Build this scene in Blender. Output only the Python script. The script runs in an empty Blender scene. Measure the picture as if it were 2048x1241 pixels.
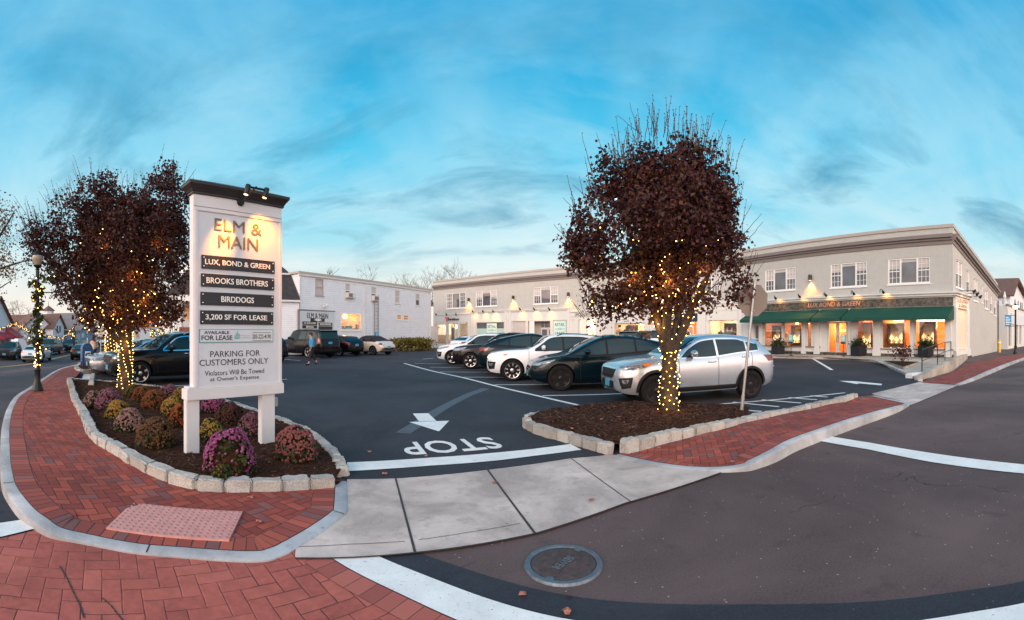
import bpy, bmesh, math, random
from mathutils import Vector, Matrix
from mathutils.bvhtree import BVHTree
random.seed(7)
R = math.radians
scn = bpy.context.scene
COL = scn.collection

# ---------------------------------------------------------------- camera
# a hand-held phone panorama: cylindrical projection, horizon at 54 % of the height
F, CX, HY, EYE = 900.0, 1024.0, 667.0, 1.65
cam = bpy.data.cameras.new('camera')
cam_ob = bpy.data.objects.new('camera', cam)
COL.objects.link(cam_ob)
cam.type = 'PANO'
cam.panorama_type = 'CENTRAL_CYLINDRICAL'
cam.central_cylindrical_range_u_min = -1024 / F
cam.central_cylindrical_range_u_max = 1024 / F
cam.central_cylindrical_range_v_min = -(1241 - HY) / F
cam.central_cylindrical_range_v_max = HY / F
cam.clip_start = 0.05
cam.clip_end = 2000
cam_ob.location = (0, 0, EYE)
cam_ob.rotation_euler = (R(90), 0, 0)
scn.camera = cam_ob

scn.render.engine = 'CYCLES'
scn.view_settings.view_transform = 'Standard'
scn.view_settings.look = 'None'
scn.view_settings.exposure = 0.65
scn.view_settings.gamma = 1.0
try:
    scn.cycles.use_denoising = True
    scn.cycles.max_bounces = 7
    scn.cycles.diffuse_bounces = 3
    scn.cycles.glossy_bounces = 3
    scn.cycles.transparent_max_bounces = 8
    scn.cycles.sample_clamp_indirect = 4.0
    scn.cycles.caustics_reflective = False
    scn.cycles.caustics_refractive = False
except Exception:
    pass

# ---------------------------------------------------------------- node helper
class NT:
    def __init__(s, tree):
        s.t = tree; s.n = tree.nodes; s.l = tree.links
    def new(s, typ, **kw):
        n = s.n.new(typ)
        for k, v in kw.items(): setattr(n, k, v)
        return n
    def put(s, sock, v):
        if isinstance(v, bpy.types.NodeSocket): s.l.new(v, sock)
        elif isinstance(v, (tuple, list)) and len(v) == 3 and sock.type == 'RGBA': sock.default_value = (*v, 1)
        else: sock.default_value = v
    def math(s, op, a, b=None, c=None, clamp=False):
        n = s.new('ShaderNodeMath', operation=op); n.use_clamp = clamp
        s.put(n.inputs[0], a)
        if b is not None: s.put(n.inputs[1], b)
        if c is not None: s.put(n.inputs[2], c)
        return n.outputs[0]
    def mix(s, f, a, b, blend='MIX'):
        n = s.new('ShaderNodeMix', data_type='RGBA', blend_type=blend)
        s.put(n.inputs[0], f); s.put(n.inputs[6], a); s.put(n.inputs[7], b)
        return n.outputs[2]
    def noise(s, vec, scale, detail=4, rough=.55, dist=0.0, dim='3D'):
        n = s.new('ShaderNodeTexNoise', noise_dimensions=dim)
        if vec is not None: s.l.new(vec, n.inputs['Vector'])
        n.inputs['Scale'].default_value = scale; n.inputs['Detail'].default_value = detail
        n.inputs['Roughness'].default_value = rough; n.inputs['Distortion'].default_value = dist
        return n.outputs[0]
    def ramp(s, f, pts, interp='LINEAR'):
        n = s.new('ShaderNodeValToRGB'); cr = n.color_ramp; cr.interpolation = interp
        while len(cr.elements) < len(pts): cr.elements.new(.5)
        for e, (p, c) in zip(cr.elements, pts):
            e.position = p; e.color = (*c, 1) if len(c) == 3 else c
        s.put(n.inputs[0], f)
        return n.outputs[0]
    def rng(s, v, a, b, c=0., d=1.):
        n = s.new('ShaderNodeMapRange'); s.put(n.inputs[0], v)
        for i, x in enumerate((a, b, c, d)): s.put(n.inputs[i + 1], x)
        return n.outputs[0]
    def sep(s, v):
        n = s.new('ShaderNodeSeparateXYZ'); s.l.new(v, n.inputs[0]); return n.outputs
    def comb(s, x, y, z=0.0):
        n = s.new('ShaderNodeCombineXYZ')
        for i, q in enumerate((x, y, z)): s.put(n.inputs[i], q)
        return n.outputs[0]
    def mapping(s, vec, scale=(1, 1, 1), rot=(0, 0, 0), loc=(0, 0, 0)):
        n = s.new('ShaderNodeMapping'); s.l.new(vec, n.inputs[0])
        n.inputs['Scale'].default_value = scale; n.inputs['Rotation'].default_value = rot
        n.inputs['Location'].default_value = loc
        return n.outputs[0]

# ---------------------------------------------------------------- sky and sun (dusk)
SUN_EL, SUN_AZ = R(7), R(205)          # low, behind and to the left of the camera
w = bpy.data.worlds.new('World'); scn.world = w; w.use_nodes = True
t = NT(w.node_tree); w.node_tree.nodes.clear()
tc = t.new('ShaderNodeTexCoord').outputs['Generated']
sx, sy, sz = t.sep(tc)
el = t.math('MAXIMUM', sz, 0.0)
front = t.ramp(el, [(0.0, (.66, .56, .49)), (.085, (.54, .54, .50)), (.20, (.25, .49, .56)), (.378, (.048, .365, .545)), (.58, (.0040, .235, .45)), (.8, (.003, .19, .42))])
back = t.ramp(el, [(0.0, (2.15, 1.42, 1.10)), (.10, (2.25, 1.66, 1.36)), (.30, (1.8, 1.54, 1.40)), (.6, (1.0, 1.05, 1.12)), (1.0, (.3, .5, .7))])  # unseen sky behind the camera, made warm and bright to light the facades
# streaky cloud sheet: direction projected onto a high flat layer
den = t.math('ADD', el, .22)
cv = t.comb(t.math('DIVIDE', sx, den), t.math('DIVIDE', sy, den), 0.0)
cvr = t.mapping(cv, scale=(.55, 1.0, 1), rot=(0, 0, R(32)))
n1 = t.noise(cvr, 1.35, 8, .58, .5)
n2 = t.noise(t.mapping(cv, scale=(.8, 1.5, 1), rot=(0, 0, R(24)), loc=(3.1, 1.7, 0)), 1.8, 8, .58, .5)
n3 = t.noise(t.mapping(cv, scale=(1.1, .35, 1), rot=(0, 0, R(-40)), loc=(7.3, 2.2, 0)), 1.1, 5, .5, .3)
light_f = t.math('MULTIPLY', t.rng(n1, .43, .64), .72)
light_c = t.ramp(el, [(0.0, (.66, .56, .48)), (.12, (.58, .60, .58)), (.35, (.33, .53, .60)), (.7, (.085, .36, .53))])
dark_f = t.math('MULTIPLY', t.math('MULTIPLY', t.rng(n2, .50, .70), t.rng(el, .10, .2)), t.math('MULTIPLY', t.rng(el, .72, .40), .88))
dark_c = t.ramp(el, [(0.0, (.32, .38, .41)), (.30, (.055, .24, .355)), (1, (.006, .17, .34))])
fc = t.mix(light_f, front, light_c)
fc = t.mix(t.math('MULTIPLY', t.rng(n3, .48, .68), .5), fc, light_c)
fc = t.mix(dark_f, fc, dark_c)
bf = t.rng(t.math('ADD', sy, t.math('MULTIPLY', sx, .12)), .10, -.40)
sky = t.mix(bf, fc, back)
nish = t.new('ShaderNodeTexSky', sky_type='NISHITA')
nish.sun_disc = False; nish.sun_elevation = SUN_EL; nish.sun_rotation = SUN_AZ
nm = t.mix(1.0, nish.outputs[0], (.006, .006, .006), 'MULTIPLY')
sky = t.mix(1.0, sky, nm, 'ADD')
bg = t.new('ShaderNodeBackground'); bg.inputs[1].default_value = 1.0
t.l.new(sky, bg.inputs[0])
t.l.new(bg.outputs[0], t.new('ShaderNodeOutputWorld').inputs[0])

sl = bpy.data.lights.new('sun', 'SUN'); sl.energy = .9; sl.angle = R(25); sl.color = (1.0, .80, .66)
so = bpy.data.objects.new('sun', sl); COL.objects.link(so)
so.rotation_euler = Vector((-math.sin(SUN_AZ) * math.cos(R(22)), -math.cos(SUN_AZ) * math.cos(R(22)), -math.sin(R(22)))).to_track_quat('-Z', 'Y').to_euler()

# ---------------------------------------------------------------- measuring: photo point -> world
def az(px): return (px - CX) / F
def G(px, py, z=0.0):
    d = (EYE - z) * F / (py - HY)
    a = az(px)
    return Vector((d * math.sin(a), d * math.cos(a), z))
def D(px, d, z=0.0):
    a = az(px)
    return Vector((d * math.sin(a), d * math.cos(a), z))

class Fr:
    """A vertical frame on the ground: s along A->B, n outwards (to the right of A->B), z up."""
    def __init__(s, A, B):
        s.A = Vector((A[0], A[1])); b = Vector((B[0], B[1])) - s.A
        s.len = b.length; s.u = b / s.len; s.nv = Vector((s.u.y, -s.u.x))
    def p(s, a, n, z):
        q = s.A + s.u * a + s.nv * n
        return Vector((q.x, q.y, z))
    def s(s, px, n=0.0):
        a = az(px); dx, dy = math.sin(a), math.cos(a)
        O = s.A + s.nv * n
        # O + t*u = k*(dx,dy)
        det = s.u.x * (-dy) + dx * s.u.y
        return (-O.x * (-dy) + dx * (-O.y)) / det
    def z(s, px, py, n=0.0):
        q = s.A + s.u * s.s(px, n) + s.nv * n
        return EYE - (py - HY) / F * q.length

# ---------------------------------------------------------------- object helpers
OFF = {}
def set_tag(o, label=None, cat=None, group=None, kind=None):
    if label: o['label'] = label
    if cat: o['category'] = cat
    if group: o['group'] = group
    if kind: o['kind'] = kind
    return o
def thing(name, label, cat, loc=(0, 0, 0), rz=0.0, group=None):
    o = bpy.data.objects.new(name, None); COL.objects.link(o)
    o.empty_display_size = .3
    o.location = loc; o.rotation_euler = (0, 0, rz)
    OFF[o] = Vector(loc)
    return set_tag(o, label, cat, group)
def link(name, me, parent=None):
    o = bpy.data.objects.new(name, me); COL.objects.link(o)
    if parent is not None: o.parent = parent
    return o
def copy_tree(o, parent=None):
    c = o.copy(); COL.objects.link(c); c.parent = parent
    OFF[c] = OFF.get(o, Vector((0, 0, 0)))
    for ch in list(o.children): copy_tree(ch, c)
    return c

class MB:
    def __init__(s): s.v = []; s.f = []; s.uv = {}; s.mi = []; s.col = None
    def add(s, vs, fs):
        b = len(s.v); s.v += [Vector(x) for x in vs]; s.f += [[b + i for i in f] for f in fs]; return s
    def quad(s, a, b, c, d): return s.add([a, b, c, d], [(0, 1, 2, 3)])
    def hexa(s, p):   # 8 points: bottom ring, top ring (ccw from above)
        return s.add(p, [(3, 2, 1, 0), (4, 5, 6, 7), (0, 1, 5, 4), (1, 2, 6, 5), (2, 3, 7, 6), (3, 0, 4, 7)])
    def box(s, lo, hi):
        x0, y0, z0 = lo; x1, y1, z1 = hi
        return s.hexa([(x0, y0, z0), (x1, y0, z0), (x1, y1, z0), (x0, y1, z0), (x0, y0, z1), (x1, y0, z1), (x1, y1, z1), (x0, y1, z1)])
    def fbox(s, fr, s0, s1, n0, n1, z0, z1):
        p = fr.p
        return s.hexa([p(s0, n1, z0), p(s1, n1, z0), p(s1, n0, z0), p(s0, n0, z0), p(s0, n1, z1), p(s1, n1, z1), p(s1, n0, z1), p(s0, n0, z1)])
    def prism(s, poly, z0, z1):
        n = len(poly); vs = [(p[0], p[1], z0) for p in poly] + [(p[0], p[1], z1) for p in poly]
        return s.add(vs, [tuple(range(n - 1, -1, -1)), tuple(range(n, 2 * n))] + [(i, (i + 1) % n, n + (i + 1) % n, n + i) for i in range(n)])
    def tube(s, path, r, n=8, caps=True):
        path = [Vector(p) for p in path]; m = len(path)
        rr = r if isinstance(r, (list, tuple)) else [r] * m
        vs = []; up = None
        for i, p in enumerate(path):
            d = (path[min(i + 1, m - 1)] - path[max(i - 1, 0)])
            d = d.normalized() if d.length > 1e-9 else Vector((0, 0, 1))
            if up is None: up = Vector((0, 0, 1)) if abs(d.z) < .9 else Vector((1, 0, 0))
            a = d.cross(up)
            if a.length < 1e-6: a = d.cross(Vector((0, 1, 0)))
            a.normalize(); b = d.cross(a).normalized(); up = b.cross(d) if False else up
            for k in range(n):
                t_ = 2 * math.pi * k / n
                vs.append(p + (a * math.cos(t_) + b * math.sin(t_)) * rr[i])
        fs = [(i * n + k, i * n + (k + 1) % n, (i + 1) * n + (k + 1) % n, (i + 1) * n + k) for i in range(m - 1) for k in range(n)]
        if caps: fs += [tuple(range(n - 1, -1, -1)), tuple(range((m - 1) * n, m * n))]
        return s.add(vs, fs)
    def lathe(s, prof, n=16, c=(0, 0, 0), M=None):
        c = Vector(c); vs = []
        for r, z in prof:
            for k in range(n):
                a = 2 * math.pi * k / n
                p = Vector((r * math.cos(a), r * math.sin(a), z))
                vs.append(c + (M @ p if M else p))
        m = len(prof)
        fs = [(i * n + k, i * n + (k + 1) % n, (i + 1) * n + (k + 1) % n, (i + 1) * n + k) for i in range(m - 1) for k in range(n)]
        fs += [tuple(range(n - 1, -1, -1)), tuple(range((m - 1) * n, m * n))]
        return s.add(vs, fs)
    def ball(s, c, r, seg=10, rings=6, sc=(1, 1, 1)):
        prof = [(max(1e-4, r * math.sin(math.pi * i / rings)), -r * math.cos(math.pi * i / rings)) for i in range(rings + 1)]
        return s.lathe(prof, seg, c, Matrix.Diagonal(Vector(sc)))
    def mesh(s, name, off=None):
        me = bpy.data.meshes.new(name)
        vs = s.v if off is None else [v - off for v in s.v]
        me.from_pydata([tuple(v) for v in vs], [], s.f)
        if s.uv:
            lay = me.uv_layers.new(name='UVMap')
            for poly in me.polygons:
                for li, vi in zip(poly.loop_indices, poly.vertices): lay.data[li].uv = s.uv.get(vi, (0, 0))
        if s.col is not None:
            at = me.attributes.new('rnd', 'FLOAT', 'FACE')
            at.data.foreach_set('value', s.col)
        me.update()
        return me
    def build(s, name, m, parent=None, smooth=None, bevel=0, label=None):
        off = None
        if parent is not None:
            off = OFF.get(parent)
        me = s.mesh(name, off)
        bm = bmesh.new(); bm.from_mesh(me)
        if bevel:
            es = [e for e in bm.edges if len(e.link_faces) == 2 and e.calc_face_angle(0) > .6]
            bmesh.ops.bevel(bm, geom=es, offset=bevel, segments=2, affect='EDGES', clamp_overlap=True)
        bmesh.ops.recalc_face_normals(bm, faces=bm.faces[:]) if s.col is None and len(s.f) < 20000 else None
        bm.to_mesh(me); bm.free()
        if smooth is not None:
            for p in me.polygons: p.use_smooth = True
            me.set_sharp_from_angle(angle=R(smooth))
        if m is not None: me.materials.append(m)
        o = link(name, me, parent)
        OFF[o] = off if off is not None else Vector((0, 0, 0))
        if label: o['label'] = label
        return o

def text(body, name, m, parent, fr, sc, zc, n, width=None, height=None, depth=.006, bold=0.0, shear=0.0, ground=None, align='CENTER'):
    """Lettering standing on a frame (or lying on the ground), centred at s=sc, z=zc; cap height = height."""
    cu = bpy.data.curves.new(name, 'FONT'); cu.body = body; cu.align_x = 'CENTER'; cu.align_y = 'CENTER'
    cu.size = 1; cu.offset = bold; cu.shear = shear; cu.resolution_u = 3; cu.extrude = .5
    o = bpy.data.objects.new(name, cu)
    me = bpy.data.meshes.new_from_object(o)
    bpy.data.objects.remove(o); bpy.data.curves.remove(cu)
    xs = [v.co.x for v in me.vertices]; ys = [v.co.y for v in me.vertices]
    x0, x1, y0, y1 = min(xs), max(xs), min(ys), max(ys)
    ky = height / (y1 - y0) if height else width / (x1 - x0)
    kx = width / (x1 - x0) if width else ky
    off = OFF.get(parent, Vector((0, 0, 0))) if parent else Vector((0, 0, 0))
    for v in me.vertices:
        a = (v.co.x - (x0 + x1) / 2) * kx; b = (v.co.y - (y0 + y1) / 2) * ky; c = (v.co.z + .5) * depth
        if ground: v.co = ground(a, b, c) - off
        else: v.co = fr.p(sc + a, n + c, zc + b) - off
    me.materials.clear(); me.materials.append(m)
    me.update()
    ob = link(name, me, parent); OFF[ob] = off
    return ob
# ---------------------------------------------------------------- materials
def mat(name, col, rough=.6, metal=0.0, var=.12, scale=6.0, bump=0.0, bscale=60, coat=0.0, spec=.5, emit=None, es=0.0, trans=0.0):
    m = bpy.data.materials.new(name); m.use_nodes = True
    t = NT(m.node_tree); b = t.n['Principled BSDF']
    b.inputs['Roughness'].default_value = rough; b.inputs['Metallic'].default_value = metal
    b.inputs['Specular IOR Level'].default_value = spec
    if coat: b.inputs['Coat Weight'].default_value = coat; b.inputs['Coat Roughness'].default_value = .04
    co = t.new('ShaderNodeTexCoord').outputs['Object']
    if var:
        n = t.noise(co, scale, 5, .6)
        c1 = tuple(max(0, c * (1 - var)) for c in col); c2 = tuple(min(1, c * (1 + var)) for c in col)
        t.l.new(t.ramp(n, [(.3, c1), (.7, c2)]), b.inputs['Base Color'])
    else: b.inputs['Base Color'].default_value = (*col, 1)
    if bump:
        bn = t.new('ShaderNodeBump'); bn.inputs['Strength'].default_value = bump; bn.inputs['Distance'].default_value = .01
        t.l.new(t.noise(co, bscale, 4, .6), bn.inputs['Height']); t.l.new(bn.outputs[0], b.inputs['Normal'])
    if emit:
        b.inputs['Emission Color'].default_value = (*emit, 1); b.inputs['Emission Strength'].default_value = es
    if trans: b.inputs['Transmission Weight'].default_value = trans
    return m
def no_mis(m):
    try: m.cycles.emission_sampling = 'NONE'
    except Exception: pass
    return m

def asphalt(name, c0, c1, speck, spec_amt, rough=.85, crack=True, patch=.35):
    m = bpy.data.materials.new(name); m.use_nodes = True
    t = NT(m.node_tree); b = t.n['Principled BSDF']
    co = t.new('ShaderNodeTexCoord').outputs['Object']
    big = t.noise(co, patch, 5, .6, .5)
    c = t.mix(t.rng(big, .38, .62), tuple(x * .82 for x in c0), tuple(x * 1.12 for x in c1))
    c = t.mix(t.math('MULTIPLY', t.rng(t.noise(t.mapping(co, scale=(1, .16, 1), rot=(0, 0, .55)), .9, 5, .6, .3), .48, .7), .35), c, tuple(x * 1.45 for x in c1))
    fine = t.noise(co, 55, 3, .7)
    c = t.mix(t.math('MULTIPLY', t.rng(fine, .35, .7), .45), c, tuple(x * 1.7 for x in c1))
    dk = t.noise(co, 3.3, 6, .65, .6)
    c = t.mix(t.math('MULTIPLY', t.rng(dk, .58, .72), .4), c, tuple(x * .55 for x in c0))
    v = t.new('ShaderNodeTexVoronoi', feature='F1'); t.l.new(co, v.inputs['Vector']); v.inputs['Scale'].default_value = 26
    sp = t.math('LESS_THAN', v.outputs['Distance'], .16)
    pick = t.math('GREATER_THAN', t.sep(v.outputs['Color'])[0], 1 - spec_amt)
    c = t.mix(t.math('MULTIPLY', t.math('MULTIPLY', sp, pick), .8), c, speck)
    # old dark gum and oil spots
    v2 = t.new('ShaderNodeTexVoronoi', feature='F1'); t.l.new(co, v2.inputs['Vector']); v2.inputs['Scale'].default_value = 2.1
    s2 = t.math('MULTIPLY', t.rng(v2.outputs['Distance'], .075, .045), t.math('GREATER_THAN', t.sep(v2.outputs['Color'])[1], .55))
    c = t.mix(t.math('MULTIPLY', s2, .55), c, tuple(x * .35 for x in c0))
    if crack:
        vc = t.new('ShaderNodeTexVoronoi', feature='DISTANCE_TO_EDGE'); vc.inputs['Scale'].default_value = .19
        wob = t.new('ShaderNodeTexNoise'); t.l.new(co, wob.inputs['Vector']); wob.inputs['Scale'].default_value = 1.5; wob.inputs['Detail'].default_value = 5
        vm = t.new('ShaderNodeVectorMath', operation='MULTIPLY_ADD'); t.l.new(wob.outputs['Color'], vm.inputs[0]); vm.inputs[1].default_value = (.9, .9, 0); t.l.new(co, vm.inputs[2])
        t.l.new(vm.outputs[0], vc.inputs['Vector'])
        ck = t.math('MULTIPLY', t.math('LESS_THAN', vc.outputs['Distance'], .0016), t.rng(t.noise(co, .6, 3), .5, .56))
        c = t.mix(t.math('MULTIPLY', ck, .75), c, (.006, .005, .005))
    t.l.new(c, b.inputs['Base Color']); b.inputs['Roughness'].default_value = rough; b.inputs['Specular IOR Level'].default_value = .3
    bn = t.new('ShaderNodeBump'); bn.inputs['Strength'].default_value = .5; bn.inputs['Distance'].default_value = .006
    t.l.new(t.noise(co, 90, 3, .7), bn.inputs['Height']); t.l.new(bn.outputs[0], b.inputs['Normal'])
    return m

def herringbone(name, bw, cols, mortar, rot, mt=.055, wear=.15, rough=.8, mcol_str=1.0, worn_mortar=0.0):
    """Real 2:1 herringbone worked out cell by cell; every brick gets its own tone."""
    m = bpy.data.materials.new(name); m.use_nodes = True
    t = NT(m.node_tree); b = t.n['Principled BSDF']
    co = t.new('ShaderNodeTexCoord').outputs['Object']
    wob = t.new('ShaderNodeTexNoise'); t.l.new(co, wob.inputs['Vector']); wob.inputs['Scale'].default_value = 9; wob.inputs['Detail'].default_value = 2
    vm = t.new('ShaderNodeVectorMath', operation='MULTIPLY_ADD'); t.l.new(wob.outputs['Color'], vm.inputs[0]); vm.inputs[1].default_value = (.012, .012, 0); t.l.new(co, vm.inputs[2])
    x, y, _ = t.sep(t.mapping(vm.outputs[0], scale=(1 / bw, 1 / bw, 1), rot=(0, 0, rot)))
    i = t.math('FLOOR', x); j = t.math('FLOOR', y)
    fx = t.math('SUBTRACT', x, i); fy = t.math('SUBTRACT', y, j)
    k = t.math('FLOORED_MODULO', t.math('SUBTRACT', i, j), 4.0)
    is1 = t.math('COMPARE', k, 1.0, .1); is2 = t.math('COMPARE', k, 2.0, .1); is3 = t.math('COMPARE', k, 3.0, .1)
    vert = t.math('ADD', is2, is3)
    hor = t.math('SUBTRACT', 1.0, vert)
    uu = t.math('ADD', t.math('MULTIPLY', hor, t.math('ADD', fx, is1)), t.math('MULTIPLY', vert, t.math('ADD', fy, is2)))
    vv = t.math('ADD', t.math('MULTIPLY', hor, fy), t.math('MULTIPLY', vert, fx))
    ed = t.math('MINIMUM', t.math('MINIMUM', uu, t.math('SUBTRACT', 2.0, uu)), t.math('MINIMUM', vv, t.math('SUBTRACT', 1.0, vv)))
    ii = t.math('SUBTRACT', i, is1); jj = t.math('ADD', t.math('SUBTRACT', j, is2), t.math('MULTIPLY', vert, .5))
    wn = t.new('ShaderNodeTexWhiteNoise', noise_dimensions='2D'); t.l.new(t.comb(ii, jj), wn.inputs[0])
    c = t.ramp(wn.outputs[0], cols)
    c = t.mix(t.math('MULTIPLY', t.rng(t.noise(co, 14, 5, .7), .3, .75), wear), c, tuple(q * 1.6 for q in cols[1][1]))
    c = t.mix(t.math('MULTIPLY', t.rng(t.noise(co, 1.6, 6, .65), .46, .68), .55), c, tuple(q * .62 for q in cols[0][1]))
    joint = t.rng(ed, mt, mt * .45)
    if worn_mortar: joint = t.math('MULTIPLY', joint, t.rng(t.noise(co, 1.3, 4, .6), .40, .58, 1 - worn_mortar, 1.0))
    c = t.mix(t.math('MULTIPLY', joint, mcol_str), c, mortar)
    t.l.new(c, b.inputs['Base Color']); b.inputs['Roughness'].default_value = rough; b.inputs['Specular IOR Level'].default_value = .35
    bn = t.new('ShaderNodeBump'); bn.inputs['Strength'].default_value = .7; bn.inputs['Distance'].default_value = .008
    h = t.math('ADD', t.rng(ed, 0.0, mt * 1.3), t.math('MULTIPLY', t.noise(co, 70, 3, .6), .3))
    t.l.new(h, bn.inputs['Height']); t.l.new(bn.outputs[0], b.inputs['Normal'])
    return m

def strip_brick(name, cols, mortar, length=.105, mt=.07):
    """Soldier course laid along a ribbon: the ribbon's own u is metres along it."""
    m = bpy.data.materials.new(name); m.use_nodes = True
    t = NT(m.node_tree); b = t.n['Principled BSDF']
    uv = t.new('ShaderNodeTexCoord').outputs['UV']; co = t.new('ShaderNodeTexCoord').outputs['Object']
    u, v, _ = t.sep(uv)
    q = t.math('DIVIDE', u, length); i = t.math('FLOOR', q); f = t.math('SUBTRACT', q, i)
    ed = t.math('MINIMUM', f, t.math('SUBTRACT', 1.0, f))
    ed2 = t.math('MINIMUM', v, t.math('SUBTRACT', 1.0, v))
    wn = t.new('ShaderNodeTexWhiteNoise', noise_dimensions='1D'); t.l.new(i, wn.inputs['W'])
    c = t.ramp(wn.outputs[0], cols)
    c = t.mix(t.math('MULTIPLY', t.rng(t.noise(co, 14, 5, .7), .3, .75), .15), c, tuple(x * 1.5 for x in cols[1][1]))
    joint = t.math('MAXIMUM', t.rng(ed, mt, mt * .4), t.rng(ed2, .035, .015))
    c = t.mix(joint, c, mortar)
    t.l.new(c, b.inputs['Base Color']); b.inputs['Roughness'].default_value = .8
    bn = t.new('ShaderNodeBump'); bn.inputs['Strength'].default_value = .6; bn.inputs['Distance'].default_value = .008
    t.l.new(t.math('MULTIPLY', joint, -1.0), bn.inputs['Height']); t.l.new(bn.outputs[0], b.inputs['Normal'])
    return m

def lines_mat(name, col, pitch, depth=.35, rough=.5, axis='Z', dark=.55, var=.06, brick=None):
    """Clapboards, shingles or painted brick courses: a saw-tooth height along one axis, in object space."""
    m = bpy.data.materials.new(name); m.use_nodes = True
    t = NT(m.node_tree); b = t.n['Principled BSDF']
    co = t.new('ShaderNodeTexCoord').outputs['Object']
    x, y, z = t.sep(co)
    q = t.math('DIVIDE', z, pitch); f = t.math('FRACT', q)
    n = t.noise(co, 2.5, 5, .6)
    c = t.ramp(n, [(.3, tuple(a * (1 - var) for a in col)), (.7, tuple(min(1, a * (1 + var)) for a in col))])
    h = t.math('SUBTRACT', 1.0, f)
    if brick:
        row = t.math('FLOOR', q)
        along = t.math('DIVIDE', t.math('ADD', t.math('MULTIPLY', x, .75), t.math('MULTIPLY', y, .75)), brick)
        g = t.math('FRACT', t.math('ADD', along, t.math('MULTIPLY', row, .5)))
        ed = t.math('MINIMUM', t.math('MULTIPLY', t.math('MINIMUM', f, t.math('SUBTRACT', 1.0, f)), pitch), t.math('MULTIPLY', t.math('MINIMUM', g, t.math('SUBTRACT', 1.0, g)), brick))
        h = t.rng(ed, .003, .011)
        wn = t.new('ShaderNodeTexWhiteNoise', noise_dimensions='2D'); t.l.new(t.comb(t.math('FLOOR', t.math('ADD', along, t.math('MULTIPLY', row, .5))), row), wn.inputs[0])
        c = t.mix(t.math('MULTIPLY', wn.outputs[0], .16), c, tuple(a * .8 for a in col))
        c = t.mix(t.rng(ed, .008, .003), c, tuple(a * dark for a in col))
    else:
        c = t.mix(t.rng(f, .90, .97), c, tuple(a * dark for a in col))
    t.l.new(c, b.inputs['Base Color']); b.inputs['Roughness'].default_value = rough
    bn = t.new('ShaderNodeBump'); bn.inputs['Strength'].default_value = depth; bn.inputs['Distance'].default_value = .02
    t.l.new(h, bn.inputs['Height']); t.l.new(bn.outputs[0], b.inputs['Normal'])
    return m

def concrete(name, col, stain=.5, rough=.85):
    m = bpy.data.materials.new(name); m.use_nodes = True
    t = NT(m.node_tree); b = t.n['Principled BSDF']
    co = t.new('ShaderNodeTexCoord').outputs['Object']
    c = t.mix(t.rng(t.noise(co, 1.1, 6, .65, .4), .38, .64), tuple(a * .66 for a in col), tuple(min(1, a * 1.25) for a in col))
    c = t.mix(t.math('MULTIPLY', t.rng(t.noise(co, 5, 6, .75), .52, .75), stain), c, tuple(a * .5 for a in col))
    c = t.mix(t.math('MULTIPLY', t.rng(t.noise(co, 60, 3, .7), .4, .8), .3), c, tuple(min(1, a * 1.35) for a in col))
    v = t.new('ShaderNodeTexVoronoi'); t.l.new(co, v.inputs['Vector']); v.inputs['Scale'].default_value = 6
    sp = t.math('MULTIPLY', t.rng(v.outputs['Distance'], .10, .05), t.math('GREATER_THAN', t.sep(v.outputs['Color'])[0], .72))
    c = t.mix(t.math('MULTIPLY', sp, .6), c, tuple(a * .3 for a in col))
    t.l.new(c, b.inputs['Base Color']); b.inputs['Roughness'].default_value = rough
    bn = t.new('ShaderNodeBump'); bn.inputs['Strength'].default_value = .35; bn.inputs['Distance'].default_value = .006
    t.l.new(t.noise(co, 70, 4, .7), bn.inputs['Height']); t.l.new(bn.outputs[0], b.inputs['Normal'])
    return m

def worn_paint(name, col):
    m = bpy.data.materials.new(name); m.use_nodes = True
    t = NT(m.node_tree); b = t.n['Principled BSDF']; co = t.new('ShaderNodeTexCoord').outputs['Object']
    c = t.mix(t.rng(t.noise(co, 3, 6, .7), .35, .7), tuple(x * .82 for x in col), col)
    c = t.mix(t.math('MULTIPLY', t.rng(t.noise(co, 45, 4, .8), .60, .70), .75), c, (.07, .065, .065))
    c = t.mix(t.math('MULTIPLY', t.rng(t.noise(co, 5, 7, .8, .5), .60, .72), .45), c, (.16, .15, .15))
    t.l.new(c, b.inputs['Base Color']); b.inputs['Roughness'].default_value = .75
    return m
def granite(name):
    m = bpy.data.materials.new(name); m.use_nodes = True
    t = NT(m.node_tree); b = t.n['Principled BSDF']
    co = t.new('ShaderNodeTexCoord').outputs['Object']
    a = t.new('ShaderNodeAttribute', attribute_name='rnd', attribute_type='GEOMETRY')
    c = t.ramp(a.outputs['Fac'], [(0, (.26, .245, .23)), (.4, (.40, .375, .34)), (.75, (.50, .47, .42)), (1, (.36, .37, .38))])
    c = t.mix(t.math('MULTIPLY', t.rng(t.noise(co, 70, 3, .8), .45, .62), .55), c, (.16, .15, .15))
    c = t.mix(t.math('MULTIPLY', t.rng(t.noise(co, 120, 2, .8), .52, .66), .5), c, (.68, .65, .60))
    c = t.mix(t.math('MULTIPLY', t.rng(t.noise(co, 7, 5, .7), .5, .72), .5), c, (.17, .14, .115))
    t.l.new(c, b.inputs['Base Color']); b.inputs['Roughness'].default_value = .85
    bn = t.new('ShaderNodeBump'); bn.inputs['Strength'].default_value = .9; bn.inputs['Distance'].default_value = .012
    t.l.new(t.noise(co, 38, 5, .7), bn.inputs['Height']); t.l.new(bn.outputs[0], b.inputs['Normal'])
    return m

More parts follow.
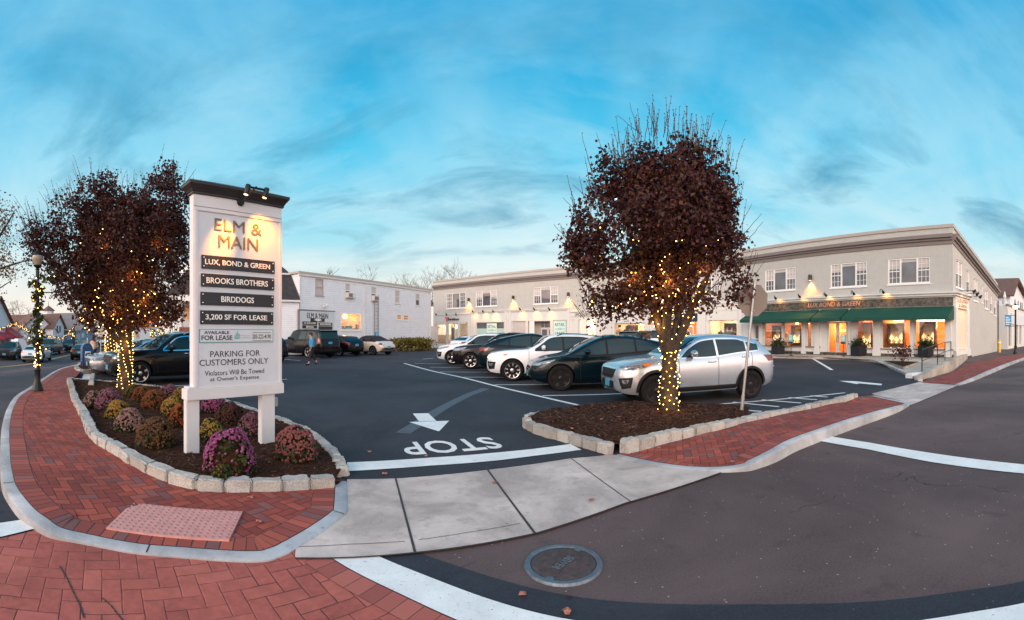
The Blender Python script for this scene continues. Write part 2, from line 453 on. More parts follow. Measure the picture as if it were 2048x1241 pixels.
def leaf_mat(name, stops, rough=.55, trans=.25):
    m = bpy.data.materials.new(name); m.use_nodes = True
    t = NT(m.node_tree); b = t.n['Principled BSDF']
    a = t.new('ShaderNodeAttribute', attribute_name='rnd', attribute_type='GEOMETRY')
    c = t.ramp(a.outputs['Fac'], stops)
    t.l.new(c, b.inputs['Base Color']); b.inputs['Roughness'].default_value = rough; b.inputs['Specular IOR Level'].default_value = .3
    tr = t.new('ShaderNodeBsdfTranslucent'); t.l.new(c, tr.inputs[0])
    mx = t.new('ShaderNodeMixShader'); mx.inputs[0].default_value = trans
    t.l.new(b.outputs[0], mx.inputs[1]); t.l.new(tr.outputs[0], mx.inputs[2])
    t.l.new(mx.outputs[0], t.n['Material Output'].inputs[0])
    return m

def glass_mat(name, tint=(.9, .92, .92), refl=.12, rough=.02):
    """Thin shop glazing: mostly clear, mirror-like towards grazing angles."""
    m = bpy.data.materials.new(name); m.use_nodes = True
    t = NT(m.node_tree); t.n.remove(t.n['Principled BSDF'])
    tr = t.new('ShaderNodeBsdfTransparent'); tr.inputs[0].default_value = (*tint, 1)
    gl = t.new('ShaderNodeBsdfGlossy'); gl.inputs['Roughness'].default_value = rough; gl.inputs[0].default_value = (1, 1, 1, 1)
    lw = t.new('ShaderNodeLayerWeight'); lw.inputs[0].default_value = .35
    f = t.math('ADD', t.math('MULTIPLY', lw.outputs['Fresnel'], .6), refl, clamp=True)
    mx = t.new('ShaderNodeMixShader'); t.l.new(f, mx.inputs[0])
    t.l.new(tr.outputs[0], mx.inputs[1]); t.l.new(gl.outputs[0], mx.inputs[2])
    t.l.new(mx.outputs[0], t.n['Material Output'].inputs[0])
    return m

def paint_mat(name, col, metal=.0, rough=.28):
    dark = max(col) < .1
    m = mat(name, col, rough, metal, var=.05, scale=3, coat=.32 if dark else 1.0, spec=.15 if dark else .5)
    return m

BR = [(0.0, (.19, .036, .027)), (.42, (.27, .051, .035)), (.74, (.38, .078, .046)), (.88, (.21, .074, .068)), (1.0, (.14, .062, .060))]
BX = [(0.0, (.265, .064, .049)), (.5, (.335, .083, .062)), (1.0, (.40, .113, .083))]
M = dict(
    road=asphalt('road_asphalt', (.062, .042, .041), (.100, .067, .064), (.42, .36, .33), .09),
    street=asphalt('street_asphalt', (.034, .032, .040), (.052, .047, .054), (.2, .2, .2), .08),
    lot=asphalt('lot_asphalt', (.014, .015, .020), (.031, .032, .039), (.22, .22, .24), .09, rough=.85, crack=False, patch=.3),
    tar=asphalt('fresh_asphalt', (.018, .021, .029), (.028, .031, .040), (.12, .12, .13), .04, crack=False),
    seal=mat('asphalt_seal', (.075, .085, .10), .75, var=.25),
    brick=herringbone('herringbone_brick', .1, BR, (.045, .022, .02), R(20)),
    soldier=strip_brick('soldier_brick', BR, (.05, .025, .022)),
    xbrick=herringbone('stamped_crosswalk', .125, BX, (.10, .034, .030), R(38), mt=.04, wear=.7, worn_mortar=.9),
    xsoldier=strip_brick('stamped_border', BX, (.10, .035, .032), .13, .03),
    white=worn_paint('road_paint', (.80, .79, .76)),
    yellow=mat('yellow_paint', (.62, .40, .12), .7, var=.15),
    kerb=concrete('granite_kerb', (.36, .365, .375), .6),
    kerb_face=concrete('kerb_face', (.40, .35, .29), .6),
    apron=concrete('apron_concrete', (.49, .405, .36), .85),
    paving=concrete('walk_concrete', (.42, .36, .30), .3),
    joint=mat('joint', (.04, .03, .025), .9),
    stone=granite('granite_block'),
    chips=leaf_mat('mulch_chips', [(0, (.018, .008, .005)), (.5, (.055, .022, .012)), (.85, (.075, .035, .02)), (1, (.14, .08, .05))], .95, 0.0),
    mulch=mat('mulch', (.043, .017, .010), 1.0, var=.75, scale=34, bump=1.0, bscale=42, spec=.1),
    tactile=mat('tactile_pad', (.55, .26, .23), .7, var=.12, scale=9),
    tactile_dot=mat('tactile_dome', (.38, .16, .15), .7),
    sign_white=mat('sign_paint', (.66, .645, .65), .45, var=.05, scale=2.5),
    sign_panel=mat('sign_panel', (.60, .625, .665), .5, var=.03),
    charcoal=mat('charcoal_paint', (.022, .023, .028), .45),
    bronze=mat('dark_bronze', (.035, .028, .028), .4, .3),
    copper=mat('green_copper', (.10, .17, .15), .5, var=.3),
    letter_white=mat('white_lettering', (.85, .82, .76), .5, var=0),
    letter_dark=mat('dark_lettering', (.03, .03, .035), .5, var=0),
    letter_brown=mat('bronze_lettering', (.20, .14, .09), .5, var=0),
    letter_grey=mat('grey_lettering', (.45, .48, .5), .5, var=0),
    teal=mat('teal_paint', (.05, .36, .32), .5, var=.03),
    mint=mat('mint_poster', (.55, .76, .70), .5, var=.03),
    metal=mat('galvanised_steel', (.42, .42, .43), .42, .8, var=.15, scale=14),
    signback=mat('sign_back', (.17, .14, .12), .55, .3, var=.12, scale=3),
    black=mat('black_metal', (.012, .011, .012), .38, .4),
    bark=mat('bark', (.038, .026, .019), .95, var=.5, scale=16, bump=1.0, bscale=30),
    bark_grey=mat('grey_bark', (.16, .12, .10), .95, var=.3, scale=8),
    twig=mat('twig', (.075, .045, .035), .9),
    wire=mat('wire', (.02, .025, .015), .7),
    bulb=no_mis(mat('warm_bulb', (1, .8, .45), .4, var=0, emit=(1.0, .50, .10), es=11)),
    bulb_far=no_mis(mat('warm_bulb_street', (1, .8, .45), .4, var=0, emit=(1.0, .52, .15), es=6)),
    red_leaf=leaf_mat('pear_leaf', [(0.0, (.022, .009, .011)), (.35, (.052, .018, .019)), (.62, (.095, .026, .024)), (.80, (.070, .034, .016)), (.92, (.13, .060, .014)), (1.0, (.19, .036, .025))]),
    yellow_leaf=leaf_mat('yellow_leaf', [(0.0, (.16, .09, .05)), (.4, (.26, .13, .06)), (.75, (.36, .19, .07)), (1.0, (.22, .06, .04))]),
    green_leaf=leaf_mat('green_leaf', [(0.0, (.015, .028, .010)), (.6, (.035, .055, .016)), (1.0, (.07, .07, .02))]),
    shrub_leaf=leaf_mat('shrub_leaf', [(0.0, (.05, .055, .010)), (.5, (.16, .14, .02)), (.8, (.26, .19, .03)), (1.0, (.14, .05, .02))]),
    pink_leaf=leaf_mat('cordyline_leaf', [(0.0, (.05, .01, .02)), (.5, (.16, .02, .05)), (1.0, (.30, .05, .10))]),
    wall=lines_mat('painted_brick', (.50, .485, .45), .075, .35, .6, brick=.215, dark=.86),
    trim=mat('trim_white', (.66, .645, .615), .5, var=.03),
    taupe=mat('taupe_trim', (.20, .165, .155), .5, var=.05),
    taupe_light=mat('taupe_light', (.42, .38, .345), .5, var=.05),
    clap=lines_mat('white_clapboard', (.75, .76, .80), .16, .6, .5, dark=.62),
    shingle=lines_mat('dark_shingle', (.040, .036, .040), .17, .6, .85, dark=.4, var=.35, brick=.3),
    brown_roof=lines_mat('brown_shingle', (.16, .085, .065), .17, .5, .85, dark=.6, var=.25, brick=.3),
    brickwall=lines_mat('red_brick', (.22, .075, .06), .075, .5, .8, brick=.215, dark=.6),
    win=mat('window_glass', (.10, .10, .115), .04, .0, var=.5, scale=.7, spec=1.0),
    blind=mat('window_blind', (.52, .47, .45), .7, var=.06),
    winfr=mat('window_frame', (.80, .79, .77), .45, var=.02),
    glass=glass_mat('shop_glass', refl=.05),
    frost=mat('frosted_film', (.42, .58, .54), .3, var=.05),
    green=mat('green_canvas', (.004, .062, .040), .75, var=.12, scale=4),
    marble=mat('dark_marble', (.085, .075, .062), .25, var=.9, scale=5),
    gold=mat('gilt_letter', (.62, .33, .22), .35, .3, var=0),
    warm_wall=mat('warm_interior', (.74, .36, .13), .7, var=.1),  # as a window pane colour it stands in for lit rooms
    pale_wall=mat('pale_interior', (.75, .60, .45), .7, var=.05),
    wood=mat('warm_wood', (.26, .12, .05), .5, var=.3),
    floor_in=mat('shop_floor', (.25, .17, .10), .4),
    glow=no_mis(mat('lamp_pane_glow', (1, .9, .7), .5, var=0, emit=(1.0, .70, .36), es=3.2)),
    sparkle=no_mis(mat('jewel_sparkle', (1, .9, .7), .3, var=0, emit=(1.0, .70, .34), es=1.0)),  # emission paints the sparkle on to jewellery that is no lamp
    lampglass=no_mis(mat('lamp_glass', (1, .9, .7), .3, var=0, emit=(1.0, .62, .22), es=4.0)),
    dimglass=mat('lantern_glass', (.30, .26, .20), .2, var=0),
    neon=no_mis(mat('green_neon', (.1, .9, .5), .4, var=0, emit=(.03, .75, .30), es=1.6)),
    cloth=mat('dark_cloth', (.015, .014, .018), .85, var=.3, scale=12),
    planter=mat('planter', (.012, .012, .016), .5),
    redaw=mat('red_awning', (.42, .035, .06), .7),
    blue_sign=mat('blue_banner', (.02, .30, .58), .5, var=.04),
    mail=mat('mailbox_blue', (.008, .07, .20), .35, var=.05, coat=.3),
    orange=mat('cone_orange', (.80, .12, .03), .5),
    tyre=mat('tyre', (.010, .009, .010), .85, var=.2, spec=.2),
    rim_silver=mat('alloy', (.55, .54, .55), .28, .9, var=.05),
    rim_black=mat('black_alloy', (.012, .011, .012), .3, .0, var=.05, spec=.35),
    trimblack=mat('black_plastic', (.010, .009, .010), .55, var=.1, spec=.25),
    carglass=mat('car_glass', (.008, .026, .032), .02, 0, var=0, spec=.42),
    chrome=mat('chrome', (.7, .7, .72), .12, 1.0, var=0),
    headlamp=mat('headlamp', (.20, .22, .25), .08, .3, var=.85, scale=13, coat=1.0),
    amber=mat('amber_lens', (.70, .16, .03), .15, var=.1, coat=1.0),
    tail=mat('tail_lens', (.16, .005, .008), .15, var=.2, scale=14, coat=.3),
    tail_on=no_mis(mat('tail_lens_lit', (.5, .02, .02), .2, var=0, emit=(1.0, .06, .05), es=1.6)),
    head_on=no_mis(mat('headlamp_lit', (1, .9, .7), .2, var=0, emit=(1.0, .62, .30), es=1.8)),
    plate=mat('plate', (.06, .32, .48), .4, var=.3, scale=15),
    skin=mat('skin', (.50, .27, .20), .55, var=.05),
    hair=mat('dark_hair', (.022, .014, .011), .7),
    shirt=mat('blue_shirt', (.015, .26, .50), .8, var=.15, scale=12),
    cream=mat('cream_top', (.62, .50, .38), .85, var=.1),
    jeans=mat('jeans', (.018, .035, .09), .85, var=.2),
)
# ---------------------------------------------------------------- ground and paving
from mathutils.geometry import tessellate_polygon
def smooth_line(pts, n=6):
    pts = [Vector(p) for p in pts]; out = []
    for i in range(len(pts) - 1):
        p0 = pts[max(i - 1, 0)]; p1 = pts[i]; p2 = pts[i + 1]; p3 = pts[min(i + 2, len(pts) - 1)]
        for k in range(n):
            u = k / n
            out.append(.5 * ((2 * p1) + (p2 - p0) * u + (2 * p0 - 5 * p1 + 4 * p2 - p3) * u * u + (3 * p1 - p0 - 3 * p2 + p3) * u ** 3))
    out.append(pts[-1]); return out
def resample(pts, step):
    out = [pts[0].copy()]; acc = 0.0
    for a, b in zip(pts, pts[1:]):
        L = (b - a).length; d = step - acc
        while d <= L and L > 1e-9:
            out.append(a.lerp(b, d / L)); d += step
        acc = L - (d - step)
    if (out[-1] - pts[-1]).length > step * .3: out.append(pts[-1].copy())
    return out
def offset(pts, d):
    out = []
    for i, p in enumerate(pts):
        tg = pts[min(i + 1, len(pts) - 1)] - pts[max(i - 1, 0)]; tg.z = 0; tg.normalize()
        q = Vector((p.x - tg.y * d, p.y + tg.x * d, p.z))
        if abs(d) > .1 and out and (q - out[-1]).to_2d().dot(tg.to_2d()) < 0: q = out[-1].copy()
        out.append(q)
    return out
def dedup(ps):
    out = [ps[0]]
    for p in ps[1:]:
        if (p - out[-1]).length > .004: out.append(p)
    return out
def struct(o, kind='structure'): o['kind'] = kind; return o
def sheet(name, pts, m, z=None, kind='structure', parent=None, fine=False):
    if fine:   # a gently ramped surface: subdivided, heights blended from its whole rim
        rim = [Vector(p) for p in pts]; bm = bmesh.new(); vs = [bm.verts.new(p) for p in rim]
        for tri in tessellate_polygon([rim]):
            try: bm.faces.new([vs[i] for i in tri])
            except ValueError: pass
        for _ in range(7):
            es = [e for e in bm.edges if e.calc_length() > .35]
            if not es: break
            bmesh.ops.subdivide_edges(bm, edges=es, cuts=1); bmesh.ops.triangulate(bm, faces=bm.faces[:])
        for v in bm.verts:
            ws = [(1 / (((v.co.x - p.x) ** 2 + (v.co.y - p.y) ** 2) ** 1.5 + 1e-7), p.z) for p in rim]
            v.co.z = sum(a * b for a, b in ws) / sum(a for a, b in ws)
        bmesh.ops.recalc_face_normals(bm, faces=bm.faces[:])
        if sum(f.normal.z for f in bm.faces) < 0: bmesh.ops.reverse_faces(bm, faces=bm.faces[:])
        for f in bm.faces: f.smooth = True
        me = bpy.data.meshes.new(name); bm.to_mesh(me); bm.free(); me.materials.append(m); o = link(name, me); OFF[o] = Vector((0, 0, 0)); o['kind'] = kind
        return o
    pts = [Vector((p[0], p[1], p[2] if z is None else z)) for p in pts]
    mb = MB(); mb.v = pts
    for tri in tessellate_polygon([pts]):
        a, b, c = (pts[i] for i in tri)
        n = (b - a).cross(c - a)
        mb.f.append(list(tri) if n.z > 0 else list(reversed(tri)))
    mb.col = [0.0] * len(mb.f)
    o = mb.build(name, m, parent)
    if kind and parent is None: o['kind'] = kind
    return o
def ribbon(name, line, d0, d1, m, dz=0.0, kind='structure', parent=None):
    a = offset(line, d0); b = offset(line, d1); mb = MB(); u = 0.0
    for i, (p, q) in enumerate(zip(a, b)):
        if i: u += (line[i] - line[i - 1]).length
        mb.v += [p + Vector((0, 0, dz)), q + Vector((0, 0, dz))]
        mb.uv[2 * i] = (u, 0); mb.uv[2 * i + 1] = (u, 1)
    for i in range(len(line) - 1): mb.f.append([2 * i, 2 * i + 1, 2 * i + 3, 2 * i + 2])
    o = mb.build(name, m, parent)
    for p in o.data.polygons:
        if p.normal.z < 0: p.flip()
    if kind and parent is None: o['kind'] = kind
    return o
def kerb(name, line, wdt, m, side=1, base=-.5):
    """Granite kerb: top strip plus the face down to the road, chamfered arris."""
    a = line; b = offset(line, wdt * side); c = offset(line, .015 * side); mb = MB()
    for p, q, e in zip(a, b, c):
        mb.v += [Vector((p.x, p.y, base)), Vector((p.x, p.y, p.z - .012)), e, q, Vector((q.x, q.y, base))]
    n = 5
    for i in range(len(line) - 1):
        for k in range(n - 1): mb.f.append([i * n + k, i * n + k + 1, (i + 1) * n + k + 1, (i + 1) * n + k])
    mb.f += [list(range(n)), list(range(len(line) * n - n, len(line) * n))]
    return struct(mb.build(name, m, smooth=40))

# one base sheet of old road asphalt out to the horizon
def sstep(t): t = max(0., min(1., t)); return t * t * (3 - 2 * t)
def hterr(x, y):      # the main street drops away beyond the crossing
    u = -.63 * x + .777 * y; v = .777 * x + .63 * y
    return -.75 * sstep((u - 11) / 24) * sstep((-v - 6.9) / 2.2)
def Gt(px, py):
    z = 0.0
    for _ in range(30):
        p = G(px, py, z); z = .5 * z + .5 * hterr(p.x, p.y)
    return Vector((p.x, p.y, z))
g = MB()
gx = [-700, -300, -150, -100] + [-80 + 2 * i for i in range(46)] + [20, 40, 100, 300, 700]; gy = [-700, -200, -60, -20, -8] + [2 * i for i in range(46)] + [110, 150, 300, 900]
g.v = [Vector((x, y, hterr(x, y) - (.35 if hterr(x, y) < -.01 else 0) * 0)) for x in gx for y in gy]
ny = len(gy)
g.f = [[i * ny + j, (i + 1) * ny + j, (i + 1) * ny + j + 1, i * ny + j + 1] for i in range(len(gx) - 1) for j in range(ny - 1)]
struct(g.build('road', M['road'], smooth=60))
g = MB(); us = [0, 3] + [4 + i for i in range(36)] + [45, 55, 70, 100, 150, 200]; vs_ = [-22, -18, -15, -12, -11, -10, -9.5, -9, -8.5, -8, -7.5, -7, -6.5, -6, -5, -3.8]
for u in us:
    for v in vs_:
        if u < 14: v = min(v, -3.8 - .0 * u)
        if u < 6: v = v * .9
        x = -.63 * u + .777 * v; y = .777 * u + .63 * v
        g.v.append(Vector((x, y, hterr(x, y) + .006)))
nv_ = len(vs_)
g.f = [[i * nv_ + j, (i + 1) * nv_ + j, (i + 1) * nv_ + j + 1, i * nv_ + j + 1] for i in range(len(us) - 1) for j in range(nv_ - 1)]
st_ = struct(g.build('street', M['street'], smooth=60))
for p in st_.data.polygons:
    if p.normal.z < 0: p.flip()
lotp = [G(690, 961), G(800, 958), G(975, 941), G(1140, 918), G(1225, 909), G(1300, 900), G(1500, 842), G(1720, 793), G(1745, 790), G(1843, 765), (22, 14.2), (30, 60), (0, 90), (-45, 60), (-24, 22), (-14.2, 11.5), G(160, 748), G(141, 768), G(300, 800), G(560, 870)]
sheet('parking_lot', lotp, M['lot'], .008)

# ---- left brick sidewalk with its granite kerb
kc = [(161, 726, .12), (150, 730, .12), (116, 739, .12), (85, 757, .12), (58, 775, .12), (31, 792, .12), (14.5, 816, .12), (6, 842, .12), (2, 868, .12), (0, 918, .12), (2, 948, .12), (9, 976, .11), (38, 1018, .10), (68, 1043, .08),
      (102, 1066, .055), (167, 1083, .035), (267, 1103, .03), (369, 1112, .03), (513, 1120, .03), (560, 1110, .03), (591, 1095, .03), (649, 1059, .03), (691, 1026, .03), (695, 1012, .03), (694, 963, .03)]
line = smooth_line([G(*p) for p in kc], 5)
kerb('kerb', line, .125, M['kerb'], 1)
ribbon('soldier_course', line, .128, .35, M['soldier'], .002)
inner_in = [(684, 960, .03), (668, 972, .03), (598, 977, .03), (478, 981, .03), (403, 978, .035), (349, 965, .05), (284, 936, .08), (239, 908, .10), (188, 877, .12), (169, 835, .12), (150, 802, .12), (142.6, 777.5, .12), (138, 762, .12), (148, 757, .12), (160, 745, .12), (164, 733, .12)]
bed_edge = smooth_line([G(*p) for p in inner_in], 4)
sheet('sidewalk', dedup(offset(line, .345)[2:]) + bed_edge, M['brick'], fine=True)
mb = MB()
for p in bed_edge[-14:]: pass
# kerb joints: a thin dark line every two metres
jl = resample(line, 1.9)
mb = MB(); lo = offset(jl, .002); li = offset(jl, .123)
for a, b, q in list(zip(lo, li, jl))[1:-1]:
    d = (b - a).normalized(); n = Vector((-d.y, d.x, 0)) * .006
    u = Vector((0, 0, .002))
    mb.quad(a - n + u, a + n + u, b + n + u, b - n + u)
struct(mb.build('kerb_joints', M['joint']))

# ---- tactile pad on the ramp
zt = .036
tp = [G(212, 1059, zt), G(458, 1083, zt), G(485, 1026, zt), G(265, 1008, zt)]
pad = thing('tactile_pad', 'pale red tactile paving pad with raised domes set into the brick corner ramp', 'tactile pad', tp[0])
mb = MB(); mb.prism([(p.x, p.y) for p in tp], .02, .048); mb.build('plate', M['tactile'], pad)
mb = MB()
for i in range(18):
    for j in range(10):
        u = (i + .5) / 18; v = (j + .5) / 10
        p = tp[0].lerp(tp[1], u).lerp(tp[3].lerp(tp[2], u), v)
        mb.lathe([(.014, 0), (.010, .006), (.001, .0075)], 8, (p.x, p.y, .048))
dm = mb.build('domes', M['tactile_dot'], pad); dm['kind'] = 'stuff'

# ---- crosswalk of stamped red asphalt and its white borders
far_edge = smooth_line([G(705, 1090), G(760, 1118), G(860, 1159), G(990, 1207), G(1120, 1241), G(1500, 1263), G(1875, 1241), G(2048, 1211), G(2160, 1180), G(2350, 1100)], 5)
fe = far_edge
near = offset(fe, -.27)
xw = [G(82, 1060)] + [Vector((p.x, p.y, 0)) for p in line[5 * 14:5 * 20 + 1:2]] + [G(592, 1105), G(659, 1122)] + [Vector((p.x, p.y, 0)) for p in near[1:]] + [Vector((1.6, -1.8, 0)), Vector((-3, -2.5, 0)), Vector((-7, 0, 0)), G(0, 1079)]
sheet('crosswalk', xw, M['xbrick'], .0075)
ribbon('crosswalk_border', [Vector((p.x, p.y, 0)) for p in fe], -.27, -.46, M['xsoldier'], .0105)
ribbon('crosswalk_line', [Vector((p.x, p.y, 0)) for p in fe], 0, -.27, M['white'], .0135)
ribbon('asphalt_strip', [Vector((p.x, p.y, 0)) for p in far_edge[4:]], 0.0, .24, M['tar'], .004)
sheet('crosswalk_line', [G(-60, 1058), G(51, 1043), G(84, 1058), G(0, 1079), G(-60, 1092)], M['white'], .018)
sheet('asphalt_strip', [G(-60, 980), G(4, 985), G(60, 1046), G(0, 1060), G(-60, 1070)], M['tar'], .008)

mb = MB(); crnd = random.Random(6)
for cp in ([(118, 1136), (132, 1160), (146, 1186), (160, 1212), (172, 1241)], [(205, 1200), (222, 1216), (236, 1232), (250, 1250)]):
    cl = [G(x + crnd.uniform(-3, 3), y, .0) for x, y in cp]; cl = smooth_line(cl, 5); ca = offset(cl, .006); cb_ = offset(cl, -.006)
    for k in range(len(cl) - 1):
        w0, w1 = (crnd.uniform(.4, 1.3) for _ in range(2)); u = Vector((0, 0, .011))
        mb.quad(cl[k].lerp(ca[k], w0) + u, cl[k + 1].lerp(ca[k + 1], w1) + u, cl[k + 1].lerp(cb_[k + 1], w1) + u, cl[k].lerp(cb_[k], w0) + u)
struct(mb.build('crosswalk_crack', M['joint']))
# ---- concrete driveway aprons
ap = [G(694, 962), G(800, 960), G(975, 943), G(1140, 920), G(1225, 912), G(1300, 930), G(1365, 938), G(1432, 943), G(1442, 949), G(1250, 1010), G(1075, 1070), G(830, 1110), G(650, 1122), G(590, 1121), G(592, 1096), G(649, 1060), G(692, 1027)]
sheet('driveway_apron', ap, M['apron'], .016)
def joint(a, b, wd=.012, z=.020, m='joint'):
    a = Vector((a.x, a.y, z)); b = Vector((b.x, b.y, z)); d = (b - a).normalized(); n = Vector((-d.y, d.x, 0)) * wd / 2
    return [a - n, b - n, b + n, a + n]
mb = MB()
for a, b, wd in [(G(791, 960), G(830, 1110), .020), (G(975, 943), G(1070, 1072), .022), (G(1142, 920), G(1262, 1008), .012)]:
    mb.quad(*joint(a, b, wd))
jl = [G(592, 1099), G(700, 1094), G(810, 1088)]; 
for p, q in zip(jl, jl[1:]): mb.quad(*joint(p, q, .006))
jl = [G(838, 1085), G(930, 1071), G(1040, 1052)]
for p, q in zip(jl, jl[1:]): mb.quad(*joint(p, q, .006))
jl = [G(590, 1122), G(830, 1111), G(1075, 1071), G(1250, 1011), G(1442, 949)]
for p, q in zip(jl, jl[1:]): mb.quad(*joint(p, q, .018))
struct(mb.build('apron_joints', M['joint']))
sheet('driveway_apron', [G(1743, 789), G(1751, 792), G(1800, 803), G(1822, 812), G(1919, 771), G(1845, 764)], M['apron'], .016)

# ---- right brick sidewalk
kr = [(1225, 913, .02), (1303, 930, .02), (1366, 938.5, .02), (1432, 941, .03), (1490, 934, .06), (1515, 924, .09), (1552, 905, .13), (1593, 882, .15), (1643, 863, .155), (1718, 837, .155), (1788, 817, .12), (1812, 811, .06), (1819, 807, .03), (1800, 802, .03), (1751, 791.5, .03)]
line2 = smooth_line([G(*p) for p in kr], 6)
kerb('kerb', line2, .13, M['kerb'], 1)
bb = [(1717, 794, .13), (1660, 809, .13), (1573, 827.5, .13), (1506, 842, .12), (1411, 867, .09), (1341, 885.5, .05), (1254, 908, .025)]
block_base = [G(*p) for p in bb]
ribbon('soldier_course', line2[:6 * 11], .135, .36, M['soldier'], .002)
sheet('sidewalk', dedup(offset(line2, .132)) + block_base, M['brick'], fine=True)

# ---- brick walk further along, beside the shop
kf = [G(1919, 770, .03), G(1950, 757, .08), G(1985, 741, .12), G(2020, 727, .12), G(2048, 717, .12), G(2085, 706, .12), G(2120, 698, .12)]
lf = smooth_line(kf, 4)
kerb('kerb', lf, .16, M['kerb'], 1)
sheet('sidewalk', offset(lf, .16) + [G(2110, 693, .12), G(2048, 708, .12), G(2001, 714, .12), G(1973, 722, .12), G(1938, 727, .12), G(1906, 744, .08), G(1843, 765, .03)], M['brick'])

# ---- painted markings
def mark(pts, m='white', z=.014): return sheet('road_marking', pts, M[m], z)
mark([G(694, 927.5), G(780, 923.5), G(860, 918), G(990, 908), G(1070, 900), G(1141, 890.5), G(1163, 902), G(1070, 914), G(990, 924), G(860, 934), G(780, 940), G(696, 945)])
mark([G(825.6, 829), G(856.4, 828.3), G(873, 844), G(838, 844.6)])
mark([G(818, 846), G(898.4, 843.5), G(878, 865)])
A = G(1007, 886); B = G(795, 901); ux = (B - A).normalized(); uy = Vector((-ux.y, ux.x, 0)); Cc = G(902, 894)
o = text('STOP', 'road_marking', M['white'], None, None, 0, 0, 0, width=1.42, height=.70, depth=.004, bold=.012, ground=lambda a, b, c: Cc + ux * a + uy * b + Vector((0, 0, .012 + c)))
o['kind'] = 'structure'
mark([G(1641, 884), G(1664, 875), G(1738, 887), G(1862, 908), G(2048, 931), G(2120, 938), G(2120, 957), G(2045, 949), G(1862, 926), G(1738, 901)], z=.010)
def lineseg(a, b, wd=.1, z=.013, m='white'):
    d = (b - a).normalized(); n = Vector((-d.y, d.x, 0)) * wd / 2
    return sheet('road_marking', [a - n, b - n, b + n, a + n], M[m], z)
ll = [G(808, 727.5), G(860, 742), G(926, 756.5), G(1000, 775.5), G(1079, 794), G(1193, 820)]
for a, b in zip(ll, ll[1:]): pass
ribbon('road_marking', [Vector((p.x, p.y, 0)) for p in smooth_line(ll, 4)], -.06, .06, M['white'], .013)
for x, y in [(.80, 11.75), (-.54, 14.27), (-1.81, 16.66), (-3.03, 18.8), (-3.93, 21.3), (-5.2, 23.75)]:
    lineseg(Vector((x, y, 0)), Vector((x + 5.4, y + .14, 0)), .1, .016)
lineseg(G(1531, 714), G(1545.6, 733), .16); lineseg(G(1624.7, 717.5), G(1664, 741), .16)
mark([G(1678, 763), G(1707, 763.5), G(1764, 769), G(1763, 772), G(1718, 768), G(1714, 769.5)], z=.013)
lineseg(G(1352, 815), G(1690, 787), .1)
for a, b in [((1384, 812.5), (1523, 825)), ((1466, 806), (1558, 815.5)), ((1523, 801.4), (1602, 808)), ((1577, 797), (1634, 801.4)), ((1621, 793.4), (1655, 796))]:
    lineseg(G(*a), G(*b), .09, .017)
# left stalls, next to the mailbox bed
mark([G(169, 746), G(187, 746), G(179, 762), G(162, 763)])
for (x, y) in [(-11.9, 8.3), (-10.86 - .3, 10.42 - .6), (-9.2, 8.4)]:
    pass
sd = Vector((.43, .90, 0))
for px, py in [(190, 769), (262, 767)]:
    a = G(px, py); lineseg(a - sd * .2, a + sd * 5.0, .09)
lineseg(G(330, 774), G(330, 774) + sd * 4.6, .09)
for px, py in [(600, 722), (640, 717.5), (700, 712.5), (770, 708.5)]:
    a = G(px, py); lineseg(a, a + Vector((-.88, .48, 0)) * 5, .1)
lineseg(G(846, 719), G(868, 717.5), .12)
# pale seal strip that runs across the lot
sp = smooth_line([G(972, 778), G(935, 792), G(895, 812), G(868, 828), G(842, 845), G(806, 868)], 4)
ribbon('asphalt_seal', [Vector((p.x, p.y, 0)) for p in sp], -.13, .13, M['seal'], .0105)
# yellow centre line of the street
ya = Gt(-30, 737); yb = Gt(137, 711); yd = (yb - ya); yd.z = 0; yd.normalize()
yl = [ya + yd * k for k in range(-3, 45)]
yl = [Vector((p.x, p.y, hterr(p.x, p.y) + .012)) for p in yl]
for k in (-.12, .12): ribbon('road_marking', offset(yl, k), -.06, .06, M['yellow'])

# ---- manhole cover
mc = G(1127, 1131)
mh = thing('manhole_cover', 'round cast iron sewer manhole cover set flush in the brown road', 'manhole cover', mc)
iron = mat('cast_iron', (.085, .06, .058), .6, .3, var=.35, scale=20, bump=.6, bscale=120)
ringm = mat('worn_iron', (.13, .155, .18), .5, .5, var=.3, scale=25)
mb = MB(); mb.lathe([(.232, .0), (.232, .012), (.228, .014), (.001, .014)], 40, mc); mb.build('lid', iron, mh, smooth=30)
mb = MB()
pr = [(.236, .001), (.236, .015), (.240, .019), (.272, .019), (.280, .010), (.282, .001)]
n = 48
for r_, z_ in pr:
    for k in range(n):
        a = 2 * math.pi * k / n; mb.v.append(mc + Vector((r_ * math.cos(a), r_ * math.sin(a), z_)))
for i in range(len(pr) - 1):
    for k in range(n): mb.f.append([i * n + k, i * n + (k + 1) % n, (i + 1) * n + (k + 1) % n, (i + 1) * n + k])
for a in (.95, 4.2):
    mb.lathe([(.03, .012), (.03, .0192), (.001, .0192)], 12, mc + Vector((.232 * math.cos(a), .232 * math.sin(a), 0)))
mb.build('rim', ringm, mh, smooth=30)
mb = MB()
for i in range(-14, 15):
    for j in range(-14, 15):
        x = i * .0165; y = j * .0165
        if x * x + y * y < .2 ** 2: mb.box((mc.x + x - .004, mc.y + y - .004, .014), (mc.x + x + .004, mc.y + y + .004, .0165))
st = mb.build('studs', iron, mh); st['kind'] = 'stuff'
A = G(1142, 1118); B = G(1107, 1142); ux2 = (B - A).normalized(); uy2 = Vector((-ux2.y, ux2.x, 0))
text('SEWER', 'lettering', ringm, mh, None, 0, 0, 0, width=.20, height=.062, depth=.006, bold=.01, ground=lambda a, b, c: mc + ux2 * a + uy2 * b + Vector((0, 0, .014 + c)))

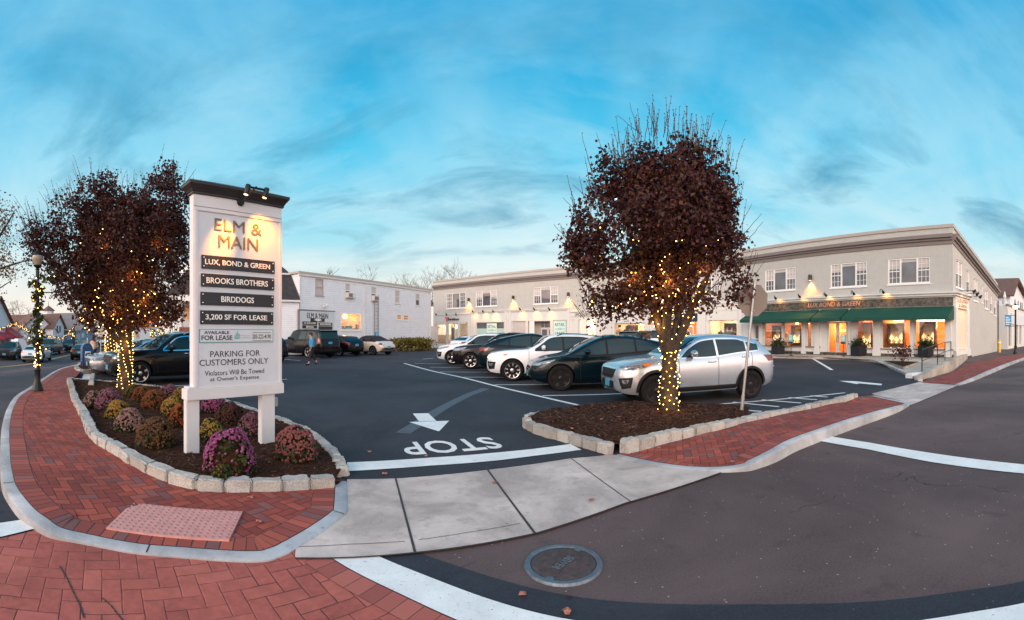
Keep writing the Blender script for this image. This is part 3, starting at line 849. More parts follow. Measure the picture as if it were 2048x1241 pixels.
# ---- planting beds: mulch and granite block edging
def stones(name, line, label, hw=.075, h0=.0, h1=.17, step=.27, gap=.012, seed=1, closed=False):
    rnd = random.Random(seed); pts = line; mb = MB(); i = 0; cols_ = []
    # walk along with irregular stone lengths
    acc = [0.0]
    for a, b in zip(pts, pts[1:]): acc.append(acc[-1] + (b - a).length)
    def at(d):
        for k in range(len(pts) - 1):
            if acc[k + 1] >= d: return pts[k].lerp(pts[k + 1], (d - acc[k]) / max(1e-6, acc[k + 1] - acc[k]))
        return pts[-1].copy()
    d = 0.0
    while d < acc[-1] - .08:
        L = min(step * rnd.uniform(.75, 1.2), acc[-1] - d)
        a = at(d + gap * .5); b = at(d + L - gap * .5); tg = (b - a); tg.z = 0
        if tg.length > 1e-4:
            tg.normalize(); n = Vector((-tg.y, tg.x, 0))
            w = hw * rnd.uniform(.88, 1.1); top = h1 * rnd.uniform(.93, 1.07)
            bm = bmesh.new()
            cs = []
            for z in (h0 - .05, 0):
                for q, s_ in ((a, -1), (b, -1), (b, 1), (a, 1)):
                    zz = (q.z + z) if z else q.z + top + rnd.uniform(-.006, .006)
                    j = Vector((rnd.uniform(-.012, .012), rnd.uniform(-.012, .012), 0))
                    base = q + n * w * s_ + j; cs.append(bm.verts.new((base.x, base.y, zz)))
            for f in [(3, 2, 1, 0), (4, 5, 6, 7), (0, 1, 5, 4), (1, 2, 6, 5), (2, 3, 7, 6), (3, 0, 4, 7)]: bm.faces.new([cs[k] for k in f])
            bmesh.ops.subdivide_edges(bm, edges=bm.edges[:], cuts=3, use_grid_fill=True)
            bmesh.ops.bevel(bm, geom=[e for e in bm.edges if len(e.link_faces) == 2 and e.calc_face_angle(0) > .8], offset=.014, segments=2, affect='EDGES')
            for v in bm.verts: v.co += Vector((rnd.uniform(-1, 1), rnd.uniform(-1, 1), rnd.uniform(-1, 1))) * .0075
            bm.verts.index_update(); off = len(mb.v)
            mb.v += [v.co.copy() for v in bm.verts]; mb.f += [[off + v.index for v in f.verts] for f in bm.faces]; cols_ += [rnd.random()] * len(bm.faces)
            bm.free()
        d += L
    # mortar core
    c = offset(pts, hw * .6); e = offset(pts, -hw * .6)
    for k in range(len(pts) - 1):
        a0, a1, b0, b1 = c[k], c[k + 1], e[k], e[k + 1]; z = h1 * .72
        up = Vector((0, 0, z)); dn = Vector((0, 0, -.05))
        mb.hexa([b0 + dn, b1 + dn, a1 + dn, a0 + dn, b0 + up, b1 + up, a1 + up, a0 + up])
    mb.col = cols_ + [.2] * (len(mb.f) - len(cols_))
    o = mb.build(name, M['stone'], smooth=35)
    return set_tag(o, label, 'edging')
def bed(name, pts, label, z, bulge, m='mulch', nchip=0):
    pts = [Vector((p.x, p.y, z)) for p in pts]; c = sum(pts, Vector()) / len(pts)
    bm = bmesh.new(); vs = [bm.verts.new(p) for p in pts]
    bm.faces.new(vs); bmesh.ops.triangulate(bm, faces=bm.faces[:])
    for _ in range(5):
        es = [e for e in bm.edges if e.calc_length() > .16]
        if not es: break
        bmesh.ops.subdivide_edges(bm, edges=es, cuts=1); bmesh.ops.triangulate(bm, faces=bm.faces[:])
    rnd = random.Random(3)
    for v in bm.verts:
        if v.is_boundary: continue
        dmin = min((v.co - p).length for p in pts)
        v.co.z += bulge * min(1, dmin / .7) + rnd.uniform(-.012, .016)
    for f in bm.faces: f.smooth = True
    bmesh.ops.recalc_face_normals(bm, faces=bm.faces[:])
    if bm.faces and sum(f.normal.z for f in bm.faces) < 0: bmesh.ops.reverse_faces(bm, faces=bm.faces[:])
    me = bpy.data.meshes.new(name); bm.to_mesh(me); bm.free(); me.materials.append(M[m])
    o = link(name, me); OFF[o] = Vector((0, 0, 0)); o['kind'] = 'structure'
    tris = [(f.area, f) for f in me.polygons]; tot = sum(a for a, _ in tris); cm = MB(); cm.col = []
    if nchip:
        for a, f in tris:
            k = nchip * a / tot; k = int(k) + (rnd.random() < k - int(k)); vs = [me.vertices[i].co for i in f.vertices]
            for _ in range(k):
                u, v = rnd.random(), rnd.random()
                if u + v > 1: u, v = 1 - u, 1 - v
                p = vs[0] + (vs[1] - vs[0]) * u + (vs[2] - vs[0]) * v + Vector((0, 0, rnd.uniform(.002, .012)))
                th = rnd.uniform(0, 6.28); L = rnd.uniform(.012, .045); w_ = rnd.uniform(.004, .010); d = Vector((math.cos(th), math.sin(th), rnd.uniform(-.35, .35))) * L; n = Vector((-math.sin(th), math.cos(th), rnd.uniform(-.5, .5))) * w_
                i = len(cm.v); cm.v += [p - d - n, p + d - n, p + d + n, p - d + n]; cm.f.append([i, i + 1, i + 2, i + 3]); cm.col.append(rnd.random())
        co_ = cm.build('mulch_chips', M['chips']); co_['kind'] = 'stuff'
    return o
bl = [p for p in bed_edge if True]
front_line = smooth_line([G(*p) for p in inner_in[1:13]], 4)
stones('granite_edging', offset(front_line, -.075 if False else .0), 'curved granite block edging between the brick walk and the flower bed under the tall sign', h1=.115, step=.31, gap=.008, seed=4)
lot_side = smooth_line([G(686, 955), G(677, 936), G(660, 913), G(633, 889), (G(590, 862)), G(520, 834), G(440, 808), G(360, 788), G(280, 776), G(200, 768), G(138, 763)], 4)
stones('granite_edging', lot_side, 'granite block edging behind the mums, between flower bed and parking lot', h1=.12, seed=9)
bed('mulch', [Vector((p.x, p.y, 0)) for p in offset(front_line, .02)[::2]] + [Vector((p.x, p.y, 0)) for p in list(reversed(lot_side))[1:-1:2]], 'bed', .09, .03, nchip=7000)
left_line = smooth_line([G(1053, 853), G(1060, 861), G(1083, 871), G(1128, 883), G(1191, 901), G(1221, 910)], 4)
stones('granite_edging', left_line, 'dark weathered granite edging curving round the left end of the bare tree bed', h1=.16, seed=12)
blk = list(reversed(block_base)); blk = [Vector((p.x, p.y, 0)) for p in blk]
stones('granite_edging', offset(blk, .09), 'long straight row of pale granite blocks along the right brick walk', hw=.09, h1=.20, step=.27, gap=.008, seed=21)
back_line = [G(1053, 842), G(1083, 833), G(1135, 825), G(1195, 819.5), G(1226, 817), G(1310, 816), G(1412, 819), G(1500, 826)]
stones('granite_edging', smooth_line(back_line[:5], 3), 'low granite edging behind the bare tree bed beside the long stall line', hw=.05, h1=.10, seed=17)
inr = offset(blk, .18)
bed('mulch', [left_line[0]] + left_line[3::3] + [inr[0]] + inr[1:4] + list(reversed(back_line))[:-1], 'bed', .12, .05, nchip=6000)
# mailbox bed
mbp = [G(150, 742), G(160, 752), G(200, 747), G(230, 742), G(250, 730), G(240, 716), G(200, 712), G(168, 727)]
stones('granite_edging', smooth_line([G(163, 733), G(153, 741), G(160, 748.5), G(180, 748.5), G(205, 746.5), G(228, 741), G(240, 733)], 3), 'low granite edging round the small bed under the mailbox', hw=.1, h1=.2, step=.35, seed=31)
bed('mulch', [G(163, 733), G(155, 741), G(161, 747.5), G(180, 747.5), G(205, 745), G(228, 739), G(240, 730), G(250, 712), G(190, 712)], 'bed', .17, .06)
# wheel stop at the head of the first left stall
ws = set_tag(MB().hexa([G(174, 780), G(189, 780), G(191, 757.5), G(181, 757.5)] + [G(176, 780) * 1.0 + Vector((.01, 0, .19)), G(187.5, 780) + Vector((0, 0, .19)), G(190, 757.5) + Vector((0, 0, .19)), G(182, 757.5) + Vector((0, 0, .19))]).build('wheel_stop', M['apron'], bevel=.02), 'pale concrete wheel stop at the head of the stall by the mailbox bed', 'wheel stop')
# ---------------------------------------------------------------- lamps
def spot(name, parent, loc, target, energy, ang=60, blend=.6, col=(1, .62, .26), size=.03):
    l = bpy.data.lights.new(name, 'SPOT'); l.energy = energy; l.spot_size = R(ang); l.spot_blend = blend; l.color = col; l.shadow_soft_size = size
    o = bpy.data.objects.new(name, l); COL.objects.link(o)
    loc = Vector(loc); o.rotation_euler = (Vector(target) - loc).to_track_quat('-Z', 'Y').to_euler()
    off = OFF.get(parent, Vector((0, 0, 0))) if parent else Vector((0, 0, 0))
    o.parent = parent; o.location = loc - off
    return o
def point(name, parent, loc, energy, col=(1, .5, .14), size=.08):
    l = bpy.data.lights.new(name, 'POINT'); l.energy = energy; l.color = col; l.shadow_soft_size = size
    o = bpy.data.objects.new(name, l); COL.objects.link(o); o.parent = parent
    o.location = Vector(loc) - (OFF.get(parent, Vector((0, 0, 0))) if parent else Vector((0, 0, 0)))
    return o

# ---------------------------------------------------------------- the tall sign
sf = Fr((-3.747, 4.253), (-3.178, 5.46))
S = lambda px, n=0: sf.s(px, n)
Z = lambda px, py, n=0: sf.z(px, py, n)
sign = thing('tenant_sign', 'tall white two-post tenant sign with charcoal name plates standing in the mum bed', 'sign', (sf.A.x, sf.A.y, .1))
s0, s1 = S(374), S(551)
zb, ztop, zcap = Z(374, 800), Z(374, 385), Z(374, 357)
TH = .12
for a, b in ((s0, S(400)), (S(524.5), s1)):
    MB().fbox(sf, a, b, -TH + .01, -.012, .02, zb + .02).build('post', M['sign_white'], sign, bevel=.006)
b0, b1 = S(387), S(563.5)
mb = MB(); mb.fbox(sf, b0, b1, -TH - .005, .0, zb + .08, ztop)
mb.build('board', M['sign_white'], sign, bevel=.005)
mb = MB(); mb.fbox(sf, s0 - .012, b1 + .02, -TH - .03, .032, zb - .01, zb + .13)
mb.fbox(sf, s0 + .012, b1 + .008, -TH - .02, .018, zb + .132, zb + .155)
mb.build('base_moulding', M['sign_white'], sign, bevel=.006)
# frame and recessed panel
pz0, pz1 = Z(470, 776) + .03, Z(389, 421)
pa, pb = b0 + .055, b1 - .055
mb = MB()
fw = .045
mb.fbox(sf, pa - fw, pa, .002, .022, pz0, pz1); mb.fbox(sf, pb, pb + fw, .002, .022, pz0, pz1)
mb.fbox(sf, pa - fw, pb + fw, .002, .0225, pz1, pz1 + fw); mb.fbox(sf, pa - fw, pb + fw, .002, .0225, pz0 - fw * .3, pz0)
mb.build('frame', M['sign_white'], sign, bevel=.005)
for z_ in (pz1 + fw + .012,): MB().fbox(sf, b0 + .004, b1 - .004, .001, .0035, z_, z_ + .006).build('seam', M['signback'], sign)
MB().fbox(sf, pa, pb, .003, .006, pz0, pz1).build('panel', M['sign_panel'], sign)
# stepped dark cornice with a weathered copper top
mb = MB(); cpf = [(.0, 0), (.022, .0), (.022, .022), (.028, .03), (.040, .055), (.060, .082), (.075, .104), (.082, .108), (.082, .135)]
for e, h in cpf:
    for q_ in (sf.p(b0 - e, e, ztop + h), sf.p(b1 + e, e, ztop + h), sf.p(b1 + e, -TH - e, ztop + h), sf.p(b0 - e, -TH - e, ztop + h)): mb.v.append(q_)
for k in range(len(cpf) - 1):
    for j in range(4): mb.f.append([k * 4 + j, k * 4 + (j + 1) % 4, k * 4 + 4 + (j + 1) % 4, k * 4 + 4 + j])
mb.f += [[3, 2, 1, 0], [len(cpf) * 4 - 4 + j for j in range(4)]]
cornice = mb.build('cornice', M['bronze'], sign)
MB().fbox(sf, b0 - .088, b1 + .088, -TH - .088, .088, ztop + .136, ztop + .150).build('cap', M['copper'], sign, bevel=.004)
def st(body, px, py, wpx, hpx, m, n=.008, bold=0.0, parent=None, name='lettering', depth=.006):
    s_ = S(px); k = sf.p(s_, 0, 0).to_2d().length / F
    # widths measured along the plane, so undo the obliqueness
    w_ = abs(S(px + wpx / 2) - S(px - wpx / 2)); h_ = hpx * k
    return text(body, name, M[m], parent or sign, sf, s_, Z(px, py), n, width=w_, height=h_, bold=bold, depth=depth)
st('ELM &', 476.4, 455, 93, 23, 'letter_brown', bold=-.004, depth=.012)
st('MAIN', 476.4, 486.5, 78, 24, 'letter_brown', bold=-.004, depth=.012)
def plate(x0, y0, y0b, x1, y1, y1b, txt, wpx, hpx, m='charcoal'):
    a, b = S(x0), S(x1); z0 = (Z(x0, y0b) + Z(x1, y1b)) / 2; z1 = (Z(x0, y0) + Z(x1, y1)) / 2
    p = MB().fbox(sf, a, b, .007, .024, z0, z1).build('name_plate', M[m], sign, bevel=.003)
    for q in (a + .03, b - .03):
        for z in (z0 + .03, z1 - .03): MB().ball(sf.p(q, .026, z), .009, 8, 4).build('screw', M['letter_white'], p)
    st(txt, (x0 + x1) / 2 + .8, (y0 + y0b + y1 + y1b) / 4, wpx, hpx, 'letter_white', n=.025, bold=.012, parent=p)
    return p
plate(402, 512, 538.4, 547.7, 522.6, 547.5, 'LUX, BOND & GREEN', 129, 12)
plate(401, 548.3, 574, 546.8, 556.5, 581, 'BROOKS BROTHERS', 122, 11.5)
plate(400, 584.5, 610, 546, 591, 615.7, 'BIRDDOGS', 65, 11.5)
plate(399.5, 621, 648, 545, 625, 651, '3,200 SF FOR LEASE', 122, 12)
a, b = S(398), S(545); z0 = Z(470, 685.3); z1 = Z(470, 659)
bn = MB().fbox(sf, a, b, .007, .016, z0, z1).build('lease_banner', M['teal'], sign)
MB().fbox(sf, a + .009, b - .009, .016, .0185, z0 + .009, z1 - .009).build('face', M['sign_panel'], bn)
st('AVAILABLE', 432.5, 665.5, 50, 6.2, 'letter_dark', n=.019, bold=.022, parent=bn, depth=.002)
st('FOR LEASE', 433, 676, 62, 9.5, 'letter_dark', n=.019, bold=.018, parent=bn, depth=.002)
st('203-222-4190', 522, 673.5, 37, 8.5, 'letter_dark', n=.019, bold=.006, parent=bn, depth=.002)
st('INVESTORS', 489, 671.5, 22, 2.2, 'letter_grey', n=.019, parent=bn, depth=.002)
st('COMMERCIAL', 490, 675.5, 23, 2.2, 'letter_grey', n=.019, parent=bn, depth=.002)
mb = MB()
for q in (665.8, 681.5): mb.fbox(sf, S(503.5), S(540), .0186, .020, Z(520, q + .4), Z(520, q - .4))
mb.build('rule', M['letter_dark'], bn)
mb = MB()
for i, h in enumerate((3, 5, 6, 4)):
    for j in range(h):
        x = 467.5 + i * 2.7; y = 678.5 - j * 2.7
        mb.fbox(sf, S(x), S(x + 1.9), .0186, .021, Z(x, y), Z(x, y - 1.9))
mb.build('emblem', M['teal'], bn)
st('PARKING FOR', 471, 707.5, 99, 11.5, 'letter_dark', bold=-.002, depth=.003)
st('CUSTOMERS ONLY', 470, 724, 137, 11.8, 'letter_dark', bold=-.002, depth=.003)
st('Violators Will Be Towed', 470.4, 744.5, 118, 9.6, 'letter_dark', bold=-.004, depth=.003)
st("at Owner's Expense", 470, 757.5, 97, 10.2, 'letter_dark', bold=-.004, depth=.003)
# twin spot fixture on a goose arm
n1 = .34
fx = thing('sign_spotlight', 'twin black spotlights on a bent arm fixed high on the tall white sign', 'spotlight', sf.p(S(480.5), .02, Z(480.5, 405)))
cq = sf.p(S(480.5), .0, Z(480.5, 405))
Mr = Matrix((sf.u.to_3d(), Vector((0, 0, 1)), sf.nv.to_3d())).transposed()
mb = MB(); mb.lathe([(.052, 0), (.052, .02), (.045, .03), (.012, .034)], 20, cq, Mr); mb.build('backplate', M['black'], fx, smooth=40)
pa_ = cq + sf.nv.to_3d() * .03; pb_ = sf.p(S(513, n1), n1, Z(513, 374, n1))
l1 = sf.p(S(496, n1), n1, Z(496, 374, n1)); l2 = sf.p(S(533, n1), n1, Z(533, 381, n1))
MB().tube([pa_, pb_], .012, 8).build('arm', M['bronze'], fx, smooth=40)
MB().tube([l1, l2], .016, 8).build('crossbar', M['black'], fx, smooth=40)
for q, tgt, e, ang in ((l1, sf.p(S(444), 0, Z(444, 484)), 120, 42), (l2, sf.p(S(528), 0, Z(505, 480)), 62, 76)):
    dr = (tgt - q).normalized()
    h0 = q; vd = (Vector((0, 0, -.92)) - sf.u.to_3d() * .22 - sf.nv.to_3d() * .12).normalized(); 
    hd = MB().tube([h0 - vd * .03, h0 - vd * .02, h0 + vd * .095, h0 + vd * .10], [.028, .036, .036, .034], 16).build('lamp_head', M['black'], fx, smooth=40)
    MB().tube([h0 + vd * .101, h0 + vd * .103], .028, 14).build('lens', M['lampglass'], hd)
    spot('sign_lamp', fx, h0 + vd * .12, tgt, e, ang, 1.0, (1, .30, .012), .03)
# junction box on the right post
jb = MB().fbox(sf, s1 + .002, s1 + .075, -.13, -.04, Z(551, 815), Z(551, 797)).build('junction_box', M['metal'], sign, bevel=.006)
cp = [sf.p(s1 - .17, -.08, zb + .01), sf.p(s1 - .15, -.08, zb - .05), sf.p(s1 - .09, -.08, zb - .10)]
MB().tube(smooth_line(cp, 4), .010, 6).build('conduit', M['metal'], sign, smooth=40)

# ---------------------------------------------------------------- trees
def leaf_mesh(pts, size, rnd, outward=None, colf=None):
    """Folded pointed leaves, one small rhombic blade each with a mid-rib fold."""
    mb = MB(); mb.col = []
    for i, p in enumerate(pts):
        L = size * rnd.choice((.6, .8, 1, 1, 1.15, 1.4)); W = L * rnd.uniform(.34, .46)
        d = Vector((rnd.gauss(0, 1), rnd.gauss(0, 1), rnd.gauss(-.45, .8))).normalized()
        s_ = d.cross(Vector((rnd.gauss(0, 1), rnd.gauss(0, 1), rnd.gauss(0, 1))))
        if s_.length < 1e-3: s_ = d.orthogonal()
        s_.normalize(); up = s_.cross(d) * (W * rnd.uniform(.1, .5))
        b = len(mb.v)
        mb.v += [p, p + d * L * .45 + s_ * W + up, p + d * L, p + d * L * .45 - s_ * W + up, p + d * L * .5]
        mb.f += [[b, b + 4, b + 1], [b + 4, b + 2, b + 1], [b, b + 3, b + 4], [b + 4, b + 3, b + 2]]
        c = colf(p) if colf else rnd.random()
        mb.col += [min(1, max(0, c))] * 4
    return mb
def vnoise(p, s, seed=0):
    from mathutils import noise
    return noise.noise(Vector((p.x * s + seed * 13.1, p.y * s + seed * 7.7, p.z * s)))
BULB = None
def bulb_string(name, label, pts, r, m, group, nparts=100, parent_loc=None, wire_pts=None):
    """A string of bulbs: the 100 nearest to the camera as parts, the rest as one part."""
    root = thing(name, label, 'string lights', pts[0], 0, group)
    if wire_pts: MB_w = MB(); [MB_w.tube(wp, .005, 4) for wp in wire_pts]; MB_w.build('wire', M['wire'], root)
    pts = sorted(pts, key=lambda p: p.to_2d().length + (0 if p.z < 3 else 1))
    me = MB().ball((0, 0, 0), r, 8, 5).mesh('bulb'); me.materials.append(m)
    for p in me.polygons: p.use_smooth = True
    first = None
    for p in pts[:nparts]:
        if first is None: o = link('bulb', me, root); first = o
        else: o = first.copy(); COL.objects.link(o); o.parent = root
        o.location = p - pts_root(root)
    if len(pts) > nparts:
        mb = MB()
        for p in pts[nparts:]: mb.ball(p, r, 6, 4)
        o = mb.build('bulb_cluster', m, root); o['kind'] = 'stuff'
    return root
def pts_root(root): return OFF[root]
def tree(name, label, cat, base, trunk, limbs, lobes, d0, ppm, cx, nclump, per, lsize, lm, bark, seed, twigs=0, group=None, colf=None, gap=.1, clump_r=.17, depth=.9, twig_m='twig'):
    """trunk: [(z, r)...]; limbs and lobes in photo pixels about the trunk foot, turned into metres at the tree's own distance."""
    rnd = random.Random(seed)
    a = az(cx); right = Vector((math.cos(a), -math.sin(a), 0)); fwd = Vector((math.sin(a), math.cos(a), 0))
    O = Vector(base)
    def W(px, py, dy=0.0): return Vector((O.x, O.y, 0)) + right * ((px - cx) / ppm) + fwd * dy + Vector((0, 0, EYE + (HY - py) / ppm))
    root = thing(name, label, cat, base, 0, group)
    mb = MB()
    for path, rr in limbs:
        pp = smooth_line([W(*q) for q in path], 4)
        rs = [rr[0] + (rr[1] - rr[0]) * (k / (len(pp) - 1)) for k in range(len(pp))]
        if path[0][1] > 100000: pass
        mb.tube(pp, rs, 10)
    # many finer branches out into the crown
    for k in range(26):
        L = rnd.choice(lobes); dv = Vector((rnd.uniform(-.8, .8), rnd.uniform(-.8, .8), rnd.uniform(-.5, .8)))
        e = W(L[0] + dv.x * L[2], L[1] - dv.z * L[3], dv.y * L[2] / ppm * depth)
        p0, rr = rnd.choice(limbs); s_ = W(*p0[rnd.randrange(len(p0) // 2, len(p0))])
        mid = s_.lerp(e, .5) + Vector((0, 0, .12)) + Vector((rnd.uniform(-.1, .1), rnd.uniform(-.1, .1), 0))
        mb.tube(smooth_line([s_, mid, e], 4), [.03 * max(.3, rr[1] / .05) * (1 - .85 * j / 8) for j in range(9)], 5)
    mb.build('trunk', M[bark], root, smooth=60)
    # leaf clumps spread through lobes
    vol = [L[2] * L[3] * L[2] for L in lobes]; tot = sum(vol); pts = []
    ntry = 0
    while len(pts) < nclump and ntry < nclump * 20:
        ntry += 1
        q = rnd.random() * tot; i = 0
        while q > vol[i]: q -= vol[i]; i += 1
        L = lobes[i]
        v = Vector((rnd.gauss(0, 1), rnd.gauss(0, 1), rnd.gauss(0, 1))).normalized() * rnd.random() ** .38
        p = W(L[0] + v.x * L[2], L[1] - v.z * L[3], v.y * L[2] / ppm * depth + (L[4] if len(L) > 4 else 0))
        if vnoise(p, 1.5 * 70 / max(60, ppm), seed) < -gap: continue
        pts.append(p)
    lp = []
    for p in pts:
        for _ in range(per):
            lp.append(p + Vector((rnd.gauss(0, 1), rnd.gauss(0, 1), rnd.gauss(0, 1))) * clump_r * .6)
    leaf_mesh(lp, lsize, rnd, colf=(lambda p: colf(p, rnd)) if colf else None).build('crown', lm, root)
    # bare upright shoots above the crown
    if twigs:
        mb = MB()
        tops = []
        for k in range(twigs * 6):
            L = rnd.choice(lobes)
            v = Vector((rnd.uniform(-1, 1), rnd.uniform(-.7, .7), 0))
            if v.length > .98: continue
            hz = math.sqrt(max(0, 1 - v.length_squared)) * rnd.uniform(.75, .97)
            x, y = L[0] + v.x * L[2], L[1] - hz * L[3]
            # keep those at the top of the whole crown
            if any(abs(x - l[0]) < l[2] * .85 and l[1] - l[3] * .7 < y - 18 for l in lobes): continue
            tops.append((x, y, v.y * L[2] / ppm * .8))
            if len(tops) >= twigs: break
        for x, y, dy in tops:
            p = W(x, y + 14, dy); ln = rnd.uniform(.35, .85) * 1.0
            lean = (x - cx) / ppm * .14 + rnd.gauss(0, .12)
            pp = [p]
            for j in range(1, 6):
                pp.append(p + right * (lean * ln * j / 5 + rnd.uniform(-.012, .012)) + fwd * rnd.uniform(-.012, .012) + Vector((0, 0, ln * j / 5)))
            mb.tube(pp, [.008 * (1 - .55 * j / 5) for j in range(6)], 4)
            for j in range(1, 6):
                if rnd.random() < .8: mb.ball(pp[j] + right * rnd.choice((-.012, .012)), .011, 5, 3)
        for k in range(twigs // 2):   # side shoots
            L = rnd.choice(lobes); sgn = 1 if L[0] > cx else -1
            an = rnd.uniform(-.2, .9)
            x, y = L[0] + sgn * L[2] * math.cos(an) * .92, L[1] - L[3] * math.sin(an) * .92
            p = W(x, y, rnd.uniform(-.3, .3)); ln = rnd.uniform(.25, .6)
            dv = right * sgn * rnd.uniform(.2, .7) + Vector((0, 0, rnd.uniform(.4, 1)))
            dv.normalize()
            pp = [p + dv * ln * j / 4 + right * rnd.uniform(-.012, .012) for j in range(5)]
            mb.tube(pp, [.007 * (1 - .5 * j / 4) for j in range(5)], 4)
        mb.build('shoots', M[twig_m], root)
    return root, W, right, fwd
def wrap_points(path, rad, n, rnd, turns):
    """Bulb positions wound round a limb, plus the wire."""
    pp = smooth_line(path, 8); out = []; wire = []
    acc = [0.0]
    for a, b in zip(pp, pp[1:]): acc.append(acc[-1] + (b - a).length)
    def at(u):
        d = u * acc[-1]
        for k in range(len(pp) - 1):
            if acc[k + 1] >= d: return pp[k].lerp(pp[k + 1], (d - acc[k]) / max(1e-6, acc[k + 1] - acc[k])), (pp[k + 1] - pp[k]).normalized()
        return pp[-1], (pp[-1] - pp[-2]).normalized()
    N = n * 3
    for i in range(N + 1):
        u = i / N; c, tg = at(u); th = turns * 2 * math.pi * u
        a = tg.orthogonal().normalized(); b = tg.cross(a)
        r = (rad[0] + (rad[1] - rad[0]) * u) * 1.06 + .006
        p = c + (a * math.cos(th) + b * math.sin(th)) * r
        wire.append(p)
        if i % 3 == 1: out.append(p + (p - c).normalized() * .014 + Vector((rnd.uniform(-.02, .02), rnd.uniform(-.02, .02), rnd.uniform(-.03, .03))))
    return out, wire

def pear_col(zlo, zhi):
    def f(p, rnd):
        c = rnd.random()
        # low in the crown, bulb glow put into the leaf colour as orange tones
        k = (p.z - zlo) / (zhi - zlo)
        if k < .35 and rnd.random() < .30: return rnd.uniform(.72, 1.0)
        return c * (.85 if rnd.random() < .9 else 1)
    return f
# right tree, alone in its mulch bed
b1_ = G(1338, 824, .13)
limR = [([(1338, 826), (1339, 790), (1338, 740), (1340, 700)], (.180, .135)),
        ([(1338, 720), (1325, 670), (1308, 610), (1280, 540), (1255, 440)], (.12, .03)),
        ([(1339, 720, -.02), (1334, 660, -.12), (1336, 590, -.15), (1330, 480, -.1), (1322, 340, 0)], (.11, .03)),
        ([(1341, 715), (1352, 660, .1), (1362, 600, .14), (1372, 500, .2), (1380, 400, .2)], (.105, .025)),
        ([(1342, 712), (1365, 660), (1390, 605), (1412, 560), (1440, 470)], (.11, .025)),
        ([(1336, 700, .1), (1312, 640, .3), (1290, 560, .5), (1290, 460, .6)], (.09, .02))]
lobR = [(1322, 330, 66, 82), (1243, 385, 72, 78), (1408, 375, 66, 82), (1318, 445, 150, 110), (1200, 480, 70, 90), (1435, 480, 58, 95), (1222, 575, 58, 66), (1330, 550, 95, 66), (1212, 615, 36, 32), (1290, 600, 50, 44), (1400, 590, 44, 34), (1345, 620, 40, 30),
        (1455, 575, 42, 42), (1178, 520, 45, 70), (1195, 632, 28, 30), (1386, 320, 40, 50), (1282, 360, 50, 60)]
tR, WR, rR, fR = tree('pear_tree', 'lone purple-leaved pear tree with lit trunk in front of the silver SUV', 'tree', b1_, None, limR, lobR, 8.83, 102, 1338, 1120, 34, .076, M['red_leaf'], 'bark', 5, twigs=105, group='ornamental pear trees', colf=pear_col(1.6, 6), gap=.24)
rnd = random.Random(2); bp = []; wires = []
for (path, rr), n, tn in zip(limR, (92, 34, 34, 30, 34, 18), (17, 9, 9, 9, 9, 6)):
    o_, w_ = wrap_points([WR(*q) for q in path[:4]], (rr[0], rr[1] + (rr[0] - rr[1]) * .3), n, rnd, tn); bp += o_; wires.append(w_)
for k in range(80):
    L = rnd.choice([lobR[3], lobR[7], lobR[7], lobR[6]])
    bp.append(WR(L[0] + rnd.uniform(-.8, .8) * L[2], L[1] + rnd.uniform(-.2, .9) * L[3], rnd.uniform(-.8, .2) * L[2] / 102))
bulb_string('string_lights', 'warm string lights wound round the trunk of the pear tree by the silver SUV', bp, .0090, M['bulb'], 'string lights wound round the pear trees', wire_pts=wires)
for q, e in (((1338, 790, -.30), 2.2), ((1312, 650, -.15), 5), ((1375, 640, -.05), 5), ((1338, 570, -.4), 7), ((1270, 560, -.1), 6), ((1400, 540, -.2), 6), ((1330, 470, -.2), 5), ((1338, 730, -.32), 2)):
    point('string_glow', tR, WR(*q), e * 1.1)

# left tree, at the back of the mum bed
b2_ = G(250, 774, .15)
limL = [([(250, 776), (251, 740), (252, 700), (254, 660)], (.185, .15)),
        ([(253, 670), (235, 610), (215, 540), (200, 430)], (.12, .03)),
        ([(254, 670), (262, 600), (268, 520), (262, 430)], (.12, .03)),
        ([(255, 668), (285, 610), (310, 530), (328, 420)], (.12, .03)),
        ([(252, 672), (215, 625), (165, 560), (125, 470)], (.10, .025))]
lobL = [(203, 420, 62, 72), (328, 415, 58, 84), (140, 450, 55, 55), (262, 490, 112, 100), (92, 495, 42, 55), (160, 545, 70, 75), (335, 530, 55, 95), (250, 590, 85, 75), (315, 620, 52, 52), (70, 470, 22, 40), (205, 625, 50, 45), (265, 430, 50, 45)]
tL, WL, rL, fL = tree('pear_tree', 'wide purple-leaved pear tree with lit trunk behind the tall white sign', 'tree', b2_, None, limL, lobL, 12.9, 69.5, 250, 1600, 31, .080, M['red_leaf'], 'bark', 8, twigs=85, group='ornamental pear trees', colf=pear_col(1.6, 6.5), gap=.26)
bp = []; wires = []
for (path, rr), n, tn in zip(limL, (110, 26, 26, 26, 20), (18, 8, 8, 8, 6)):
    o_, w_ = wrap_points([WL(*q) for q in path[:4]], (rr[0] * 1.05, rr[1] * 1.1), n, rnd, tn); bp += o_; wires.append(w_)
for k in range(75):
    L = rnd.choice([lobL[7], lobL[7], lobL[3], lobL[10]])
    bp.append(WL(L[0] + rnd.uniform(-.8, .8) * L[2], L[1] + rnd.uniform(-.1, .9) * L[3], rnd.uniform(-1.1, 0) * L[2] / 69.5))
bulb_string('string_lights', 'warm string lights wound round the trunk beside the black SUV, left of the sign', bp, .0108, M['bulb'], 'string lights wound round the pear trees', wire_pts=wires)
for q, e in (((250, 745, -.34), 2.4), ((250, 690, -.3), 4), ((230, 620, -.4), 8), ((285, 600, -.4), 8), ((215, 500, -.6), 5), ((310, 500, -.5), 5), ((300, 650, -.2), 7), ((262, 560, -.6), 6)):
    point('string_glow', tL, WL(*q), e * 1.2)
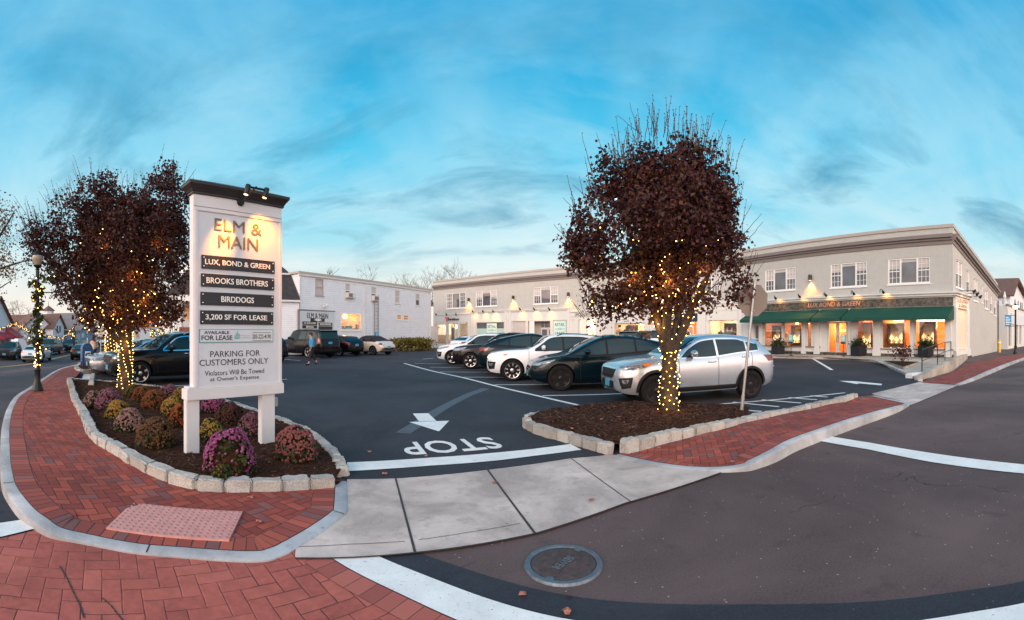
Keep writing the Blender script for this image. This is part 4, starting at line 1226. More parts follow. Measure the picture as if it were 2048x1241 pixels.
# second left tree, up the walk beyond the mailbox
b3_ = G(222, 722, .17)
lim3 = [([(222, 724), (222, 690), (223, 660), (224, 630)], (.26, .22)), ([(224, 640), (200, 600), (175, 560)], (.14, .04)), ([(224, 640), (245, 600), (265, 560)], (.14, .04)), ([(224, 640), (224, 590), (222, 540)], (.14, .04))]
lob3 = [(222, 565, 80, 60), (165, 585, 38, 50), (275, 600, 40, 45), (170, 630, 24, 25)]
t3, W3, r3, f3 = tree('pear_tree', 'farther pear tree with densely lit trunk up the brick walk beyond the mailbox', 'tree', b3_, None, lim3, lob3, 24.5, 36.7, 222, 330, 20, .12, M['red_leaf'], 'bark', 15, group='ornamental pear trees', colf=pear_col(2, 6), gap=.25)
bp = []
for (path, rr), n, tn in zip(lim3, (170, 36, 36, 30), (26, 8, 8, 8)):
    o_, w_ = wrap_points([W3(*q) for q in path], (rr[0] * 1.25, rr[1] * 1.3), n, rnd, tn); bp += o_
bulb_string('string_lights', 'dense warm string lights on the farther trunk beyond the mailbox', bp, .015, M['bulb'], 'string lights wound round the pear trees')
point('string_glow', t3, W3(222, 660, -.6), 10); point('string_glow', t3, W3(222, 610, -.6), 10)
# yellowing street tree that reaches in at the left edge
b4_ = D(-120, 17, 0)
lim4 = [([(-120, 755), (-118, 680), (-110, 600)], (.22, .16)), ([(-112, 620), (-60, 545), (0, 470), (30, 420)], (.10, .02)), ([(-112, 610), (-50, 560), (20, 530), (70, 515)], (.08, .012)), ([(-110, 600), (-120, 480), (-100, 360)], (.12, .02)), ([(-110, 600), (-30, 590), (25, 560)], (.06, .012))]
lob4 = [(-20, 440, 52, 70), (-70, 420, 70, 90), (-10, 520, 50, 45), (-120, 480, 90, 110), (20, 545, 34, 20), (-25, 585, 35, 25), (18, 440, 22, 40)]
tree('maple_tree', 'sparse yellow-brown street tree reaching in past the garland post', 'tree', b4_, None, lim4, lob4, 17, 53, -120, 620, 14, .085, M['yellow_leaf'], 'bark', 21, gap=.06, clump_r=.3)

# ---------------------------------------------------------------- chrysanthemums
MUMC = dict(
    mauve=[(0, (.16, .045, .085)), (.5, (.28, .09, .14)), (1, (.36, .17, .19))], pink=[(0, (.22, .03, .10)), (.5, (.36, .07, .19)), (1, (.48, .14, .27))],
    magenta=[(0, (.20, .025, .11)), (.5, (.36, .06, .21)), (1, (.50, .18, .32))], copper=[(0, (.22, .06, .055)), (.5, (.34, .12, .09)), (1, (.34, .09, .12))],
    dusty=[(0, (.22, .10, .08)), (.5, (.36, .19, .16)), (1, (.46, .28, .24))], gold=[(0, (.28, .12, .02)), (.5, (.42, .21, .03)), (1, (.52, .30, .06))],
    yellow=[(0, (.26, .15, .02)), (.5, (.42, .26, .04)), (1, (.50, .34, .08))], bronze=[(0, (.085, .030, .014)), (.5, (.15, .058, .022)), (1, (.20, .085, .03))],
    rust=[(0, (.13, .03, .008)), (.5, (.24, .065, .014)), (1, (.32, .10, .02))], orange=[(0, (.22, .03, .01)), (.5, (.36, .065, .014)), (1, (.46, .13, .02))],
    maroon=[(0, (.055, .012, .012)), (.5, (.10, .025, .020)), (1, (.14, .045, .025))], olive=[(0, (.10, .07, .015)), (.5, (.20, .13, .025)), (1, (.24, .12, .03))])
MUMM = {k: leaf_mat(k + '_petals', [(q, tuple(x * .62 for x in c)) for q, c in v], .75, .15) for k, v in MUMC.items()}
def mum(px, py, wpx, hpx, col, label, bare=None, seed=0, n=None):
    rnd = random.Random(seed + px * 7 + py)
    base = G(px, py - hpx * .12, .14); d = base.to_2d().length; k = d / F
    rx = wpx / 2 * k * .95; h = hpx * k * .88
    root = thing('chrysanthemum', label, 'flower', base, 0, 'potted-size mums planted in the bed')
    a = math.atan2(base.x, base.y); tow = Vector((-math.sin(a), -math.cos(a), 0))
    def surf(u, v): return Vector((rx * math.sqrt(1 - v * v) * math.cos(u), rx * math.sqrt(1 - v * v) * math.sin(u), h * v))
    lp = []
    for _ in range(420):
        u = rnd.uniform(0, 2 * math.pi); v = rnd.uniform(-.05, .95); lp.append(base + surf(u, v) * rnd.uniform(.80, .97))
    leaf_mesh(lp, .030 + .1 * rx, rnd).build('foliage', M['green_leaf'], root)
    core = MB(); core.lathe([(rx * .8 * math.cos(q), h * .86 * math.sin(q) - .02) for q in [0, .3, .6, .9, 1.2, 1.5]], 12, base); core.build('stems', M['mulch'], root)
    fm = MB(); fm.col = []
    dens = n or int(min(1500, 900 * (rx / .25) ** 2))
    pr = .0165 if rx > .2 else .015
    for _ in range(dens):
        u = rnd.uniform(0, 2 * math.pi); v = rnd.uniform(0, 1) ** .8
        p = surf(u, v); nrm = Vector((p.x / rx ** 2, p.y / rx ** 2, p.z / h ** 2)).normalized()
        if bare and (p.normalized().dot((tow + Vector((0, 0, .55)) ).normalized()) > bare) and rnd.random() < .93: continue
        bump = 1 + .13 * vnoise(base + p, 7, 3)
        if vnoise(base + p, 11, 5) < -.32: continue
        if v < .25 and rnd.random() < .5: continue
        p = base + p * bump; r_ = pr * rnd.uniform(.75, 1.2)
        nrm = (nrm + Vector((rnd.uniform(-.4, .4), rnd.uniform(-.4, .4), rnd.uniform(-.2, .4)))).normalized()
        x = nrm.orthogonal().normalized(); y = nrm.cross(x); b = len(fm.v); c = rnd.random()
        fm.v.append(p + nrm * r_ * .75)
        for j in range(7):
            th = j * 2 * math.pi / 7; rr = r_ * rnd.uniform(.8, 1.15); fm.v.append(p + (x * math.cos(th) + y * math.sin(th)) * rr)
        for j in range(7): fm.f.append([b, b + 1 + j, b + 1 + (j + 1) % 7]); fm.col.append(min(1, max(0, c + rnd.uniform(-.18, .18))))
    o = fm.build('flowers', MUMM[col], root); o['kind'] = 'stuff'
    return root
for a in [
    (187, 816, 46, 34, 'dusty', 'dusty pink mum farthest left in the bed, by the block edging'),
    (218, 822, 62, 44, 'mauve', 'mauve pink mum next to the dusty one at the left end of the bed'),
    (237, 838, 56, 36, 'gold', 'round golden mum between the mauve and the pale pink mums'),
    (260, 864, 66, 46, 'dusty', 'pale dusty pink mum between the golden and the dark bronze mums'),
    (311, 894, 86, 58, 'bronze', 'large dark bronze mum in front, left of the sign post'),
    (262, 794, 28, 24, 'olive', 'small olive green mum at the foot of the lit trunk'),
    (285, 805, 46, 32, 'rust', 'small dark rust mum behind, right of the lit trunk'),
    (310, 820, 60, 40, 'rust', 'rust orange mum in the middle of the bed'),
    (338, 797, 44, 28, 'mauve', 'small mauve mum at the back of the bed near the black SUV'),
    (362, 802, 36, 28, 'gold', 'small gold mum at the back, just left of the sign'),
    (347, 832, 54, 38, 'gold', 'gold mum behind the orange one, left of the sign post'),
    (360, 856, 50, 48, 'orange', 'fiery orange red mum tucked against the left sign post'),
    (428, 826, 58, 36, 'pink', 'bright pink mum seen under the sign behind the left post'),
    (459, 851, 66, 44, 'maroon', 'dark maroon mum seen between the two sign posts'),
    (424, 880, 56, 42, 'yellow', 'yellow mum just right of the left sign post'),
    (503, 872, 62, 46, 'mauve', 'faded mauve mum left of the right sign post')]:
    mum(*a)
mum(459, 950, 112, 92, 'magenta', 'big magenta mum with a bare green middle in front of the sign', bare=.80)
mum(591, 922, 90, 72, 'copper', 'copper pink dome-shaped mum right of the right sign post')
mum(441, 958, 30, 30, 'olive', 'dried tan clump at the foot of the big magenta mum', n=80)

# ---------------------------------------------------------------- stop sign seen from behind
q0 = G(1483, 824, .13); top = D(1510, q0.to_2d().length, EYE + (HY - 562) / (F / q0.to_2d().length))
ss = thing('stop_sign', 'grey back of a stop sign on a leaning steel post at the mulch bed end', 'sign', q0)
ax = (top - q0); axn = ax.normalized()
MB().tube([q0 - axn * .1, q0 + ax * .13], .036, 10).build('sleeve', M['metal'], ss, smooth=40)
MB().tube([q0 - axn * .05, top], .027, 10).build('post', M['metal'], ss, smooth=40)
cn = D(1508, q0.to_2d().length, EYE + (HY - 601) / (F / q0.to_2d().length)); 
fdir = Vector((math.sin(az(1508) - .45), math.cos(az(1508) - .45), 0)); sdir = Vector((fdir.y, -fdir.x, 0)); udir = (axn - fdir * axn.dot(fdir)).normalized()
cn = cn + fdir * .035
def octo(c, r, off):
    return [c + fdir * off + (sdir * math.cos(R(22.5 + 45 * k)) + udir * math.sin(R(22.5 + 45 * k))) * r for k in range(8)]
mb = MB(); a = octo(cn, .335, 0); b = octo(cn, .335, .004); mb.v = a + b
mb.f = [list(range(7, -1, -1)), list(range(8, 16))] + [[i, (i + 1) % 8, 8 + (i + 1) % 8, 8 + i] for i in range(8)]
mb.build('blade', M['signback'], ss)
mb = MB(); a = octo(cn, .33, .0045); b = octo(cn, .33, .006); mb.v = a + b
mb.f = [list(range(7, -1, -1)), list(range(8, 16))] + [[i, (i + 1) % 8, 8 + (i + 1) % 8, 8 + i] for i in range(8)]
mb.build('face', mat('stop_red', (.45, .02, .02), .5), ss)
mb = MB()
for dz in (-.2, .22): mb.ball(cn - fdir * .06 + udir * dz, .016, 8, 5)
mb.build('bolt', M['metal'], ss)

# ---------------------------------------------------------------- fallen leaves
lv = MB(); lrnd = random.Random(11)
fm_ = mat('dry_leaf', (.30, .11, .07), .8, var=.4, scale=30)
for px, py, z, w in [(769, 949, .02, 'curled dry leaf on the asphalt just below the left end of the stop bar'), (740, 905, .02, 'dry leaf on the lot asphalt by the sign bed'), (852, 913, .02, 'dry leaf on the asphalt under the STOP lettering'), (1046, 1190, .01, 'small dry leaf on the dark strip below the manhole'), (1135, 1225, .012, 'dry leaf lying on the white crosswalk line near the manhole'), (518, 1045, .035, 'pale dry leaf on the brick walk right of the tactile pad'), (501, 996, .035, 'tiny dry leaf on the brick walk below the edging'), (112, 1022, .05, 'dry leaf on the brick border by the left kerb'), (990, 966, .02, 'dry leaf beside the middle apron joint'), (1182, 1002, .02, 'dry leaf near the right apron joint'), (1318, 897, .03, 'dry leaf on the right brick walk near its blocks'), (1464, 925, .1, 'dark dry leaf on the right brick walk by the kerb'), (1202, 840, .18, 'orange leaf on the mulch left of the lone tree'), (1144, 858, .17, 'brown leaf on the mulch near the left tip of the bed')]:
    p = G(px, py, z); m_ = MB(); n = 9; d = lrnd.uniform(0, 6)
    vs = [p + Vector((0, 0, .016))]
    for k in range(n):
        r_ = .036 * lrnd.uniform(.55, 1.2); th = d + k * 2 * math.pi / n
        vs.append(p + Vector((r_ * math.cos(th), r_ * math.sin(th) * .8, lrnd.uniform(.001, .02))))
    m_.v = vs; m_.f = [[0, 1 + k, 1 + (k + 1) % n] for k in range(n)]; m_.col = [0] * n
    set_tag(m_.build('fallen_leaf', fm_), w, 'leaf', 'fallen leaves on the ground')
# ---------------------------------------------------------------- buildings
class B:
    """Measuring on one facade: pixel box -> (s0, s1, z0, z1)."""
    def __init__(s, fr): s.f = fr
    def r(s, x0, t0, b0, x1, n=0.0):
        return s.f.s(x0, n), s.f.s(x1, n), s.f.z(x0, b0, n), s.f.z(x0, t0, n)
def wall_holes(mb, fr, s0, s1, z0, z1, holes, depth=.22, zt1=None, n0=0.0):
    xs = sorted({s0, s1} | {h[0] for h in holes} | {h[1] for h in holes}); zs = sorted({z0, z1} | {h[2] for h in holes} | {h[3] for h in holes})
    xs = [x for x in xs if s0 - 1e-6 <= x <= s1 + 1e-6]; zs = [z for z in zs if z0 - 1e-6 <= z <= z1 + 1e-6]
    top = (lambda s: z1 + (zt1 - z1) * (s - s0) / (s1 - s0)) if zt1 is not None else (lambda s: z1)
    for a, b in zip(xs, xs[1:]):
        for c, d in zip(zs, zs[1:]):
            m = ((a + b) / 2, (c + d) / 2)
            if any(h[0] < m[0] < h[1] and h[2] < m[1] < h[3] for h in holes): continue
            da, db = (top(a), top(b)) if d == z1 else (d, d)
            mb.quad(fr.p(a, n0, c), fr.p(b, n0, c), fr.p(b, n0, db), fr.p(a, n0, da))
    for a, b, c, d in holes:
        mb.quad(fr.p(a, n0, c), fr.p(b, n0, c), fr.p(b, n0 - depth, c), fr.p(a, n0 - depth, c))
        mb.quad(fr.p(a, n0, d), fr.p(b, n0, d), fr.p(b, n0 - depth, d), fr.p(a, n0 - depth, d))
        mb.quad(fr.p(a, n0, c), fr.p(a, n0, d), fr.p(a, n0 - depth, d), fr.p(a, n0 - depth, c))
        mb.quad(fr.p(b, n0, c), fr.p(b, n0, d), fr.p(b, n0 - depth, d), fr.p(b, n0 - depth, c))
def window(fr, par, h, lights=3, mull=True, frm='winfr', pane='win', blind=.5, sill=True, w=.07, n=-.09, sillm=None, lit=None):
    s0, s1, z0, z1 = h; mb = MB(); W = s1 - s0
    for a, b in ((s0, s0 + w), (s1 - w, s1)): mb.fbox(fr, a, b, n, n + .06, z0, z1)
    mb.fbox(fr, s0 + w, s1 - w, n, n + .06, z1 - w, z1); mb.fbox(fr, s0 + w, s1 - w, n, n + .06, z0, z0 + w)
    cuts = [s0] + ([s0 + W * .30, s1 - W * .30] if lights == 3 else ([s0 + W / 2] if lights == 2 else [])) + [s1]
    for c in cuts[1:-1]: mb.fbox(fr, c - w * .7, c + w * .7, n, n + .062, z0 + w, z1 - w)
    zm = (z0 + z1) / 2
    for i, (a, b) in enumerate(zip(cuts, cuts[1:])):
        if lights == 3 and i == 1:
            continue
        mb.fbox(fr, a + w, b - w, n, n + .05, zm - w * .4, zm + w * .4)
        if mull:
            for k in (1, 2):
                x = a + (b - a) * k / 3; mb.fbox(fr, x - .012, x + .012, n + .002, n + .035, z0 + w, z1 - w)
            for zz in ((z0 + zm) / 2, (z1 + zm) / 2): mb.fbox(fr, a + w, b - w, n + .002, n + .033, zz - .012, zz + .012)
    if sill: mb.fbox(fr, s0 - .06, s1 + .06, n + .065, .06, z0 - .09, z0 - .003)
    f = mb.build('window', M[frm], par)
    MB().fbox(fr, s0 + w * .5, s1 - w * .5, n - .03, n - .002, z0 + w * .5, z1 - w * .5).build('pane', M[pane], f)
    if blind:
        m2 = MB()
        for i, (a, b) in enumerate(zip(cuts, cuts[1:])):
            k = blind if not (lights == 3 and i == 1) else blind * .3
            if k > 0: m2.fbox(fr, a + w * .6, b - w * .6, n - .0015, n + .001, z1 - w - (z1 - z0 - 2 * w) * k, z1 - w)
        m2.build('blind', M['blind'], f)
    return f
def room(par, fr, s0, s1, z0, z1, depth, wallm='warm_wall', energy=40, n0=-.24, col=(1, .58, .24), strips=2):
    mb = MB(); p = fr.p; a, b = s0, s1; n1 = n0 - depth
    mb.quad(p(a, n1, z0), p(b, n1, z0), p(b, n1, z1), p(a, n1, z1)); mb.quad(p(a, n0, z0), p(a, n1, z0), p(a, n1, z1), p(a, n0, z1))
    mb.quad(p(b, n0, z0), p(b, n1, z0), p(b, n1, z1), p(b, n0, z1)); mb.quad(p(a, n0, z1), p(b, n0, z1), p(b, n1, z1), p(a, n1, z1))
    o = mb.build('interior', M[wallm], par)
    MB().quad(p(a, n0, z0), p(b, n0, z0), p(b, n1, z0), p(a, n1, z0)).build('shop_floor', M['floor_in'], o)
    for k in range(strips):
        q = a + (b - a) * (k + .5) / strips
        MB().fbox(fr, q - .3, q + .3, n1 + depth * .3, n1 + depth * .42, z1 - .06, z1 - .02).build('ceiling_lamp', M['glow'], o)
        point('shop_light', o, p(q, n0 - depth * .45, z1 - .5), energy / strips, col, .25)
    return o

P0, P1, P2, P3 = (-9.86, 55.9), (8.58, 42.08), (17.5, 31.2), (22.5, 15.1)
p4 = D(1995, 41); P4 = (p4.x, p4.y)
f1, f2, f3, f4 = Fr(P0, P1), Fr(P1, P2), Fr(P2, P3), Fr(P3, P4)
rb = thing('retail_building', 'long two-storey pale grey brick retail building with taupe cornice and white shopfronts', 'building', (P2[0], P2[1], 0))
ZC0, ZC1, ZP = 7.06, 7.65, 8.25
b1, b2, b3, b4 = B(f1), B(f2), B(f3), B(f4)
up1 = [b1.r(893, 588, 618, 931), b1.r(952, 583.5, 614, 994), b1.r(1067, 575.5, 609, 1116), b1.r(1166, 572, 605, 1196)]
up2 = [b2.r(1262, 566, 602, 1310), b2.r(1385, 553, 594, 1440)]
up3 = [b3.r(1530, 541, 584, 1591), b3.r(1661, 529, 576.5, 1734), b3.r(1776, 519, 569.5, 1860)]
SZ = 3.28   # top of the shopfront zone
def sz(fr): return SZ
sh1 = [b1.r(872, 648, 700, 892), b1.r(895, 647, 700, 915), b1.r(919, 646, 700, 935),
       b1.r(952, 645.5, 676, 1008), b1.r(1023, 643, 680, 1051), b1.r(1056, 642.5, 702, 1100), b1.r(1106, 641, 676, 1133), b1.r(1161, 636, 702, 1190)]
sh2 = [b2.r(1229, 648, 700, 1288), b2.r(1309, 645, 703, 1393), b2.r(1418, 641, 690, 1474)]
sh3 = [b3.r(1508, 650, 703, 1518), b3.r(1527, 646, 694, 1563), b3.r(1566, 645, 694, 1603), b3.r(1613, 645, 695, 1622), b3.r(1654, 644, 712, 1694), b3.r(1713, 641, 697, 1746), b3.r(1763, 640, 698, 1820), b3.r(1829, 639, 699, 1890)]
def fix(hs, z0=None):
    out = []
    for h in hs:
        a, b, c, d = h; out.append((a, b, max(c, .16), d))
    return out
sh1, sh2, sh3 = fix(sh1), fix(sh2), fix(sh3)
for fr, up, sh in ((f1, up1, sh1), (f2, up2, sh2), (f3, up3, sh3)):
    mb = MB(); top_sh = f1.z(945, 629) if fr is f1 else f2.z(1440, 606) if fr is f2 else f3.z(1780, 590)
    wall_holes(mb, fr, 0, fr.len, top_sh, ZC0, up)
    mb.build('wall', M['wall'], rb)
    mb = MB(); wall_holes(mb, fr, 0, fr.len, -.1, top_sh, sh, .24)
    mb.build('shopfront_wall', M['trim'], rb)
    mb = MB(); mb.fbox(fr, 0, fr.len, -.3, -.02, ZC0 + .005, ZP - .02); mb.build('parapet', M['wall'], rb)
    mb = MB()
    mb.fbox(fr, -.0, fr.len, -.02, .06, ZC0 - .02, ZC0 + .22); mb.fbox(fr, -.0, fr.len, -.02, .16, ZC0 + .222, ZC0 + .36)
    mb.fbox(fr, -.0, fr.len, -.02, .30, ZC0 + .362, ZC1 - .06); mb.fbox(fr, -.0, fr.len, -.02, .24, ZC1 - .058, ZC1)
    mb.build('cornice', M['taupe'], rb)
    mb = MB(); mb.fbox(fr, -.02, fr.len + .02, -.36, .05, ZP - .2, ZP); mb.build('coping', M['taupe_light'], rb)
    for i, h in enumerate(up): window(fr, rb, h, 3, True, blind=(.0, .42, .5, .46)[i % 4] if fr is not f3 else (.48, .35, .4)[i], w=.075)
# roof deck behind the parapets and the plain back
q = [f1.p(0, -.2, 7.6), f1.p(f1.len, -.2, 7.6), f2.p(f2.len, -.2, 7.6), f3.p(f3.len, -.2, 7.6), f4.p(f4.len, -.2, 5.4), Vector((40, 42, 5.6)), Vector((16, 62, 7.4)), Vector((-4, 66, 7.6))]
mb = MB(); mb.add(q, [tuple(range(len(q)))]); mb.build('roof', M['taupe_light'], rb)
mb = MB(); mb.quad(f1.p(0, 0, 0), f1.p(0, 0, ZP), Vector((-4, 66, ZP)), Vector((-4, 66, 0))); mb.build('end_wall', M['wall'], rb)
# side wall along the street: the roofline steps down with the hill
zt = 6.15
sd = [b4.r(1912, 518, 574, 1925.5), b4.r(1933, 539, 586, 1940), b4.r(1947, 556, 601, 1956), b4.r(1963, 570, 605, 1966), b4.r(1969, 579, 617, 1977), b4.r(1980.5, 589, 624, 1985), b4.r(1988, 597, 631, 1993)]
for i, h in enumerate(sd): sd[i] = (h[0], h[1], max(h[2], 2.6), h[3])
def ztop4(s, z): return z + (zt - ZP) * s / f4.len * 1.0
mb = MB()
# bands one window at a time so that every opening is cut
cur = 0.0
for h in sd:
    for (a, b, hole) in ((cur, h[0], None), (h[0], h[1], h)):
        if b - a < 1e-3: continue
        ta, tb = ztop4(a, ZC0), ztop4(b, ZC0)
        if hole is None: mb.quad(f4.p(a, 0, -.6), f4.p(b, 0, -.6), f4.p(b, 0, tb), f4.p(a, 0, ta))
        else:
            mb.quad(f4.p(a, 0, -.6), f4.p(b, 0, -.6), f4.p(b, 0, h[2]), f4.p(a, 0, h[2])); mb.quad(f4.p(a, 0, h[3]), f4.p(b, 0, h[3]), f4.p(b, 0, tb), f4.p(a, 0, ta))
            for zz in (h[2], h[3]): mb.quad(f4.p(a, 0, zz), f4.p(b, 0, zz), f4.p(b, -.15, zz), f4.p(a, -.15, zz))
            for ss_ in (a, b): mb.quad(f4.p(ss_, 0, h[2]), f4.p(ss_, 0, h[3]), f4.p(ss_, -.15, h[3]), f4.p(ss_, -.15, h[2]))
    cur = h[1]
mb.quad(f4.p(cur, 0, -.6), f4.p(f4.len, 0, -.6), f4.p(f4.len, 0, ztop4(f4.len, ZC0)), f4.p(cur, 0, ztop4(cur, ZC0)))
mb.quad(f4.p(f4.len, 0, -.6), f4.p(f4.len, -8, -.6), f4.p(f4.len, -8, zt), f4.p(f4.len, 0, zt))
mb.build('wall', M['wall'], rb)
def slope_band(fr, n0, n1, za, zb_, s0=0.0, s1=None):
    s1 = fr.len if s1 is None else s1; p = fr.p; t_ = ztop4
    return [p(s0, n1, t_(s0, za)), p(s1, n1, t_(s1, za)), p(s1, n0, t_(s1, za)), p(s0, n0, t_(s0, za)), p(s0, n1, t_(s0, zb_)), p(s1, n1, t_(s1, zb_)), p(s1, n0, t_(s1, zb_)), p(s0, n0, t_(s0, zb_))]
mb = MB(); mb.hexa(slope_band(f4, -.3, -.02, ZC0 + .004, ZP - .02)); mb.build('parapet', M['wall'], rb)
mb = MB(); mb.hexa(slope_band(f4, -.02, .06, ZC0 - .02, ZC0 + .22)); mb.hexa(slope_band(f4, -.02, .16, ZC0 + .222, ZC0 + .36)); mb.hexa(slope_band(f4, -.02, .30, ZC0 + .362, ZC1 - .06)); mb.hexa(slope_band(f4, -.02, .24, ZC1 - .058, ZC1))
mb.build('cornice', M['taupe'], rb)
mb = MB(); mb.hexa(slope_band(f4, -.36, .05, ZP - .2, ZP, -.02)); mb.build('coping', M['taupe_light'], rb)
for i, h in enumerate(sd): window(f4, rb, h, 2 if i in (0, 2, 4) else 1, False, blind=.5, w=.06, n=-.10)

# --- shopfront trim, glass and rooms
def trimbox(fr, s0, s1, n0, n1, z0, z1, m='trim', name='shopfront_trim'): return MB().fbox(fr, s0, s1, n0, n1, z0, z1).build(name, M[m], rb)
mb = MB()
for fr, xs in ((f1, [(867, 941.5, 630), (942.5, 1013.5, 623), (1018, 1140, 620)]),):
    for x0, x1, yt in xs:
        a, b = fr.s(x0), fr.s(x1); zt_ = fr.z(x0, yt)
        mb.fbox(fr, a, b, -.01, .10, zt_ - .09, zt_); mb.fbox(fr, a, b, -.01, .045, zt_ - .19, zt_ - .092)
        for s_ in (a, b - .28): mb.fbox(fr, s_, s_ + .28, -.01, .05, .1, zt_ - .20)
a, b = f1.s(1142), f1.s(1204); mb.fbox(f1, a, b, -.01, .20, f1.z(1142, 623) - .10, f1.z(1142, 623)); mb.fbox(f1, a + .1, b - .1, -.01, .12, f1.z(1142, 634), f1.z(1142, 626))
for x0, x1 in ((1150, 1157.5), (1193, 1201)): mb.fbox(f1, f1.s(x0), f1.s(x1), -.01, .14, .1, f1.z(1150, 635.5))
mb.fbox(f1, f1.s(1145), f1.s(1202), -.01, .10, f1.z(1150, 640), f1.z(1150, 635.6))
# second segment: white panelled shopfronts
for y0, y1, n in ((604, 608, .16), (608.2, 613, .09), (618, 622, .04)):
    mb.fbox(f2, .05, f2.len - .02, -.01, n, f2.z(1440, y1), f2.z(1440, y0))
for x0, x1 in ((1208, 1224), (1292, 1300), (1396, 1412), (1477, 1484)): mb.fbox(f2, f2.s(x0), f2.s(x1), -.01, .09, .1, f2.z(1440, 622.2))
mb.fbox(f2, f2.s(1414), f2.s(1476), -.01, .05, f2.z(1440, 641), f2.z(1440, 623))
mb.fbox(f2, f2.s(1226), f2.s(1290), -.01, .05, f2.z(1260, 647), f2.z(1260, 631))
# third: jeweller's front
zc = f3.z(1780, 588)
mb.fbox(f3, -.1, f3.len + .32, -.01, .34, zc - .10, zc); mb.fbox(f3, -.1, f3.len + .26, -.01, .24, zc - .24, zc - .102); mb.fbox(f3, -.1, f3.len + .15, -.01, .12, zc - .32, zc - .242)
for x0, x1 in ((1519, 1526.5), (1605, 1612), (1630, 1640), (1697, 1702), (1747.5, 1761.5), (1821, 1828), (1891, 1903)):
    a, b = f3.s(x0), f3.s(x1); mb.fbox(f3, a, b, -.01, .10, .2, f3.z(1780, 640)); mb.fbox(f3, a - .04, b + .04, -.01, .14, .2, .62)
mb.build('shopfront_trim', M['trim'], rb)
zf0, zf1 = f3.z(1780, 614.5), zc - .325
MB().fbox(f3, .0, f3.len + .02, .0, .06, zf0, zf1).build('fascia', M['marble'], rb)
MB().fbox(f3, f3.s(1510), f3.len + .05, -.01, .06, .16, .36).build('plinth', M['marble'], rb)
MB().fbox(f3, f3.s(1510), f3.s(1642), .061, .09, f3.z(1700, 697), f3.z(1700, 694.6)).build('sill', M['taupe'], rb)
MB().fbox(f3, f3.s(1704), f3.len + .05, .061, .09, f3.z(1800, 700), f3.z(1800, 697.6)).build('sill', M['taupe'], rb)
def pane(fr, h, m='glass', n=-.12, name='shop_window', mull=0):
    a, b, c, d = h; mb = MB()
    for x0, x1, y0, y1 in ((a, a + .05, c, d), (b - .05, b, c, d), (a + .05, b - .05, d - .05, d), (a + .05, b - .05, c, c + .06)): mb.fbox(fr, x0, x1, n - .02, n + .03, y0, y1)
    for k in range(mull): x = a + (b - a) * (k + 1) / (mull + 1); mb.fbox(fr, x - .02, x + .02, n - .019, n + .03, c + .06, d - .05)
    f = mb.build(name, M['trim'], rb)
    MB().fbox(fr, a + .02, b - .02, n - .006, n, c + .02, d - .02).build('pane', M[m], f)
    return f
def door(fr, h, m='trim', n=-.14, cols=2, rows=4, leaves=2, glass='glass', transom=.0):
    a, b, c, d = h; zt_ = d - transom; W = (b - a) / leaves
    for l in range(leaves):
        x0 = a + W * l + .01; x1 = a + W * (l + 1) - .01; mb = MB(); fwid = .11
        mb.fbox(fr, x0, x0 + fwid, n, n + .05, c + .01, zt_ - .02); mb.fbox(fr, x1 - fwid, x1, n, n + .05, c + .01, zt_ - .02)
        mb.fbox(fr, x0 + fwid, x1 - fwid, n, n + .05, zt_ - .13, zt_ - .02); mb.fbox(fr, x0 + fwid, x1 - fwid, n, n + .05, c + .01, c + .22)
        for i in range(1, cols): x = x0 + fwid + (x1 - x0 - 2 * fwid) * i / cols; mb.fbox(fr, x - .014, x + .014, n + .006, n + .044, c + .22, zt_ - .13)
        for j in range(1, rows): z = c + .22 + (zt_ - .13 - c - .22) * j / rows; mb.fbox(fr, x0 + fwid, x1 - fwid, n + .007, n + .043, z - .014, z + .014)
        dd = mb.build('door', M[m], rb)
        MB().fbox(fr, x0 + fwid * .8, x1 - fwid * .8, n + .02, n + .026, c + .2, zt_ - .11).build('pane', M[glass], dd)
        hx = x1 - .06 if l == 0 else x0 + .06
        MB().tube([fr.p(hx, n + .09, c + .85), fr.p(hx, n + .09, c + 1.35)], .014, 6).build('handle', M['black'], dd)
    if transom:
        mb = MB(); mb.fbox(fr, a, b, n, n + .06, zt_ - .02, zt_ + .06)
        for i in range(1, 4): x = a + (b - a) * i / 4; mb.fbox(fr, x - .014, x + .014, n + .006, n + .044, zt_ + .06, d)
        mb.fbox(fr, a, b, n + .007, n + .043, (zt_ + d) / 2 + .02, (zt_ + d) / 2 + .048)
        tr = mb.build('transom', M[m], rb); MB().fbox(fr, a + .02, b - .02, n + .02, n + .026, zt_ + .05, d - .01).build('pane', M[glass], tr)
# shop 1 (left): bright pale interior
door(f1, sh1[0], leaves=1, rows=1, cols=1); pane(f1, sh1[1]); pane(f1, sh1[2])
room(rb, f1, sh1[0][0] - .2, sh1[2][1] + .2, .1, sh1[0][3] + .15, 5, 'pale_wall', 240, col=(1, .80, .55))
MB().fbox(f1, sh1[0][0] + .62, sh1[0][0] + 1.05, -2.2, -2.1, .12, 2.3).build('changing_door', M['black'], rb)
